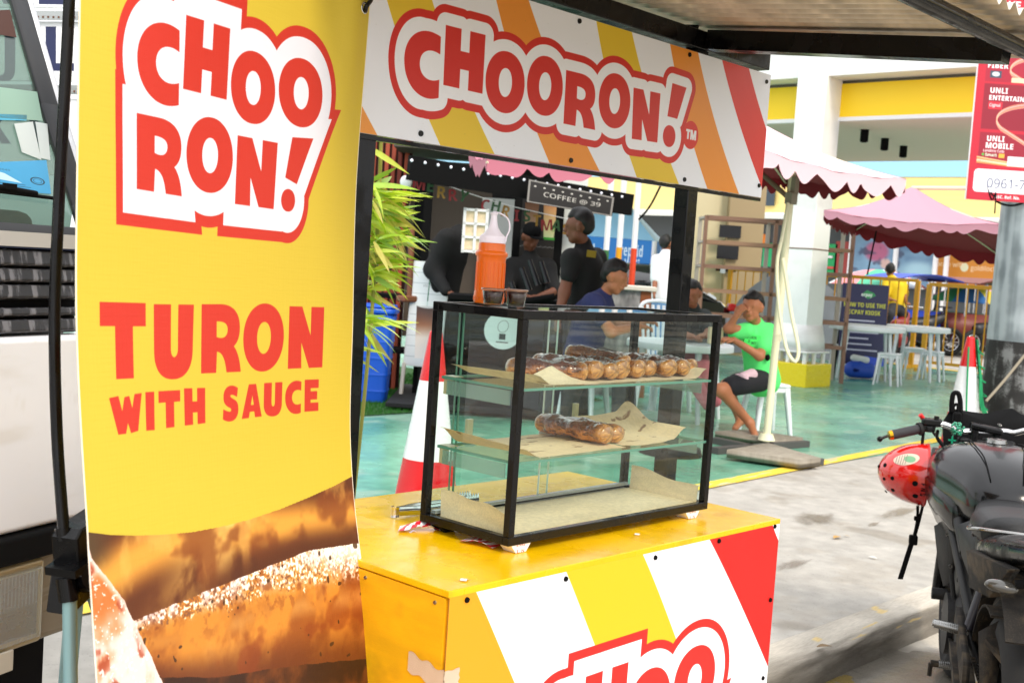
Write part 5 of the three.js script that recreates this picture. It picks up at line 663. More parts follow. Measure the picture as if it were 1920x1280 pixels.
// ---------------------------------------------------------------- white column, canopy building, cream corner building
const wallT = dataTex(512, 512, (u, v) => { const f = fbm(u * 5, v * 5, 5, 5); return mixc([236, 238, 236], [206, 208, 204], 0.7 * sm(f, 0.45, 0.8)); });
{
  const c = thing('white_column', 'thick white column on a yellow plinth carrying the canopy', 'column', [12.62, 0, -6.5]), wm = mat(0xffffff, 0.55, { box: 0.5, map: wallT });
  part(c, 'shaft', rbox(0.42, 4.0, 0.42, 0.008, [0, 2.55, 0]), wm); part(c, 'plinth', rbox(0.66, 0.3, 0.66, 0.01, [0, 0.152, 0]), mat(0xe6cf12, 0.6, { roughnessMap: T.wear }));
  part(c, 'base_plate', rbox(0.6, 0.02, 0.6, 0.005, [0, 0.45, 0]), wm); part(c, 'flare', loft([[0.46, 0.25], [0.6, 0.245], [0.8, 0.213]].map(([y, s]) => [[-s, y, -s], [s, y, -s], [s, y, s], [-s, y, s]])), wm); for (const [x, z] of [[1, 1], [1, -1], [-1, 1], [-1, -1], [0, 1], [1, 0], [-1, 0], [0, -1]]) part(c, 'bolt', cyl(0.028, 0.028, 0.16, [x * 0.24, 0.375, z * 0.24]), M.plastic); part(c, 'wire', [ring(0.3, 0.008, [0, 1.78, 0], [Math.PI / 2, 0, Math.PI / 4], 4, 6)], M.rust);
  const yb = [12.5, 3.978, -5.7][1], yt = [12.5, 4.195, -5.72][1], f0 = [12.6, 3.5, -5.704][1], f1 = [12.6, 3.931, -5.744][1];
  const b = thing('canopy_building', 'white canopy with a broad yellow fascia and grey soffit', 'canopy', [12.6, 0, -6.5]), zl = 30;
  part(b, 'edge_beam', box(0.5, 0.9, zl, [0.1, yb + 0.45, 6]), wm); part(b, 'fascia', box(0.06, f1 - f0, zl, [0.24, (f0 + f1) / 2, 6]), mat(0xffd400, 0.45)); part(b, 'fascia_lip', box(0.08, 0.05, zl, [0.245, f0 - 0.02, 6]), M.white); part(b, 'shadow_strip', box(0.05, yb - f1, zl, [0.3, (yb + f1) / 2, 6]), mat(0x77756f, 0.8));  // strip between beam and fascia coloured grey to stand for the shadow line
  part(b, 'soffit', box(4.6, 0.04, zl, [2.55, f0 - 0.03, 6]), mat(0xf4e2d2, 0.75)); part(b, 'roof_slab', box(4.6, 0.3, zl, [2.55, yb + 0.7, 6]), wm);
  for (const p of [[13.633, 3.4, -6.338], [14.566, 3.4, -6.495], [15.462, 3.4, -6.631]]) part(b, 'downlight', [cyl(0.055, 0.055, 0.16, [p[0] - 12.6, f0 - 0.13, p[2] + 6.5]), cyl(0.035, 0.04, 0.01, [p[0] - 12.6, f0 - 0.214, p[2] + 6.5])], M.blackMatt);
  for (const z of [5, 12]) part(b, 'rear_column', box(0.4, 3.6, 0.4, [4.4, 1.75, z]), wm);
}
{
  const t = thing('cream_building', 'cream walled corner building with dark doorway and black panels', 'building', [19.046, 0, -12.123], VW), L = place(t), cm = mat(0xe7d9b4, 0.75, { bumpMap: T.grain, bumpScale: 0.002 }), bm = mat(0xb19c7a, 0.75);
  const rect = (n, a, b, d, m, z = 0) => { const A = L(a), B = L(b); return part(t, n, box(Math.abs(B[0] - A[0]), Math.abs(B[1] - A[1]), d, [(A[0] + B[0]) / 2, (A[1] + B[1]) / 2, (A[2] + B[2]) / 2 + z]), m); };
  const bA = L([18.417, 0.387, -12.771]), bB = L([19.127, 0.457, -12.014]), bC = L([19.615, 0.505, -11.493]); part(t, 'wall', box(bB[0] - bA[0], 3.7, 0.2, [(bA[0] + bB[0]) / 2, 1.85, bA[2]]), cm); part(t, 'pier', rbox(bC[0] - bB[0], 3.7, 0.5, 0.01, [(bC[0] + bB[0]) / 2, 1.85, bA[2] + 0.1]), bm);
  const d0 = rect('door', [18.638, 2.378, -12.509], [18.779, 0.441, -12.166], 0.03, mat(0x1d1a18, 0.6)); part(d0, 'frame', [box(0.03, 2.1, 0.05, [L([18.811, 1.302, -12.216])[0], 1.05, bA[2] + 0.12])], cm);
  for (const [a, b] of [[[18.737, 2.37, -11.886], [19.019, 2.123, -11.559]], [[18.707, 1.997, -11.882], [18.981, 1.697, -11.557]], [[18.684, 1.562, -11.864], [18.951, 1.451, -11.565]]]) { const p = rect('black_panel', a, b, 0.04, M.blackGloss), A = L(a); part(p, 'label', box(0.1, 0.1, 0.006, [A[0] + 0.14, A[1] - 0.1, A[2] + 0.024]), mat(0xb7c4cc, 0.4)); }
}
// ---------------------------------------------------------------- steel rack
{
  const t = thing('steel_rack', 'rusty open steel rack frame with bare shelves behind the boy', 'rack', [12.85, 0, -6.966], VW), L = place(t), rm = mat(0x7a5a48, 0.75, { roughnessMap: T.wear }), gm = mat(0xa59c90, 0.6), H = L([12.253, 2.159, -7.801])[1], xa = L([12.191, 1.462, -7.798])[0], xm = L([12.842, 1.527, -7.104])[0], xb = L([13.562, 1.597, -6.336])[0], z = L([12.842, 1.527, -7.104])[2], dz = -0.5;
  for (const x of [xa, xm, xb]) for (const o of [0, dz]) part(t, 'upright', beam([x, 0, z + o], [x, H, z + o], 0.05), o ? gm : rm);
  for (let i = 0; i < 6; i++) { const y = H - 0.02 - i * 0.33; if (y < 0.1) continue; for (const o of [0, dz]) part(t, 'shelf_rail', beam([xa, y, z + o], [xb, y, z + o], 0.05), i === 1 || i === 3 ? mat(0x8a6a52, 0.7) : rm); for (const x of [xa, xm, xb]) part(t, 'cross_rail', beam([x, y, z], [x, y, z + dz], 0.03), gm); }
}
// ---------------------------------------------------------------- grey utility post with red telecom sign
{
  const p = [8.875, 0.978, -2.338], t = thing('utility_post', 'thick grey steel utility post painted black at the bottom', 'post', [p[0], 0, p[2]]), pt = dataTex(256, 512, (u, v) => { const f = fbm(u * 8, v * 30, 4, 8), s = fbm(u * 30, v * 4, 4, 30); return mixc([168, 178, 182], [118, 128, 132], sm(f * 0.5 + s * 0.5, 0.35, 0.7)); }), bt = dataTex(256, 512, (u, v) => { const f = fbm(u * 10, v * 9, 5, 10), s = fbm(u * 40, v * 3, 4, 40); return mixc(mixc([22, 22, 22], [54, 52, 50], f), [122, 124, 124], sm(f * 0.45 + s * 0.4 + 0.15 * hash(u * 256 | 0, v * 512 | 0), 0.52, 0.62)); });
  const oct = (y0, y1, r0, r1) => cyl(r1, r0, y1 - y0, [0, (y0 + y1) / 2, 0], [0, 0.26, 0], 12); part(t, 'upper_shaft', oct(0.98, 6.5, 0.265, 0.2), mat(0xffffff, 0.5, { map: pt, metalness: 0.25 })); part(t, 'painted_foot', oct(0, 0.98, 0.275, 0.267), mat(0xffffff, 0.75, { map: bt })); part(t, 'strap', [tube([[8.405, 2.182, -2.52], [8.467, 2.109, -2.476], [8.55, 2.087, -2.385], [8.668, 2.155, -2.264]].map((q) => [q[0] - p[0], q[1], q[2] - p[2]]), 0.01, 20, 5), tube([[8.382, 2.244, -2.552], [8.417, 2.118, -2.501], [8.435, 2.184, -2.489], [8.428, 2.011, -2.478]].map((q) => [q[0] - p[0], q[1], q[2] - p[2]]), 0.006, 20, 5)], M.blackMatt);
  part(t, 'rope', tube([[8.577, 0.954, -2.14], [8.328, 0.681, -2.234], [8.175, 0.505, -2.308]].map((q) => [q[0] - p[0], q[1], q[2] - p[2]]), 0.012, 16, 6), mat(0x8f8674, 0.8));
  const tx = canvasTex(1024, 2048, (g, W, H) => {
    g.fillStyle = '#c01c34'; g.fillRect(0, 0, W, H); const Y = (py) => (py + 70) * 4.634, sec = (y0, y1, c) => { g.fillStyle = c; g.fillRect(70, Y(y0), W - 70, Y(y1) - Y(y0)); }; sec(78, 152, '#a81a34'); sec(156, 240, '#8f152c'); sec(246, 306, '#98172f');
    const swoosh = (x, y, s) => { for (let i = 0; i < 7; i++) { g.strokeStyle = ['#ffd9a8', '#ff9a6a', '#ffe8d8', '#ff7a5a'][i % 4]; g.lineWidth = 3 + (i % 3) * 3; g.globalAlpha = 0.75; g.beginPath(); g.moveTo(x + 460 * s, y - 40 + i * 6); g.bezierCurveTo(x + 120 * s, y - 40 + i * 8, x - 60 * s, y + 80 + i * 3, x + 90 * s, y + 200 * s + i * 6); g.lineTo(x + 420 * s, y + 380 * s + i * 5); g.stroke(); } g.globalAlpha = 1; };
    swoosh(260, Y(108), 0.6); swoosh(170, Y(195), 0.9); const tx2 = (s, x, y, px, c = '#fff', b = 'bold ') => { g.fillStyle = c; g.font = `${b}${px}px sans-serif`; g.fillText(s, x, Y(y)); };
    tx2('HAVE', 80, 18, 96); tx2('NEW', 110, 42, 60); g.fillStyle = '#f6dfe2'; g.fillRect(280, Y(38), 500, 50); tx2('UNLI', 110, 116, 66); tx2('FIBER', 80, 127, 66); tx2('UNLI', 120, 173, 66); tx2('ENTERTAINMENT', 116, 186, 58); tx2('UNLI', 130, 262, 66); tx2('MOBILE', 124, 275, 66); g.fillStyle = '#3d4a5c'; g.fillRect(110, Y(132), 100, 60); g.fillStyle = '#cfd8e0'; g.beginPath(); g.ellipse(160, Y(132) + 28, 34, 20, 0, 0, 7); g.fill(); g.fillStyle = '#e2283c'; g.fillRect(120, Y(189), 120, 62); tx2('Cignal', 126, 198, 36, '#fff', ''); tx2('Landline Calls', 110, 282, 30, '#fff', ''); tx2('Smart', 130, 290, 36, '#d9f2d9'); g.fillStyle = '#f0b040'; g.fillRect(250, Y(284), 50, 36); g.fillStyle = '#59b04a'; g.beginPath(); g.arc(112, Y(287), 12, 0, 7); g.fill();
    for (let i = 0; i < 5; i++) { g.strokeStyle = ['#ffc890', '#ff9050', '#ffe2c0'][i % 3]; g.lineWidth = 9; g.beginPath(); g.moveTo(60, Y(292) + i * 12); g.lineTo(260, Y(297) + i * 9); g.lineTo(620, Y(306) + i * 5); g.stroke(); } g.fillStyle = '#dfe6ec'; g.fillRect(330, Y(288), 560, 84); g.fillStyle = '#e7d6b0'; g.fillRect(300, Y(143), 400, 40); g.fillStyle = '#c01c34'; g.fillRect(0, Y(307), W, H);
    g.fillStyle = '#f4f4fb'; g.beginPath(); g.roundRect(50, Y(314), 930, Y(357) - Y(314), 36); g.fill(); tx2('0961-74', 165, 348, 112, '#2d3e63', ''); tx2('AUTHORIZED', 320, 324, 26, '#556', ''); tx2('ASC. Ref. No.', 250, 367, 36);
  });
  const s = thing('telecom_sign', 'tall red sign with white lettering UNLI FIBER on the utility post', 'sign', [8.746, 2.903, -2.151], VW), L = place(s), a = L([8.234, 2.114, -2.624]), w = 0.95, yb = a[1], yt = L([8.426, 4.03, -2.607])[1];
  const x0 = L([8.234, 2.114, -2.624])[0], x1 = L([8.372, 3.724, -2.635])[0]; part(s, 'panel', box(w, yt - yb, 0.03, [x0 + w / 2, (yt + yb) / 2, -0.018]), M.white); part(s, 'print', at(new THREE.PlaneGeometry(w, yt - yb), [x0 + w / 2, (yt + yb) / 2, 0]), mat(0xffffff, 0.35, { map: tx }));
}
// ---------------------------------------------------------------- yellow barriers, instruction board
function barrier(a, b, h, label) {
  const t = thing('yellow_barrier', label, 'barrier', a, 0, 'yellow barriers along the court'), B = [b[0] - a[0], 0, b[2] - a[2]], len = Math.hypot(B[0], B[2]), at3 = (f, y) => [B[0] * f, y, B[2] * f], m = mat(0xe0a010, 0.5, { roughnessMap: T.wear });
  part(t, 'top_rail', beam(at3(0, h), at3(1, h), 0.06), m); part(t, 'bottom_rail', beam(at3(0, 0.16), at3(1, 0.16), 0.05), m); for (const f of [0, 1]) { part(t, 'post', beam(at3(f, 0), at3(f, h), 0.07), m); part(t, 'foot', beam([B[0] * f - 0.25, 0.03, B[2] * f], [B[0] * f + 0.25, 0.03, B[2] * f], 0.06), m); }
  const n = Math.round(len / 0.17); for (let i = 1; i < n; i++) part(t, 'bar', rod(at3(i / n, 0.16), at3(i / n, h), 0.012, 0.012, 8), m);
}
barrier([18.2, 0, [18.2, 1.656, -11.203][2]], [18.2, 0, [18.2, 0.826, -7.451][2]], 1.5, 'yellow barrier left of the gap, behind the dark instruction board'); barrier([17.8, 0, [17.8, 0.853, -7.07][2]], [17.8, 0, [17.8, 0.948, -5.932][2]], 1.45, 'yellow barrier right of the gap, behind the far traffic cone');
{
  const tx = canvasTex(512, 768, (g, W, H) => { g.fillStyle = '#1d2050'; g.fillRect(0, 0, W, H); g.fillStyle = '#2f9a58'; g.beginPath(); g.moveTo(210, 100); g.lineTo(270, 55); g.lineTo(350, 80); g.lineTo(370, 105); g.lineTo(290, 140); g.fill(); g.fillStyle = '#fff'; g.font = 'bold 44px sans-serif'; g.textAlign = 'center'; g.fillText('ecpay', 270, 115); g.fillStyle = '#dfe03a'; g.font = 'bold 58px sans-serif'; g.fillText('HOW TO USE THE', 256, 220); g.fillText('ECPAY KIOSK', 256, 290); for (let i = 0; i < 6; i++) { g.fillStyle = '#e8e8f0'; g.beginPath(); g.arc(52, 350 + i * 56, 18, 0, 7); g.fill(); g.fillStyle = '#c9cbe0'; g.fillRect(90, 342 + i * 56, 220 + 130 * hash(i, 3), 14); } g.fillStyle = '#2450d8'; g.beginPath(); g.moveTo(120, 768); g.lineTo(300, 680); g.lineTo(512, 700); g.lineTo(512, 768); g.fill(); });
  const t = thing('instruction_board', 'dark blue standing board headed HOW TO USE THE ECPAY KIOSK', 'sign board', [15.144, 0.049, -6.837], VW - 0.1), b = t.position; b.y = 0; const L = place(t), a = L([14.969, 1.4, -7.158]), c = L([15.424, 1.342, -6.662]), w = c[0] - a[0]; part(t, 'board', box(w, 1.2, 0.03, [(a[0] + c[0]) / 2, a[1] - 0.62, -0.018], [-0.06, 0, 0]), mat(0x14163a, 0.5)); part(t, 'print', at(new THREE.PlaneGeometry(w, 1.2), [(a[0] + c[0]) / 2, a[1] - 0.62, 0.0], [-0.06, 0, 0]), mat(0xffffff, 0.4, { map: tx })); for (const s of [a[0] + 0.03, c[0] - 0.03]) part(t, 'leg', beam([s, 0, -0.35], [s, a[1] - 0.1, -0.05], 0.03), M.blackMatt);
  const pp = [14.755, 0.154, -6.676], bp = thing('blue_bag', 'blue and white bag on the floor under the instruction board', 'bag', [pp[0], 0, pp[2]], VW); part(bp, 'bag_body', blob([[[-0.1, 0.13, 0], 0.12, [0.14, 0.12, 0], 0.11], [[0, 0.24, 0], 0.07]], 0.03, 0.06), mat(0x2550c0, 0.5)); part(bp, 'flap', blob([[[-0.1, 0.3, 0.02], 0.05, [0.08, 0.28, 0.04], 0.05]], 0.02, 0.03), M.white);
}
// ---------------------------------------------------------------- far shop row, tents, car, bar with poles
const boxX = (o, n, A, B, d, m) => part(o, n, box(d, Math.abs(A[1] - B[1]), Math.abs(A[2] - B[2]), [(A[0] + B[0]) / 2 - o.position.x, (A[1] + B[1]) / 2, (A[2] + B[2]) / 2 - o.position.z]), m);
{
  const X = 30, t = thing('shop_row', 'far yellow clad shop row with white awnings and posters', 'building', [X, 0, -14]), zc = 6, zl = 66;
  part(t, 'upper_wall', box(0.3, 0.95, zl, [0.2, 4.9, zc]), mat(0x9fd3ee, 0.6)); part(t, 'parapet', box(0.4, 1.2, zl, [0.2, 5.98, zc]), mat(0xdfe6ea, 0.6));
  for (let i = 0; i < 7; i++) part(t, 'siding_board', box(0.05, 0.148, zl, [0.02 + 0.012, 3.42 + i * 0.15, zc], [0, 0, 0.06]), mat(0xf0d78c, 0.65));
  part(t, 'cladding_back', box(0.1, 1.1, zl, [0.12, 3.9, zc]), mat(0xd9bf74, 0.7)); part(t, 'awning', box(1.2, 0.12, zl, [-0.5, 3.24, zc], [0, 0, 0.12]), mat(0xe4e7e0, 0.5)); part(t, 'shop_front', box(0.2, 3.2, zl, [0.3, 1.6, zc]), mat(0x5d6367, 0.7));
  boxX(t, 'window', [29.9, 4.433, -17.743], [29.9, 3.544, -17.368], 0.06, mat(0x33404a, 0.2));
  const P = (n, a, b, c) => boxX(t, n, a, b, 0.08, mat(c, 0.6));
  P('orange_sign', [29.6, 2.678, -17.932], [29.6, 2.415, -17.266], 0xe07a12); P('notice', [29.8, 2.265, -18.11], [29.8, 1.776, -17.545], 0xdadddc); P('green_poster', [29.8, 2.431, -17.57], [29.8, 1.733, -17.14], 0x22a86a); P('green_poster', [29.8, 2.482, -15.836], [29.8, 1.624, -15.113], 0x1ea05c); P('red_poster', [29.8, 2.568, -15.168], [29.8, 1.639, -14.585], 0x9a3a34); P('white_band', [29.74, 2.146, -15.67], [29.74, 2.074, -15.224], 0xe4e7e4); P('red_band', [29.74, 1.837, -15.675], [29.74, 1.772, -15.162], 0xc7504a);
  const mural = dataTex(256, 128, (u, v) => { let c = mixc([92, 124, 160], [150, 190, 214], fbm(u * 5, v * 4, 4)); c = mixc(c, [176, 96, 130], sm(0.24 - Math.hypot((u - 0.28) * 1.3, v - 0.62), 0, 0.1)); c = mixc(c, [210, 176, 168], sm(0.12 - Math.hypot((u - 0.4) * 1.5, v - 0.4), 0, 0.05)); c = mixc(c, [60, 64, 90], sm(fbm(u * 7 + 4, v * 5, 3), 0.6, 0.75) * 0.7); return mixc(c, [178, 216, 230], sm(0.3 - Math.hypot(u - 0.8, (v - 0.3) * 1.2), 0, 0.2) * 0.8); });
  const quadX = (n, a, b, m) => { const g = at(new THREE.PlaneGeometry(Math.abs(b[2] - a[2]), Math.abs(a[1] - b[1])), [a[0] - X, (a[1] + b[1]) / 2, (a[2] + b[2]) / 2 + 14], [0, -Math.PI / 2, 0]); part(t, n, g, m); };
  quadX('mural_poster', [29.72, 2.887, -14.564], [29.72, 1.414, -12.162], mat(0xffffff, 0.5, { map: mural })); quadX('orange_poster', [29.72, 2.673, -12.222], [29.72, 1.547, -10.084], mat(0xffffff, 0.5, { map: canvasTex(512, 256, (g, W, H) => { g.fillStyle = '#cf8a2c'; g.fillRect(0, 0, W, H); g.fillStyle = '#e7c88a'; g.fillRect(0, 0, W, 30); g.beginPath(); g.arc(200, 150, 26, 0, 7); g.fillStyle = '#dfe6c0'; g.fill(); g.fillStyle = '#f4e3c0'; g.font = '40px sans-serif'; g.fillText('Celebrate with', -60, 150); g.fillText('goldilocks', 240, 165); g.font = '60px sans-serif'; g.fillText('o g', 130, 60); }) }));
  for (const q of [[29.4, 2.648, -13.172], [29.4, 2.406, -12.044], [29.4, 2.898, -14.499], [29.4, 2.419, -11.741]]) part(t, 'awning_post', rod([q[0] - X, 0, q[2] + 14], [q[0] - X, 3.2, q[2] + 14], 0.07), M.white);
}
{
  const t = thing('blue_tent', 'light blue canopy tent with a blue lettered valance', 'tent', [[19, 1.174, -14.536][0], 0, [19, 1.174, -14.536][2]]), o = t.position, R = (p) => [p[0] - o.x, p[1], p[2] - o.z], a = [14.03, 1.878, -11.75], b = [14.19, 1.841, -10.102], c = [16.753, 1.899, -11.766], d = [16.609, 1.933, -13.397], ap = [15.38, 2.698, -11.851], lm = mat(0xa6dcfa, 0.7, { transmission: 0.35, thickness: 0 }), vm = mat(0xffffff, 0.7, { map: canvasTex(512, 96, (g, W, H) => { g.fillStyle = '#2c7cc8'; g.fillRect(0, 0, W, H); g.fillStyle = '#d6e8f6'; g.font = 'bold 60px sans-serif'; g.textAlign = 'center'; g.fillText('Globe', 130, 66); g.font = 'bold 44px sans-serif'; g.fillText('Prepaid', 370, 48); g.fillText('WiFi', 390, 88); }) });
  const C = [a, b, c, d].map(R), A = R(ap); C.forEach((p, i) => { const q = C[(i + 1) % 4]; part(t, 'roof_panel', sheet((u, v) => [lerp(A[0], lerp(p[0], q[0], u), v), lerp(A[1], lerp(p[1], q[1], u), v), lerp(A[2], lerp(p[2], q[2], u), v)], 6, 6, 0.01), lm); part(t, 'valance', sheet((u, v) => [lerp(p[0], q[0], u), lerp(p[1], q[1], u) - 0.55 * (1 - v), lerp(p[2], q[2], u)], 8, 2, 0.01), vm); part(t, 'pole', rod([p[0], 0, p[2]], p, 0.04), M.white); });
}
{
  const pos = [[13.876, 0.887, -10.345][0], 0, [13.876, 0.887, -10.345][2]], t = thing('black_car', 'black parked car seen under the blue tent, red tail light', 'car', pos, VW), m = mat(0x0c0c0e, 0.12, { clearcoat: 1 });
  const sec = (x, y1, hw, y0 = 0.28) => [[x, y0, -hw], [x, (y0 + y1) / 2, -hw * 1.05], [x, y1 - 0.06, -hw * 0.9], [x, y1, -hw * 0.72], [x, y1, hw * 0.72], [x, y1 - 0.06, hw * 0.9], [x, (y0 + y1) / 2, hw * 1.05], [x, y0, hw]]; part(t, 'body', loft([sec(-2.1, 0.75, 0.7), sec(-1.6, 0.95, 0.8), sec(-0.9, 1.0, 0.85), sec(0.8, 1.02, 0.85), sec(1.4, 0.98, 0.8), sec(1.62, 0.8, 0.75)]), m); part(t, 'cabin', loft([sec(-1.2, 1.0, 0.7, 0.9), sec(-0.5, 1.45, 0.62, 0.9), sec(0.5, 1.48, 0.62, 0.9), sec(1.35, 1.02, 0.68, 0.9)]), mat(0x16181b, 0.08, { clearcoat: 1 })); for (const z of [-0.75, 0.75]) { part(t, 'tail_light', rbox(0.12, 0.12, 0.24, 0.03, [1.58, 0.88, z * 0.85]), mat(0xc01010, 0.25)); for (const x of [-1.3, 1.0]) part(t, 'wheel', at(lathe([[0.05, -0.1], [0.25, -0.1], [0.31, -0.05], [0.31, 0.05], [0.25, 0.1], [0.05, 0.1]], 24), [x, 0.31, z], [Math.PI / 2, 0, 0]), M.rubber); }
}
{
  const t = thing('stone_bar', 'grey stone clad bar counter with wooden end and a pale top', 'bar counter', [[8.831, 0.824, -6.345][0], 0, [8.831, 0.824, -6.345][2]], VW), L = place(t), a = L([8.56, 1.194, -6.673]), b = L([8.879, 1.226, -6.334]), c = L([8.956, 1.233, -6.251]), h = 1.14, sT = dataTex(256, 256, (u, v) => { const f = fbm(u * 8, v * 10, 5, 8); return mixc([96, 96, 98], [176, 174, 172], f); });
  part(t, 'stone_front', sheet((u, v) => [lerp(a[0], b[0], u), v * h, 0.02 + 0.05 * fbm(u * 9, v * 12, 3)], 40, 40, 0.02), mat(0xffffff, 0.9, { map: sT })); part(t, 'core', box(b[0] - a[0], h, 0.3, [(a[0] + b[0]) / 2, h / 2, -0.16]), mat(0x7d7d7d, 0.8)); const wd = part(t, 'wood_end', box(c[0] - b[0], h, 0.3, [(b[0] + c[0]) / 2, h / 2, -0.12]), mat(0x8a4c22, 0.7)); for (let i = 0; i < 5; i++) part(wd, 'plank', rbox(c[0] - b[0], h / 5 - 0.008, 0.03, 0.004, [(b[0] + c[0]) / 2, (i + 0.5) * h / 5, 0.045]), mat([0x9a5a2a, 0x8a4a20, 0xa8642e][i % 3], 0.65)); part(t, 'bar_top', rbox(c[0] - a[0] + 0.1, 0.05, 0.45, 0.01, [(a[0] + c[0]) / 2, h + 0.026, -0.12]), mat(0xd5cfc2, 0.5));
  const cols = [[[9.046, 1.713, -7.38], [9.09, 2.44, -7.405], 0xdfe3e0], [[9.265, 1.734, -7.146], [9.309, 2.461, -7.171], 0x2f6b3c], [[9.364, 1.744, -7.04], [9.404, 2.471, -7.07], 0xe8a010], [[9.48, 1.755, -6.917], [9.523, 2.482, -6.942], 0xd8421a]];
  cols.forEach(([p, q, col], i) => { const g = thing('painted_pole', ['white pole nearest the kiosk behind the man in black', 'white pole with a green foot behind the bar', 'white pole with a yellow foot behind the bar', 'white pole with an orange red foot behind the bar'][i], 'pole', [p[0], 0, p[2]], 0, 'painted poles behind the bar'); const y0 = 1.19; part(g, 'shaft', rod([0, 1.6 + (i === 1 ? -0.04 : 0), 0], [0, 3.4, 0], 0.033), M.white); part(g, 'painted_foot', rod([0, 0, 0], [0, 1.6 + (i === 1 ? -0.04 : 0), 0], 0.035), mat(i === 0 ? 0xdfe3e0 : col, 0.5)); });
  solo('wire', tube([[9.365, 2.336, -6.509], [9.268, 2.058, -6.586], [9.187, 1.91, -6.658]], 0.012, 12, 6), M.blackMatt, 'dark slanting wire tied to the orange footed pole', 'wire');
  const ch = thing('white_chair', 'white slatted plastic chair beside the stone bar', 'chair', [[8.438, 0.764, -5.732][0], 0, [8.438, 0.764, -5.732][2]], VW + 0.3); for (let i = 0; i < 7; i++) part(ch, 'back_slat', beam([-0.15 + i * 0.05, 0.48, 0.02], [-0.18 + i * 0.06, 1.02, -0.06], 0.03, 0.012), M.plastic); part(ch, 'top_rail', tube([[-0.22, 0.95, -0.05], [-0.15, 1.04, -0.07], [0.15, 1.04, -0.07], [0.22, 0.95, -0.05]], 0.02, 20, 6), M.plastic); part(ch, 'seat', rbox(0.42, 0.03, 0.42, 0.012, [0, 0.45, 0.2]), M.plastic); for (const [x, z] of [[-1, 0], [1, 0], [-1, 1], [1, 1]]) part(ch, 'leg', leanLeg([x * 0.21, 0, z * 0.42 - 0.02], [x * 0.18, 0.44, z * 0.36 + 0.02], 0.02, 0.028), M.plastic);
}
// ---------------------------------------------------------------- tricycles and stalls in the street
function tricycle(pos, turn, label, cab) {
  const t = thing('tricycle', label, 'tricycle', pos, turn, 'tricycles in the street'), wheel = (p) => { const w = part(t, 'wheel', at(ring(0.25, 0.05, [0, 0, 0], [0, 0, 0], 24, 8), p), M.rubber); part(w, 'rim', [at(ring(0.19, 0.014, [0, 0, 0], [0, 0, 0], 24, 6), p), ...[0, 1, 2, 3, 4].map((i) => at(box(0.38, 0.012, 0.012), p, [0, 0, i * 0.628]))], M.chrome); };
  wheel([-0.6, 0.3, 0.3]); wheel([0.65, 0.3, 0.3]); wheel([0, 0.3, -0.95]);
  part(t, 'motorcycle_body', [blob([[[-0.5, 0.62, 0.3], 0.12, [0.1, 0.66, 0.3], 0.14], [[0.1, 0.66, 0.3], 0.14, [0.4, 0.8, 0.3], 0.1], [[0, 0.4, 0.3], 0.16]], 0.04, 0.08), rod([0.62, 0.3, 0.3], [0.42, 1.0, 0.3], 0.03), rod([0.42, 1.02, 0.0], [0.42, 1.02, 0.6], 0.018)], mat(0x1c1c20, 0.4)); const cm = mat(cab, 0.5);
  part(t, 'sidecar', loft([[0.25, 0.5], [0.6, 0.62], [0.9, 0.6]].map(([y, s]) => [[-s, y, -1.0], [s, y, -1.0], [s * 1.1, y, -0.6], [s, y, -0.1], [-s, y, -0.1]])), cm); part(t, 'sidecar_roof', sheet((u, v) => [lerp(-0.75, 0.75, u), 1.55 + 0.12 * Math.sin(u * Math.PI), lerp(-1.1, 0.5, v)], 14, 4, 0.02), cm); for (const [x, z] of [[-0.6, -1], [0.6, -1], [-0.6, 0], [0.6, 0]]) part(t, 'roof_post', rod([x, 0.85, z], [x, 1.58, z], 0.018), M.chrome); return t;
}
tricycle([[22.859, 0.703, -9.493][0], 0, [22.859, 0.703, -9.493][2]], VW + 0.2, 'tricycle with blue sidecar just behind the gap between the yellow barriers', 0x2747b8); tricycle([[25.372, 0.708, -9.734][0], 0, [25.372, 0.708, -9.734][2]], VW + 2.8, 'tricycle with pale green sidecar behind the right yellow barrier', 0x4d9a80); tricycle([[23.861, 0.801, -8.425][0], 0, [23.861, 0.801, -8.425][2]], VW + 0.4, 'tricycle with red sidecar next to the grey post', 0x7c3c36);
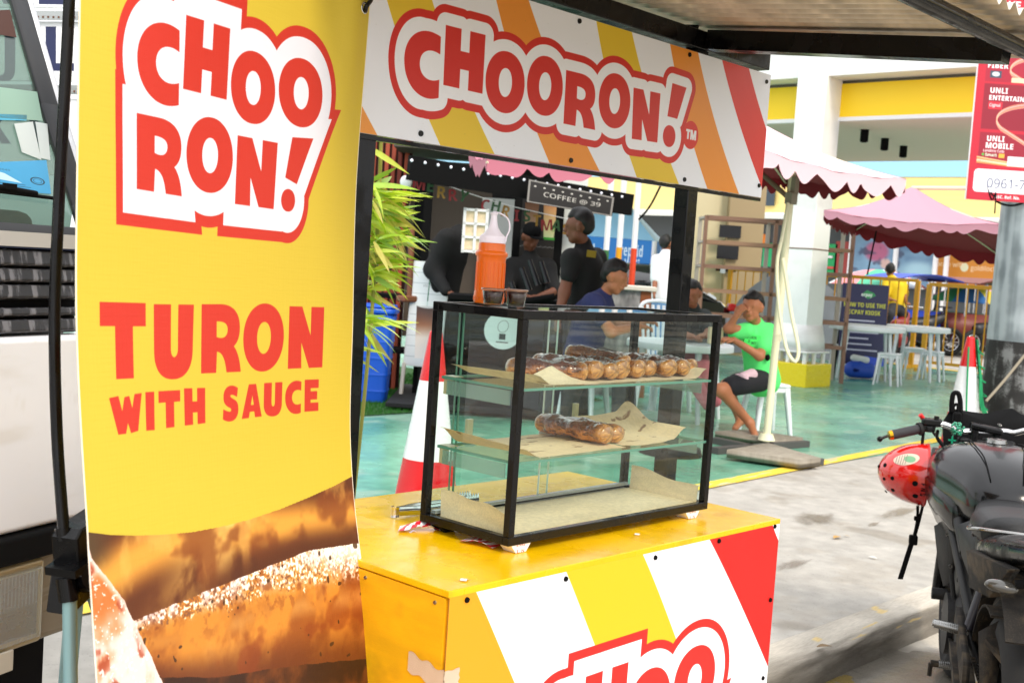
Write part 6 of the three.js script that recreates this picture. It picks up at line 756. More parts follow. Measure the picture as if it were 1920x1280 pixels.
{
  const u1 = (p, r, cols, label) => { const t = thing('vendor_umbrella', label, 'umbrella', [p[0], 0, p[2]], 0, 'vendor umbrellas in the street'), H = p[1]; for (let i = 0; i < 8; i++) { const a = (i / 8) * Math.PI * 2, b = ((i + 1) / 8) * Math.PI * 2; part(t, 'gore', sheet((x, y) => { const an = lerp(a, b, x), rad = r * y; return [Math.cos(an) * rad, H - 0.35 * y * y * r, Math.sin(an) * rad]; }, 5, 6, 0.008), mat(cols[i % cols.length], 0.7)); } part(t, 'pole', rod([0, 0, 0], [0, H, 0], 0.02), M.chrome); };
  u1([25.641, 1.487, -9.522], 1.0, [0x3a9a6a, 0x9a5aa0, 0xd8c23a, 0x3a78c0], 'multicoloured vendor umbrella behind the right yellow barrier'); u1([24.211, 1.747, -11.087], 1.1, [0x4fb08a, 0xe08a90, 0xdfe6e6], 'pale green and pink vendor umbrella behind the instruction board'); u1([29.001, 1.511, -10.325], 1.0, [0xd85a5a, 0xe6b0a8], 'pink vendor umbrella at the right by the grey post');
  const tp = thing('grey_tarp', 'grey tarpaulin over a stall behind the left yellow barrier', 'tarpaulin', [[17.704, 1.058, -9.187][0], 0, [17.704, 1.058, -9.187][2]], VW); part(tp, 'cloth', sheet((u, v) => [lerp(-1.5, 1.3, u), 1.5 * Math.sin(clamp(u * 1.1, 0, 1) * Math.PI) ** 0.5 * (1 - v) + 0.1 * fbm(u * 6, v * 6), lerp(-0.3, 0.5, v)], 24, 10, 0.01), mat(0x8b9096, 0.7)); part(tp, 'frame', rod([-1.4, 0, -0.3], [1.2, 1.3, -0.3], 0.02), M.steel);
}
// ---------------------------------------------------------------- motorcycle (its own axes: x forward from the rear axle, y up from the road, z to its right)
const BK = { p: [2.033, -0.12, 0.148], a: 0.4852 };
{
  const t = thing('motorcycle', 'black motorcycle parked on the wet road by the kerb', 'motorcycle', BK.p, BK.a), zc = 0.03, mir = (z) => 2 * zc - z;
  const mudT = dataTex(256, 256, (u, v) => { const f = fbm(u * 8, v * 8, 5, 8), g = hash(u * 256 | 0, v * 256 | 0); return mixc(mixc([26, 23, 20], [74, 63, 48], sm(f, 0.3, 0.75)), [124, 106, 82], 0.35 * sm(g, 0.8, 1)); });
  const dust = dataTex(256, 256, (u, v) => { const f = fbm(u * 6, v * 6, 5, 6); return mixc([14, 14, 16], [38, 36, 34], sm(f, 0.4, 0.75)); });
  const mud = mat(0xffffff, 0.9, { box: 3, map: mudT, bumpMap: T.grain, bumpScale: 0.002 }), dk = mat(0xffffff, 0.55, { box: 2, map: dust, bumpMap: scaled(T.grain, 3, 3), bumpScale: 0.0006 }), leather = mat(0x08080a, 0.45, { box: 2, bumpMap: scaled(T.grain, 6, 6), bumpScale: 0.0008 });
  const sec = (x, hw, yt, yb, e = 0.75, n = 28) => Array.from({ length: n }, (_, i) => { const a = (i / n) * Math.PI * 2, c = Math.cos(a), s = Math.sin(a), q = (v, p) => Math.sign(v) * Math.abs(v) ** p; return [x, (yt + yb) / 2 + (q(s, e) * (yt - yb)) / 2, zc + q(c, e) * hw]; });
  const tank = part(t, 'fuel_tank', loft([sec(0.46, 0.06, 0.85, 0.76), sec(0.49, 0.1, 0.885, 0.74), sec(0.56, 0.125, 0.93, 0.72), sec(0.64, 0.15, 0.955, 0.71), sec(0.72, 0.185, 0.97, 0.71), sec(0.8, 0.205, 0.976, 0.72), sec(0.88, 0.208, 0.968, 0.73), sec(0.95, 0.18, 0.95, 0.74), sec(1.0, 0.12, 0.925, 0.76), sec(1.02, 0.05, 0.9, 0.8)]), M.blackGloss);
  for (const s of [-1, 1]) part(tank, 'seam', tube([0.5, 0.6, 0.7, 0.8, 0.9].map((x, i) => [x, [0.895, 0.95, 0.968, 0.977, 0.968][i], zc + s * [0.05, 0.062, 0.075, 0.085, 0.08][i]]), 0.0025, 24, 5), M.blackMatt);
  part(tank, 'filler_cap', [cyl(0.032, 0.034, 0.012, [0.82, 0.982, zc])], M.steel);
  const mz = (P, s) => (s < 0 ? P : P.map(([x, y, z]) => [x, y, mir(z)]));
  for (const s of [-1, 1]) {
    part(t, 'tank_shroud', loft(mz([[0.6, 0.77, -0.11], [0.72, 0.8, -0.155], [0.84, 0.82, -0.182], [0.95, 0.78, -0.15]], s).map(([x, y, z], i) => { const w = [0.02, 0.035, 0.04, 0.02][i], d = z - zc > 0 ? 1 : -1; return [[x, y + 0.035, z - d * 0.03], [x, y + 0.01, z + d * 0.004], [x, y - 0.05, z + d * 0.0], [x, y - 0.1 - w, z - d * 0.045], [x, y - 0.06, z - d * 0.08], [x, y + 0.01, z - d * 0.09]]; })), M.blackGloss);
    part(t, 'radiator_fairing', panel(mz([[0.86, 0.663, -0.133], [0.8, 0.708, -0.091], [0.78, 0.586, -0.07], [0.8, 0.485, -0.068], [0.84, 0.461, -0.087], [0.86, 0.525, -0.107]], s), 0.02), dk);
    part(t, 'frame_tube', rod(...mz([[0.72, 0.718, -0.104], [0.42, 0.467, -0.048]], s), 0.016), dk); part(t, 'frame_tube', rod(...mz([[0.6, 0.738, -0.089], [0.5, 0.657, -0.072]], s), 0.02), dk);
    part(t, 'side_cover', panel(mz([[0.46, 0.748, -0.098], [0.4, 0.781, -0.062], [0.3, 0.747, -0.034], [0.3, 0.663, -0.033], [0.36, 0.6, -0.054], [0.44, 0.661, -0.079]], s), 0.03), leather);
    part(t, 'peg_bracket', rod(...mz([[0.34, 0.617, -0.024], [0.3, 0.465, -0.07]], s), 0.019, 0.015), mat(0x2a2830, 0.4)); part(t, 'peg_bracket', rod(...mz([[0.3, 0.457, -0.069], [0.24, 0.374, -0.035]], s), 0.014), dk);
    const pt = mz([[0.3, 0.459, -0.074], [0.3, 0.471, -0.172]], s), pg = part(t, 'foot_peg', rod(pt[0], pt[1], 0.014, 0.009), M.steel); part(pg, 'rib', Array.from({ length: 14 }, (_, i) => { const f = 0.25 + i * 0.053, c = pt[0].map((v, k) => lerp(v, pt[1][k], f)); return rod([c[0], c[1], c[2] - 0.0022], [c[0], c[1], c[2] + 0.0022], 0.0175 - 0.004 * f); }), M.steel);
    const p2 = mz([[0.5, 0.288, -0.035], [0.5, 0.286, -0.146], [0.5, 0.245, -0.147]], s); part(t, 'gear_pedal', [rod(p2[0], p2[1], 0.011), rod(p2[1], p2[2], 0.007)], mud); part(t, 'pedal_spring', Array.from({ length: 14 }, (_, i) => { const f = 0.12 + i * 0.05, c = p2[0].map((v, k) => lerp(v, p2[1][k], f)); return rod([c[0], c[1], c[2] - 0.002], [c[0], c[1], c[2] + 0.002], 0.014); }), M.steel);
    const sg = mz([[-0.25, 0.733, -0.102], [-0.25, 0.745, -0.036], [-0.25, 0.758, 0.019]], s); const si = part(t, 'turn_signal', at(ball(0.042, [0, 0, 0], [0.55, 0.42, 1]), [sg[0][0], (sg[0][1] + sg[1][1]) / 2 - 0.004, (sg[0][2] + sg[1][2]) / 2], [0.12, 0, 0]), mat(0x55524c, 0.15, { transmission: 0.4, thickness: 0, clearcoat: 1 })); part(si, 'stalk', rod(sg[1], sg[2], 0.012), M.blackMatt);
  }
  part(t, 'seat', loft([sec(0.1, 0.07, 0.835, 0.76), sec(0.13, 0.112, 0.85, 0.75), sec(0.24, 0.125, 0.855, 0.74), sec(0.33, 0.12, 0.845, 0.73), sec(0.4, 0.105, 0.835, 0.73), sec(0.5, 0.085, 0.85, 0.74), sec(0.54, 0.05, 0.85, 0.77)]), leather);
  part(t, 'tail_cowl', loft([sec(-0.34, 0.03, 0.86, 0.82), sec(-0.25, 0.06, 0.86, 0.79), sec(-0.05, 0.1, 0.835, 0.74), sec(0.15, 0.115, 0.8, 0.69), sec(0.32, 0.1, 0.79, 0.66)]), M.black);
  part(t, 'grab_edge', tube([[0.2, 0.8, -0.1], [0.1, 0.81, -0.118], [0.05, 0.82, -0.1], [0.03, 0.822, -0.03], [0.02, 0.823, 0.06]], 0.006, 24, 6), M.steel);
  part(t, 'tail_underside', [panel([[0.14, 0.74, -0.1], [0.16, 0.63, -0.08], [-0.06, 0.66, -0.055], [-0.24, 0.78, -0.04]], 0.03), rbox(0.16, 0.1, 0.1, 0.02, [0.02, 0.68, 0.02])], mud); part(t, 'inner_fender', sheet((u, v) => { const a = lerp(0.2, 2.3, u); return [-0.02 + Math.cos(a) * 0.37, 0.3 + Math.sin(a) * 0.4, lerp(-0.05, 0.11, v)]; }, 24, 6, 0.006), mud);
  const whl = (x, r, w, n) => { const wl = part(t, n, ring(r - w * 0.8, w, [x, r + 0.002, zc], [0, 0, 0], 48, 16), M.rubber); part(wl, 'rim', lathe([[r - 0.15, -0.045], [r - 0.095, -0.05], [r - 0.11, 0], [r - 0.095, 0.05], [r - 0.15, 0.045]], 36).rotateX(Math.PI / 2).translate(x, r, zc), M.black); part(wl, 'spoke', [0, 1, 2, 3, 4].map((i) => box(2 * (r - 0.12), 0.035, 0.03, [x, r, zc], [0, 0, i * 0.628])), M.black); part(wl, 'hub', cyl(0.05, 0.05, 0.14, [x, r, zc], [Math.PI / 2, 0, 0]), mud); };
  whl(0, 0.3, 0.066, 'rear_wheel'); whl(1.36, 0.3, 0.055, 'front_wheel');
  part(t, 'hugger', sheet((u, v) => { const a = lerp(0.15, 1.75, u), q = [0, 0.25, 0.75, 1][Math.min(3, Math.round(v * 3))], e = v < 0.2 ? 0.0 : v > 0.8 ? 0 : 0.035; return [Math.cos(a) * (0.31 + e), 0.3 + Math.sin(a) * (0.31 + e), zc - 0.09 + 0.18 * q]; }, 26, 12, 0.008), mud);
  part(t, 'swingarm', [beam([0.0, 0.3, -0.085], [0.46, 0.36, -0.07], 0.06, 0.035), beam([0.0, 0.3, mir(-0.085)], [0.46, 0.36, mir(-0.07)], 0.06, 0.035)], mud); part(t, 'chain_guard', panel([[0.05, 0.44, -0.095], [0.42, 0.5, -0.085], [0.44, 0.45, -0.085], [0.0, 0.36, -0.1]], 0.02), mud);
  const mf = part(t, 'mud_guard', panel([[0.05, 0.53, -0.064], [0.02, 0.576, -0.019], [-0.02, 0.398, -0.033], [0, 0.373, -0.052]], 0.03), mud); part(mf, 'strut', beam([-0.02, 0.531, -0.045], [-0.16, 0.457, 0.041], 0.05, 0.014), mud);
  part(t, 'engine', [rbox(0.3, 0.3, 0.2, 0.04, [0.72, 0.42, zc]), rbox(0.2, 0.2, 0.16, 0.03, [0.82, 0.62, zc], [0, 0, -0.3]), ...[0, 1, 2, 3, 4].map((i) => box(0.2, 0.01, 0.2, [0.82 + i * 0.006, 0.56 + i * 0.035, zc], [0, 0, -0.3])), rbox(0.18, 0.2, 0.22, 0.04, [0.55, 0.4, zc])], mat(0x1e1d1d, 0.5, { metalness: 0.3 })); part(t, 'crankcase_cover', [cyl(0.1, 0.1, 0.03, [0.66, 0.38, -0.085], [Math.PI / 2, 0, 0], 28), cyl(0.02, 0.02, 0.05, [0.8, 0.44, -0.109], [Math.PI / 2, 0, 0])], dk); part(t, 'radiator', [box(0.04, 0.24, 0.24, [0.98, 0.62, zc])], M.blackMatt);
  part(t, 'cable', [tube([[0.66, 0.547, -0.092], [0.62, 0.443, -0.078], [0.6, 0.342, -0.077], [0.52, 0.247, -0.054]], 0.008, 30, 6), tube([[0.6, 0.616, -0.078], [0.52, 0.523, -0.068], [0.46, 0.446, -0.058]], 0.007, 24, 6), tube([[0.55, 0.364, -0.084], [0.55, 0.296, -0.071], [0.5, 0.246, -0.043]], 0.013, 24, 6)], M.rubber); part(t, 'exhaust', tube([[0.9, 0.55, mir(-0.02)], [0.98, 0.35, 0.1], [0.7, 0.22, 0.16], [0.2, 0.26, 0.19], [-0.2, 0.38, 0.2]], 0.03, 40, 10), M.steel);
  part(t, 'fork', [rod([1.1, 0.93, -0.06], [1.34, 0.32, -0.06], 0.024), rod([1.1, 0.93, mir(-0.06)], [1.34, 0.32, mir(-0.06)], 0.024)], M.black); part(t, 'fork_crown', rbox(0.07, 0.05, 0.2, 0.012, [1.1, 0.93, zc]), M.black); part(t, 'front_fender', sheet((u, v) => { const a = lerp(0.3, 2.6, u); return [1.36 + Math.cos(a) * 0.33, 0.3 + Math.sin(a) * 0.33, zc + lerp(-0.07, 0.07, v)]; }, 20, 6, 0.006), M.blackGloss);
  const coil = []; for (let i = 0; i <= 120; i++) { const f = i / 120, a = f * Math.PI * 2 * 8; coil.push([0.3 + 0.08 * f + 0.033 * Math.cos(a), 0.42 + 0.22 * f + 0.01 * Math.sin(a), zc + 0.033 * Math.sin(a)]); } part(t, 'shock_absorber', [tube(coil, 0.006, 240, 6), rod([0.29, 0.38, zc], [0.39, 0.68, zc], 0.016)], mat(0x6a1512, 0.5));
  part(t, 'drive_chain', Array.from({ length: 44 }, (_, i) => { const f = (i % 22) / 21, up = i < 22; return rbox(0.02, 0.012, 0.014, 0.003, [lerp(0.0, 0.56, f), (up ? 0.385 : 0.235) + (up ? 0.02 : 0.1) * f * (up ? 1 : 1), -0.055], [0, 0, up ? 0.04 : 0.18]); }), mud); part(t, 'sprocket', cyl(0.085, 0.085, 0.008, [0, 0.3, -0.055], [Math.PI / 2, 0, 0], 30), M.steel);
  part(t, 'bolt', [[0.36, 0.746, -0.073], [0.28, 0.685, -0.046], [0.4, 0.638, -0.071], [0.32, 0.62, -0.028], [0.82, 0.647, -0.102], [0.8, 0.543, -0.082], [0.29, 0.46, -0.076], [0.23, 0.38, -0.042]].map((p) => cyl(0.006, 0.006, 0.016, [p[0] - 0.012, p[1], p[2]], [0, 0, Math.PI / 2], 8)), M.steel);
  part(t, 'hose', [tube([[0.6, 0.757, -0.078], [0.62, 0.674, -0.081], [0.58, 0.613, -0.07], [0.6, 0.538, -0.072]], 0.009, 24, 6), tube([[0.36, 0.601, -0.042], [0.4, 0.523, -0.049], [0.36, 0.468, -0.042], [0.34, 0.374, -0.048]], 0.006, 24, 6), tube([[1.06, 0.97, -0.14], [1.12, 0.93, -0.13], [1.12, 0.86, -0.06], [1.05, 0.8, 0.0]], 0.006, 24, 6), tube([[1.06, 0.985, -0.16], [1.13, 0.98, -0.17], [1.16, 0.9, -0.1], [1.12, 0.8, -0.03]], 0.005, 24, 6)], M.rubber);
  // handlebar
  const bl = [[1.085, 0.978, zc], [1.085, 0.976, -0.03], [1.078, 0.974, -0.058], [1.066, 0.986, -0.09], [1.058, 0.996, -0.125], [1.05, 0.99, -0.165], [1.03, 0.972, -0.21], [1.0, 0.943, -0.3]];
  part(t, 'handlebar', tube([...bl.slice().reverse(), ...bl.slice(1).map(([x, y, z]) => [x, y + 0.012, mir(z)])], 0.0115, 120, 12), M.chrome);
  for (const s of [-1, 1]) {
    const q = (p) => (s < 0 ? p : [p[0], p[1] + 0.012, mir(p[2])]), g = part(t, 'grip', rod(q([1.032, 0.974, -0.205]), q([1.003, 0.946, -0.298]), 0.0175), mat(0x2e2d30, 0.7, { bumpMap: scaled(T.grain, 8, 2), bumpScale: 0.001 })); part(g, 'flange', rod(q([1.034, 0.976, -0.198]), q([1.03, 0.973, -0.208]), 0.024), M.rubber); part(g, 'bar_end', rod(q([1.003, 0.946, -0.298]), q([1.0, 0.943, -0.309]), 0.0185, 0.0165), M.gold);
    part(t, 'switch_housing', [rbox(0.05, 0.05, 0.05, 0.01, q([1.046, 0.99, -0.175])), rbox(0.03, 0.024, 0.06, 0.006, q([1.03, 1.002, -0.165])), rbox(0.024, 0.02, 0.02, 0.004, q([1.018, 0.978, -0.172])), cyl(0.009, 0.009, 0.02, q([1.03, 1.016, -0.15])), rbox(0.03, 0.03, 0.03, 0.008, q([1.06, 1.0, -0.142]))], M.black); part(t, 'lever', [tube([q([1.07, 0.985, -0.16]), q([1.1, 0.972, -0.2]), q([1.075, 0.943, -0.29]), q([1.05, 0.922, -0.335])], 0.0055, 24, 8), ball(0.0105, q([1.05, 0.921, -0.337]))], M.black); part(t, 'lever_adjuster', rod(q([1.06, 1.0, -0.185]), q([1.05, 1.024, -0.205]), 0.008), M.red);
  }
  const cl = part(t, 'bar_clamp', [rbox(0.06, 0.024, 0.11, 0.008, [1.085, 0.992, 0.026], [0.13, 0, 0], 3), rbox(0.04, 0.05, 0.026, 0.008, [1.085, 0.965, -0.012]), rbox(0.04, 0.05, 0.026, 0.008, [1.085, 0.968, 0.066])], M.black); part(cl, 'bolt', [[1.07, -0.018], [1.1, -0.018], [1.07, 0.07], [1.1, 0.07]].map(([x, z]) => cyl(0.0065, 0.0065, 0.006, [x, 1.005 + (z - 0.026) * 0.13, z], [0, 0, 0], 12)), M.steel);
  part(t, 'headlamp_mask', [panel([[1.2, 0.987, -0.113], [1.22, 1.036, -0.086], [1.25, 1.029, -0.041], [1.25, 1.025, 0.035], [1.25, 1.054, 0.127], [1.24, 1.035, 0.162], [1.2, 1.013, 0.292], [1.14, 0.865, 0.295], [1.14, 0.841, -0.098]], 0.03), rbox(0.12, 0.16, 0.2, 0.05, [1.3, 0.85, zc])], M.blackMatt); part(t, 'phone_holder', [tube([[1.2, 1.03, -0.085], [1.2, 1.074, -0.087], [1.2, 1.101, -0.082], [1.2, 1.102, -0.069], [1.2, 1.081, -0.06], [1.2, 1.027, -0.053]], 0.009, 40, 8), tube([[1.18, 1.033, -0.082], [1.18, 1.057, -0.08], [1.18, 1.062, -0.069], [1.18, 1.03, -0.065]], 0.006, 24, 6), rbox(0.03, 0.05, 0.03, 0.008, [1.17, 1.009, -0.067])], M.blackMatt); part(t, 'ignition_lock', [cyl(0.02, 0.022, 0.02, [1, 0.901, -0.09]), rod([0.99, 0.904, -0.091], [0.98, 0.884, -0.099], 0.005)], M.steel);
  const W = (p) => { const c = Math.cos(BK.a), s = Math.sin(BK.a); return [BK.p[0] + c * p[0] + s * p[2], BK.p[1] + p[1], BK.p[2] - s * p[0] + c * p[2]]; };
  // helmet hung on the grip
  const h = thing('helmet', 'red open helmet with black vent holes hanging from the left handgrip', 'helmet', W([1.0, 0, -0.172]), BK.a), hc = [0, 0.815, 0], A = [0.122, 0.112, 0.165], hs = new THREE.SphereGeometry(1, 48, 24, 0, Math.PI * 2, 0, Math.PI / 2); hs.rotateX(-Math.PI / 2); hs.scale(...A); h.position.y = BK.p[1];
  const rp = dataTex(256, 256, (u, v) => { const f = fbm(u * 20, v * 20, 4); return mixc([214, 22, 12], [196, 16, 12], f); });
  part(h, 'shell', at(hs, hc), mat(0xffffff, 0.14, { map: rp, clearcoat: 1, clearcoatRoughness: 0.05 })); const inn = new THREE.SphereGeometry(0.95, 32, 16, 0, Math.PI * 2, 0, Math.PI / 2); inn.rotateX(-Math.PI / 2); inn.scale(...A); part(h, 'liner', at(inn, hc), M.blackMatt); const rim = new THREE.TorusGeometry(1, 0.03, 8, 48); rim.scale(A[0] * 0.985, A[1] * 0.985, 0.16); part(h, 'rim', at(rim, hc), mat(0xb71d18, 0.4));
  const onS = (y, z, lift = 1.0) => { const v = clamp(1 - (y / A[1]) ** 2 - (z / A[2]) ** 2, 0.02, 1); return [hc[0] - A[0] * Math.sqrt(v) * lift, hc[1] + y, z]; };
  for (const [q, r] of [[[0.93, 0.798, -0.214], 0.0095], [[0.93, 0.751, -0.208], 0.0095], [[0.93, 0.803, -0.289], 0.007], [[0.93, 0.793, -0.315], 0.006], [[0.93, 0.842, -0.316], 0.0075], [[0.93, 0.758, -0.283], 0.007], [[0.93, 0.831, -0.336], 0.005], [[0.93, 0.742, -0.303], 0.0055]]) {
    const p = onS(q[1] - hc[1], q[2] + 0.172), n = V((p[0] - hc[0]) / A[0] ** 2, (p[1] - hc[1]) / A[1] ** 2, p[2] / A[2] ** 2).normalize(), g = new THREE.CylinderGeometry(r, r, 0.004, 16); g.applyMatrix4(new THREE.Matrix4().compose(V(p), new THREE.Quaternion().setFromUnitVectors(V(0, 1, 0), n), V(1, 1, 1))); part(h, 'vent_hole', g, M.blackMatt);
  }
  { const s = sheet((u, v) => { const a = (u - 0.5) * 0.085, b = (v - 0.5) * 0.036, q = Math.hypot((u - 0.5) * 2, (v - 0.5) * 2), k = q > 1 ? 1 / q : 1; return onS(0.06 + b * k + a * k * 0.25, -0.075 + a * k, 1.012); }, 16, 12, 0.0006); const st = canvasTex(128, 64, (g) => { g.fillStyle = '#c8b39c'; g.fillRect(0, 0, 128, 64); g.fillStyle = '#5e9a68'; g.beginPath(); g.ellipse(80, 32, 30, 18, 0.3, 0, 7); g.fill(); g.strokeStyle = '#6c5a4a'; g.lineWidth = 3; for (let i = 0; i < 5; i++) { g.beginPath(); g.moveTo(20 + i * 12, 4); g.lineTo(8 + i * 12, 60); g.stroke(); } }); part(h, 'sticker', s, mat(0xffffff, 0.3, { map: st, clearcoat: 1 })); }
  [...'FNG'].forEach((ch, i) => { const g = new TextGeometry(ch, { font, size: 0.015, depth: 0.002, curveSegments: 3 }); g.center(); const p = onS(-0.018 - i * 0.018, -0.014, 1.008); g.rotateZ(-Math.PI / 2); g.rotateY(-Math.PI / 2 - 0.1); part(h, 'letter', at(g, p), M.blackMatt); });
  const sp = (a) => [a[0] - 1.0, a[1], a[2] + 0.172]; part(h, 'strap', [tube([[1, 0.7, -0.189], [1, 0.648, -0.186], [1, 0.579, -0.193]].map(sp), 0.0055, 20, 5), tube([[1, 0.702, -0.172], [1, 0.643, -0.18], [1, 0.579, -0.191]].map(sp), 0.0055, 20, 5), panel([[1, 0.578, -0.204], [1, 0.58, -0.186], [1, 0.427, -0.217], [1, 0.426, -0.235]].map(sp), 0.004)], M.blackMatt); part(h, 'buckle', [rbox(0.03, 0.035, 0.03, 0.006, sp([1, 0.575, -0.194])), rbox(0.02, 0.016, 0.02, 0.004, sp([1, 0.654, -0.188]))], M.blackMatt); part(h, 'hanging_strap', tube([[1, 0.913, -0.194], [1.03, 0.964, -0.191], [1.05, 1.01, -0.192]].map(sp), 0.006, 16, 5), M.blackMatt);
  // rosary
  const r = thing('green_rosary', 'green beaded rosary with a small cross looped round the handlebar', 'rosary', W([1.06, 0.985, -0.075]), BK.a), gb = mat(0x10906a, 0.2, { clearcoat: 1 }); part(r, 'beads', Array.from({ length: 60 }, () => { const a = rr(0, 6.28), b = rr(-1.2, 1.2), q = rr(0.016, 0.025); return ball(0.0045, [Math.cos(a) * Math.cos(b) * q, Math.sin(b) * q, Math.sin(a) * Math.cos(b) * q], [1, 1, 1], 8); }), gb); part(r, 'cross', [box(0.004, 0.045, 0.006, [-0.012, -0.05, -0.014]), box(0.004, 0.006, 0.026, [-0.012, -0.042, -0.014])], gb); part(r, 'string', rod([-0.012, -0.03, -0.014], [-0.006, -0.012, -0.008], 0.0015), gb);
}

// ---------------------------------------------------------------- people
const RT = V(0.679, 0, 0.731).normalize(), FW = V(0.731, 0, -0.679).normalize();
const dirOf = (r, f, y = 0) => RT.clone().multiplyScalar(r).addScaledVector(FW, f).add(V(0, y, 0)).normalize();
function handBones(w, d, n, s = 1, curl = 0.5) {                // wrist, direction of the fingers, back-of-hand normal
  const x = d.clone().cross(n).normalize(), at2 = (a, b, c) => { const p = V(w).addScaledVector(d, a * s).addScaledVector(x, b * s).addScaledVector(n, c * s); return [p.x, p.y, p.z]; }, B = [[at2(0, 0, 0), 0.022 * s, at2(0.04, -0.012, 0), 0.018 * s], [at2(0.02, 0.012, 0), 0.018 * s, at2(0.06, 0.014, 0), 0.016 * s], [at2(0.04, -0.012, 0), 0.017 * s, at2(0.065, -0.016, 0), 0.015 * s]];
  [[-0.027, 0.052], [-0.009, 0.062], [0.01, 0.058], [0.027, 0.044]].forEach(([b, l]) => { const k = at2(0.072, b, 0), m = at2(0.072 + l * 0.55, b * 1.1, -l * 0.28 * curl), e = at2(0.072 + l * (0.95 - 0.4 * curl), b * 1.15, -l * 0.8 * curl); B.push([k, 0.0092 * s, m, 0.0084 * s], [m, 0.0084 * s, e, 0.007 * s]); });
  B.push([at2(0.018, -0.024, 0), 0.013 * s, at2(0.05, -0.045, -0.012 * curl), 0.01 * s], [at2(0.05, -0.045, -0.012 * curl), 0.01 * s, at2(0.078, -0.046, -0.03 * curl), 0.008 * s]); return B;
}
function headParts(c, f, s, hairLow = 0) {                       // centre, facing direction, scale
  const up = V(0, 1, 0).addScaledVector(f, -f.y).normalize(), r = f.clone().cross(up).normalize(), q = (a, b, d) => { const p = V(c).addScaledVector(f, a * s).addScaledVector(up, b * s).addScaledVector(r, d * s); return [p.x, p.y, p.z]; };
  const skin = [[q(-0.018, 0.03, 0), 0.083 * s], [q(0.02, 0.02, 0), 0.074 * s], [q(0.032, -0.045, 0), 0.056 * s, q(0.045, -0.08, 0), 0.036 * s], [q(0.02, -0.06, 0.03), 0.036 * s], [q(0.02, -0.06, -0.03), 0.036 * s], [q(0.088, 0.012, 0), 0.011 * s, q(0.103, -0.02, 0), 0.0135 * s], [q(0.085, -0.045, -0.016), 0.009 * s, q(0.085, -0.045, 0.016), 0.009 * s], [q(0.083, -0.056, -0.012), 0.009 * s, q(0.083, -0.056, 0.012), 0.009 * s], [q(0.082, 0.026, -0.035), 0.01 * s, q(0.082, 0.026, 0.035), 0.01 * s], [q(-0.005, 0.012, 0.083), 0.016 * s, q(0, -0.022, 0.08), 0.011 * s], [q(-0.005, 0.012, -0.083), 0.016 * s, q(0, -0.022, -0.08), 0.011 * s]];
  const hair = [[q(-0.03, 0.056, 0), 0.084 * s], [q(0.012, 0.09, 0), 0.052 * s], [q(0.05, 0.088, 0.03), 0.022 * s, q(0.062, 0.078, 0.01), 0.018 * s], [q(-0.03, 0.12, 0.02), 0.03 * s, q(0.03, 0.115, -0.02), 0.024 * s], [q(-0.045, 0.01 - hairLow, 0), 0.07 * s], [q(0.046, 0.088, 0.0), 0.026 * s, q(0.05, 0.086, -0.03), 0.022 * s], [q(-0.048, 0.035, 0.056), 0.032 * s], [q(-0.048, 0.035, -0.056), 0.032 * s], [q(-0.005, 0.07, 0.06), 0.024 * s], [q(-0.005, 0.07, -0.06), 0.024 * s]];
  const eyes = [-1, 1].map((k) => ball(0.0085 * s, q(0.079, 0.008, 0.032 * k), [1, 0.8, 1], 10)); return { skin, hair, eyes, q, mouth: rod(q(0.0935, -0.0505, -0.015), q(0.0935, -0.0505, 0.015), 0.0022 * s, 0.0022 * s, 6) };
}
function person(label, base, P) {
  const t = thing('person', label, 'person', base), R = (p) => [p[0] - base[0], p[1] - base[1], p[2] - base[2]], B = (l) => l.map(([a, ra, b, rb]) => (b ? [R(a), ra, R(b), rb] : [R(a), ra])), hd = headParts(R(P.head), P.face, P.hs ?? 1, P.hairLow), g = [blob(B(P.body), P.cell ?? 0.018, 0.035), blob([...hd.skin, [R(P.neck), 0.05 * (P.hs ?? 1), hd.q(-0.01, -0.07, 0), 0.046 * (P.hs ?? 1)]], P.fine ?? 0.008, 0.02)];
  for (const [w, d, n, s, c] of P.hands ?? []) g.push(blob(handBones(R(w), d, n, s, c), 0.005, 0.008, 0.015));
  part(t, 'body', g, P.skin ?? M.skin); part(t, 'hair', blob(hd.hair, 0.009, 0.02), M.hair); part(t, 'eyebrows', [-1, 1].map((k) => rod(hd.q(0.086, 0.031, 0.018 * k), hd.q(0.074, 0.03, 0.05 * k), 0.0045, 0.003, 6)), M.hair); part(t, 'eye', hd.eyes[0], M.hair); part(t, 'eye', hd.eyes[1], M.hair); part(t, 'mouth', hd.mouth, mat(0x5a2a22, 0.6));
  for (const [n, bones, m, k] of P.wear) part(t, n, blob(B(bones), P.cell ?? 0.016, k ?? 0.04), m); if (P.cap) part(t, 'cap', [blob([[hd.q(-0.015, 0.065, 0), 0.088], [hd.q(0.03, 0.07, 0), 0.07]], 0.009, 0.03), at(ball(0.075, [0, 0, 0], [1, 0.16, 0.9]), hd.q(0.11, 0.045, 0), [0, Math.atan2(-P.face.z, P.face.x), -0.2])], M.blackMatt);
  return t;
}
const cloth = (c, r = 0.85) => mat(c, r, { bumpMap: scaled(T.grain, 5, 5), bumpScale: 0.0015 }), blackCloth = cloth(0x060607), jeans = cloth(0x5d82ad);
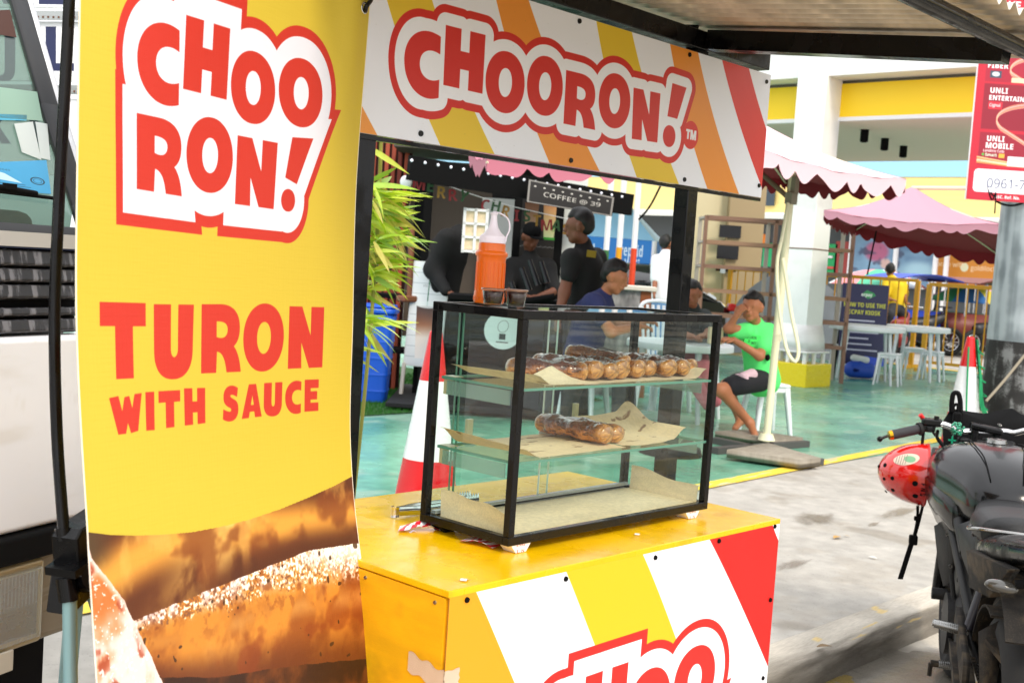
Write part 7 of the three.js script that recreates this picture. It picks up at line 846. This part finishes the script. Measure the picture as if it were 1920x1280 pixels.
{ // boy in green
  const hd = [7.34, 1.107, -4.002], n0 = [7.437, 0.973, -4.002], sR = [7.306, 0.912, -4.019], sL = [7.537, 0.91, -3.948], pv = [7.528, 0.504, -3.961], eR = [7.16, 0.922, -4.104], hR = [7.163, 1.035, -4.039], eL = [7.294, 0.717, -3.866], hL = [7.13, 0.836, -4.025], kL = [6.991, 0.423, -4.016], aL = [7.256, 0.154, -3.881], tL = [7.16, 0.078, -3.77], kR = [7.409, 0.425, -4.229], aR = [7.486, 0.126, -4.116], tR = [7.325, 0.079, -4.063], hpL = [7.428, 0.506, -3.922], hpR = [7.622, 0.5, -4.007], ch = [7.457, 0.802, -3.993];
  const t = person('boy in a neon green shirt sitting sideways on a stool, hand at his forehead', [7.79, 0, -4.127], { skin: mat(0xa86c49, 0.55), head: hd, face: dirOf(-0.5, -0.86), hs: 1.02, neck: n0, body: [[ch, 0.1, pv, 0.11], [n0, 0.05, ch, 0.1], [sR, 0.05, eR, 0.036], [eR, 0.036, hR, 0.026], [sL, 0.05, eL, 0.037], [eL, 0.036, hL, 0.026], [hpL, 0.085, kL, 0.055], [kL, 0.055, aL, 0.034], [aL, 0.034, tL, 0.028], [hpR, 0.085, kR, 0.055], [kR, 0.053, aR, 0.034], [aR, 0.032, tR, 0.027]], cell: 0.012, fine: 0.006,
    hands: [[hR, dirOf(0.45, -0.1, 0.75), dirOf(-0.5, -0.8, 0.2), 0.95, 0.8], [hL, dirOf(-0.95, -0.25, 0.05), dirOf(0, -0.2, 1), 0.95, 0.7]],
    wear: [['shirt', [[n0, 0.06, ch, 0.125], [ch, 0.13, pv, 0.15], [pv, 0.135, [7.509, 0.497, -3.908], 0.1], [sR, 0.072, [7.245, 0.889, -4.083], 0.066], [sL, 0.08, [7.386, 0.798, -3.893], 0.078]], cloth(0x5ae87a), 0.05], ['shorts', [[hpL, 0.1, [7.099, 0.454, -3.991], 0.085], [hpR, 0.1, [7.465, 0.448, -4.171], 0.085], [pv, 0.12]], cloth(0x14151c), 0.04], ['waist_cloth', [[[7.17, 0.516, -3.98], 0.036, [7.283, 0.555, -3.92], 0.05], [[7.104, 0.486, -4.018], 0.026, [7.17, 0.516, -3.98], 0.034], [[7.16, 0.556, -3.936], 0.02, [7.213, 0.497, -3.902], 0.02]], cloth(0xcdb0bb), 0.03]] });
  const b = t.position, R = (p) => [p[0] - b.x, p[1] - b.y, p[2] - b.z]; const sole = (a, c) => join([beam(R(a), R(c), 0.085, 0.02, [0, 1, 0])]); const pr = canvasTex(128, 96, (g) => { g.fillStyle = '#4df06c'; g.fillRect(0, 0, 128, 96); g.fillStyle = '#0c2a14'; g.font = 'bold 30px sans-serif'; g.fillText('BORN', 14, 32); g.fillText('2', 30, 62); g.fillText('WIN', 54, 76); }); const fl = (p) => [p[0], 0.018, p[2]];
  part(t, 'slipper', beam(fl(R([7.258, 0.093, -3.902])), fl(R([7.167, 0.07, -3.733])), 0.1, 0.022, [0, 1, 0]), M.blackMatt); part(t, 'slipper', beam(fl(R([7.521, 0.073, -4.117])), fl(R([7.293, 0.066, -4.068])), 0.1, 0.022, [0, 1, 0]), M.blackMatt);
  for (const [x, y] of [[1441, 650], [1440, 670]]) part(t, 'shirt_spot', ball(0.022, R(x === 1441 && y === 650 ? [7.413, 0.788, -3.862] : [7.392, 0.704, -3.847]), [1, 1.3, 1], 10), M.blackMatt);
  const q = R([7.296, 0.834, -3.949]); part(t, 'shirt_print', at(new THREE.PlaneGeometry(0.13, 0.1), q, [0, VW - 0.25, 0]), mat(0xffffff, 0.8, { map: pr }));
}
{ // standing man in black, seen from behind
  const hd = [6.197, 1.675, -4.994], n0 = [6.259, 1.543, -4.988], ch = [6.273, 1.321, -4.951], pv = [6.236, 0.914, -4.951], sA = [6.078, 1.409, -4.949], sB = [6.445, 1.428, -4.998], eA = [5.997, 1.138, -4.935], hA = [5.926, 0.931, -4.918], eB = [6.51, 1.132, -4.972], hB = [6.392, 0.962, -4.935], fA = [6.084, 0.044, -4.88], fB = [6.322, 0.007, -4.916], kA = [6.077, 0.399, -4.85], kB = [6.329, 0.362, -4.943];
  const sm0 = person('standing man in a black printed shirt, facing left towards the kiosk', [n0[0], 0, n0[2]], { head: hd, face: dirOf(-0.98, 0.12, -0.1), hs: 1.14, neck: n0, skin: M.skinDark, body: [[ch, 0.13, pv, 0.12], [sA, 0.055, eA, 0.045], [eA, 0.045, hA, 0.032], [sB, 0.055, eB, 0.045], [eB, 0.045, hB, 0.032], [pv, 0.11, kA, 0.075], [kA, 0.075, fA, 0.045], [pv, 0.11, kB, 0.075], [kB, 0.075, fB, 0.045]], hands: [[hA, dirOf(-0.15, 0, -1), dirOf(-0.9, -0.3), 1, 0.6]],
    wear: [['shirt', [[n0, 0.07, ch, 0.145], [ch, 0.15, pv, 0.145], [sA, 0.078, [6.029, 1.278, -4.93], 0.068], [sB, 0.085, [6.486, 1.283, -4.983], 0.07], [sA, 0.08, sB, 0.08]], blackCloth, 0.06], ['trousers', [[pv, 0.135, kA, 0.09], [kA, 0.09, fA, 0.06], [pv, 0.135, kB, 0.09], [kB, 0.09, fB, 0.06]], cloth(0x18181b), 0.04]] });
  const pp = [6.196, 1.464, -4.827]; part(sm0, 'shirt_print', [box(0.075, 0.055, 0.03, [pp[0] - n0[0] - 0.02, pp[1], pp[2] - n0[2]], [0.1, VW, 0])], mat(0x8a7218, 0.85));
}
{ // barista with cap
  const n0 = [7.034, 1.441, -6.279], ch = [7.026, 1.219, -6.266], pv = [7.018, 0.816, -6.235], sA = [6.886, 1.31, -6.352], sB = [7.144, 1.321, -6.149], eA = [6.735, 1.084, -6.271], hA = [6.706, 1.047, -6.004], eB = [7.047, 1.115, -5.938], hB = [6.795, 1.056, -5.909];
  person('barista in a black shirt and cap behind the kiosk counter', [pv[0], 0, pv[2]], { head: [7, 1.592, -6.256], face: dirOf(0.45, -0.8, -0.35), neck: n0, skin: M.skinDark, cap: true, body: [[ch, 0.13, pv, 0.13], [sA, 0.05, eA, 0.042], [eA, 0.042, hA, 0.03], [sB, 0.05, eB, 0.042], [eB, 0.042, hB, 0.03], [pv, 0.1, [pv[0] - 0.08, 0.1, pv[2] - 0.08], 0.06], [pv, 0.1, [pv[0] + 0.08, 0.1, pv[2] + 0.08], 0.06]], hands: [[hA, dirOf(0.7, -0.6), dirOf(0, 0, 1), 1, 0.8], [hB, dirOf(-0.7, -0.6), dirOf(0, 0, 1), 1, 0.8]], wear: [['shirt', [[n0, 0.07, ch, 0.15], [ch, 0.15, pv, 0.15], [sA, 0.08, eA, 0.06], [sB, 0.08, eB, 0.06], [sA, 0.08, sB, 0.08]], blackCloth, 0.06], ['trousers', [[pv, 0.13, [pv[0] - 0.08, 0.08, pv[2] - 0.08], 0.07], [pv, 0.13, [pv[0] + 0.08, 0.08, pv[2] + 0.08], 0.07]], blackCloth]] });
  // person bending at the left of the kiosk
  const q0 = [6.438, 1.574, -6.639], c2 = [6.37, 1.419, -6.697], p2 = [6.383, 0.965, -6.785], s2 = [6.253, 1.524, -6.613], e2 = [6.165, 1.237, -6.679], h2 = [6.14, 1.054, -6.466];
  person('person in a black hooded top bending over beside the brown boxes', [p2[0], 0, p2[2]], { head: [6.548, 1.602, -6.597], face: dirOf(0.85, 0.2, -0.5), neck: q0, skin: M.skinDark, hairLow: 0.03, body: [[c2, 0.13, p2, 0.13], [s2, 0.055, e2, 0.045], [e2, 0.045, h2, 0.03], [p2, 0.1, [p2[0] - 0.05, 0.1, p2[2]], 0.06], [p2, 0.1, [p2[0] + 0.1, 0.1, p2[2] + 0.05], 0.06]], hands: [[h2, dirOf(0.8, -0.4, -0.3), dirOf(0, -0.2, 1), 1, 0.7]], wear: [['hooded_top', [[q0, 0.1, c2, 0.17], [c2, 0.17, p2, 0.16], [s2, 0.1, e2, 0.075], [e2, 0.075, h2, 0.05]], blackCloth, 0.08], ['trousers', [[p2, 0.13, [p2[0] - 0.05, 0.08, p2[2]], 0.07], [p2, 0.13, [p2[0] + 0.1, 0.08, p2[2] + 0.05], 0.07]], blackCloth]] });
}
{ // seated man in navy
  const hd = [6.156, 1.283, -4.558], n0 = [6.139, 1.141, -4.635], ch = [6.117, 0.976, -4.717], pv = [6.051, 0.636, -4.754], sA = [5.961, 1.067, -4.599], sB = [6.305, 1.082, -4.79], eA = [5.979, 0.865, -4.412], hA = [6.328, 0.909, -4.409], eB = [6.455, 0.883, -4.712], hB = [6.64, 0.939, -4.592], kA = [6.16, 0.585, -4.411], kB = [6.41, 0.579, -4.582], aA = [6.175, 0.148, -4.425], aB = [6.473, 0.137, -4.545];
  person('seated man in a navy shirt leaning over the white table', [6.485, 0, -5.027], { skin: mat(0xa86c49, 0.55), head: hd, face: dirOf(0.9, -0.3, -0.28), hs: 1.06, neck: n0, body: [[ch, 0.13, pv, 0.13], [n0, 0.06, ch, 0.1], [sA, 0.055, eA, 0.043], [eA, 0.042, hA, 0.03], [sB, 0.055, eB, 0.043], [eB, 0.042, hB, 0.03], [pv, 0.1, kA, 0.07], [kA, 0.07, aA, 0.042], [pv, 0.1, kB, 0.07], [kB, 0.07, aB, 0.042], [aA, 0.04, [6.207, 0.119, -4.314], 0.03], [aB, 0.04, [6.507, 0.103, -4.431], 0.03]], hands: [[hA, dirOf(0.95, 0.1, 0), dirOf(0, 0, 1), 1, 0.7], [hB, dirOf(0.9, -0.1, 0), dirOf(0, 0, 1), 1, 0.7]],
    wear: [['shirt', [[n0, 0.065, ch, 0.15], [ch, 0.15, pv, 0.15], [sA, 0.08, [5.966, 0.958, -4.495], 0.065], [sB, 0.08, [6.387, 0.976, -4.75], 0.065], [sA, 0.08, sB, 0.08]], cloth(0x18214f), 0.06], ['trousers', [[pv, 0.13, kA, 0.085], [kA, 0.085, aA, 0.06], [pv, 0.13, kB, 0.085], [kB, 0.085, aB, 0.06]], cloth(0x23242a), 0.04]] });
  stool([6.318, 0, -4.906], 0.2, 'white stool under the seated man in navy');
}
{ // person behind the stall post
  const n0 = [8.005, 1.035, -5.047], ch = [8.053, 0.863, -5.052], pv = [8.101, 0.58, -5.046], sA = [7.908, 0.961, -5.07], sB = [8.122, 0.96, -4.987], eB = [7.938, 0.835, -4.805], hB = [7.742, 0.813, -4.718], eA = [7.735, 0.792, -4.945], hA = [7.628, 0.789, -4.766], kA = [7.552, 0.493, -4.744], aA = [7.591, 0.211, -4.527], kB = [7.728, 0.504, -4.703], aB = [7.806, 0.223, -4.591];
  const camo = dataTex(128, 128, (u, v) => { const f = fbm(u * 9, v * 9, 3, 9); return f > 0.58 ? [52, 66, 58] : f > 0.45 ? [88, 100, 88] : [34, 40, 38]; });
  person('person in a dark camouflage top seated at the table, half hidden by the stall post', [8.579, 0, -5.318], { head: [7.915, 1.17, -5.01], face: dirOf(-0.3, -0.9, -0.2), hs: 0.95, neck: n0, body: [[ch, 0.12, pv, 0.12], [sA, 0.05, eA, 0.04], [eA, 0.04, hA, 0.028], [sB, 0.05, eB, 0.04], [eB, 0.04, hB, 0.028], [pv, 0.1, kA, 0.065], [kA, 0.065, aA, 0.04], [pv, 0.1, kB, 0.065], [kB, 0.065, aB, 0.04]], hands: [[hB, dirOf(-0.5, -0.8), dirOf(0, 0, 1), 0.95, 0.7], [hA, dirOf(0.4, -0.9), dirOf(0, 0, 1), 0.95, 0.7]], wear: [['shirt', [[n0, 0.065, ch, 0.135], [ch, 0.135, pv, 0.14], [sA, 0.075, eA, 0.055], [sB, 0.075, eB, 0.055]], mat(0xffffff, 0.85, { map: camo }), 0.05], ['trousers', [[pv, 0.12, kA, 0.08], [kA, 0.08, aA, 0.055], [pv, 0.12, kB, 0.08], [kB, 0.08, aB, 0.055]], cloth(0xd87a86), 0.04]] });
  stool([8.515, 0, -5.262], 0.6, 'white stool under the person in camouflage, far side of the near table'); solo('brown_box', rbox(0.12, 0.14, 0.08, 0.004), M.kraft, 'small brown paper box on the near white table beside the hand of the boy', 'box', [7.214, 0.85, -4.26], VW);
}
{ // walking man in white, rider in yellow
  const W = 16.5, n0 = [12.262, 1.632, -8.475], ch = [12.23, 1.428, -8.489], pv = [12.224, 1.012, -8.455], sA = [12.093, 1.511, -8.497], sB = [12.482, 1.513, -8.521], eA = [12.077, 1.259, -8.49], hA = [11.985, 1.068, -8.423], eB = [12.502, 1.275, -8.476], hB = [12.408, 1.08, -8.41], fA = [pv[0] - 0.1, 0.05, pv[2] + 0.1], fB = [pv[0] + 0.1, 0.05, pv[2] - 0.1];
  person('man in a white shirt and jeans standing far behind, left of the stall post', [pv[0], 0, pv[2]], { head: [12.262, 1.743, -8.486], face: dirOf(0.6, 0.75), hs: 0.98, neck: n0, cell: 0.03, fine: 0.012, body: [[ch, 0.13, pv, 0.12], [sA, 0.05, eA, 0.042], [eA, 0.042, hA, 0.03], [sB, 0.05, eB, 0.042], [eB, 0.042, hB, 0.03], [pv, 0.11, fA, 0.05], [pv, 0.11, fB, 0.05]], hands: [[hA, dirOf(0, 0, -1), dirOf(-1, 0), 1, 0.5], [hB, dirOf(0, 0, -1), dirOf(1, 0), 1, 0.5]], wear: [['shirt', [[n0, 0.07, ch, 0.15], [ch, 0.16, pv, 0.15], [sA, 0.085, eA, 0.07], [sB, 0.085, eB, 0.07]], cloth(0xeceaf0), 0.05], ['jeans', [[pv, 0.135, fA, 0.08], [pv, 0.135, fB, 0.08]], jeans]] });
  const m0 = [19.64, 1.55, -8.624], c = [19.68, 1.366, -8.563], p = [19.693, 1.012, -8.514], s1 = [19.586, 1.436, -8.672], s2 = [19.776, 1.455, -8.469], e1 = [19.375, 1.179, -8.578], h1 = [19.164, 1.13, -8.359], e2 = [19.816, 1.261, -8.407], h2 = [19.637, 1.087, -8.288], k1 = [19.231, 0.855, -8.407], k2 = [19.596, 0.887, -8.312], f1 = [k1[0], 0.1, k1[2]], f2 = [k2[0], 0.1, k2[2]];
  person('rider in a yellow shirt in the street behind the left barrier', [p[0], 0, p[2]], { head: [19.627, 1.668, -8.65], face: dirOf(0.3, 0.9), neck: m0, cell: 0.03, fine: 0.014, body: [[c, 0.13, p, 0.13], [s1, 0.05, e1, 0.042], [e1, 0.042, h1, 0.03], [s2, 0.05, e2, 0.042], [e2, 0.042, h2, 0.03], [p, 0.1, k1, 0.07], [k1, 0.07, f1, 0.05], [p, 0.1, k2, 0.07], [k2, 0.07, f2, 0.05]], hands: [[h1, dirOf(0.5, -0.8), dirOf(0, 0, 1), 1, 0.6], [h2, dirOf(0.1, -0.9), dirOf(0, 0, 1), 1, 0.6]], wear: [['shirt', [[m0, 0.07, c, 0.16], [c, 0.17, p, 0.17], [s1, 0.09, e1, 0.07], [s2, 0.09, e2, 0.07]], cloth(0xe2c21c), 0.05], ['trousers', [[p, 0.13, k1, 0.085], [k1, 0.085, f1, 0.07], [p, 0.13, k2, 0.085], [k2, 0.085, f2, 0.07]], cloth(0x26282e)]] });
  const q = [19.377, 0.772, -8.241], mt = thing('parked_motorcycle', 'motorcycle under the rider in yellow behind the left barrier', 'motorcycle', [q[0], 0, q[2]], VW + 1.1); for (const x of [-0.6, 0.6]) part(mt, 'wheel', ring(0.26, 0.05, [x, 0.31, 0], [0, 0, 0], 24, 8), M.rubber); part(mt, 'body_shell', blob([[[-0.5, 0.7, 0], 0.1, [0.1, 0.68, 0], 0.12], [[0.1, 0.68, 0], 0.12, [0.45, 0.85, 0], 0.09], [[0, 0.42, 0], 0.15]], 0.035, 0.08), mat(0x8c1c18, 0.35)); part(mt, 'fork', rod([0.6, 0.31, 0], [0.42, 1.0, 0], 0.03), M.chrome); part(mt, 'handlebar', rod([0.42, 1.02, -0.32], [0.42, 1.02, 0.32], 0.016), M.chrome);
}
renderer.render(scene, camera);
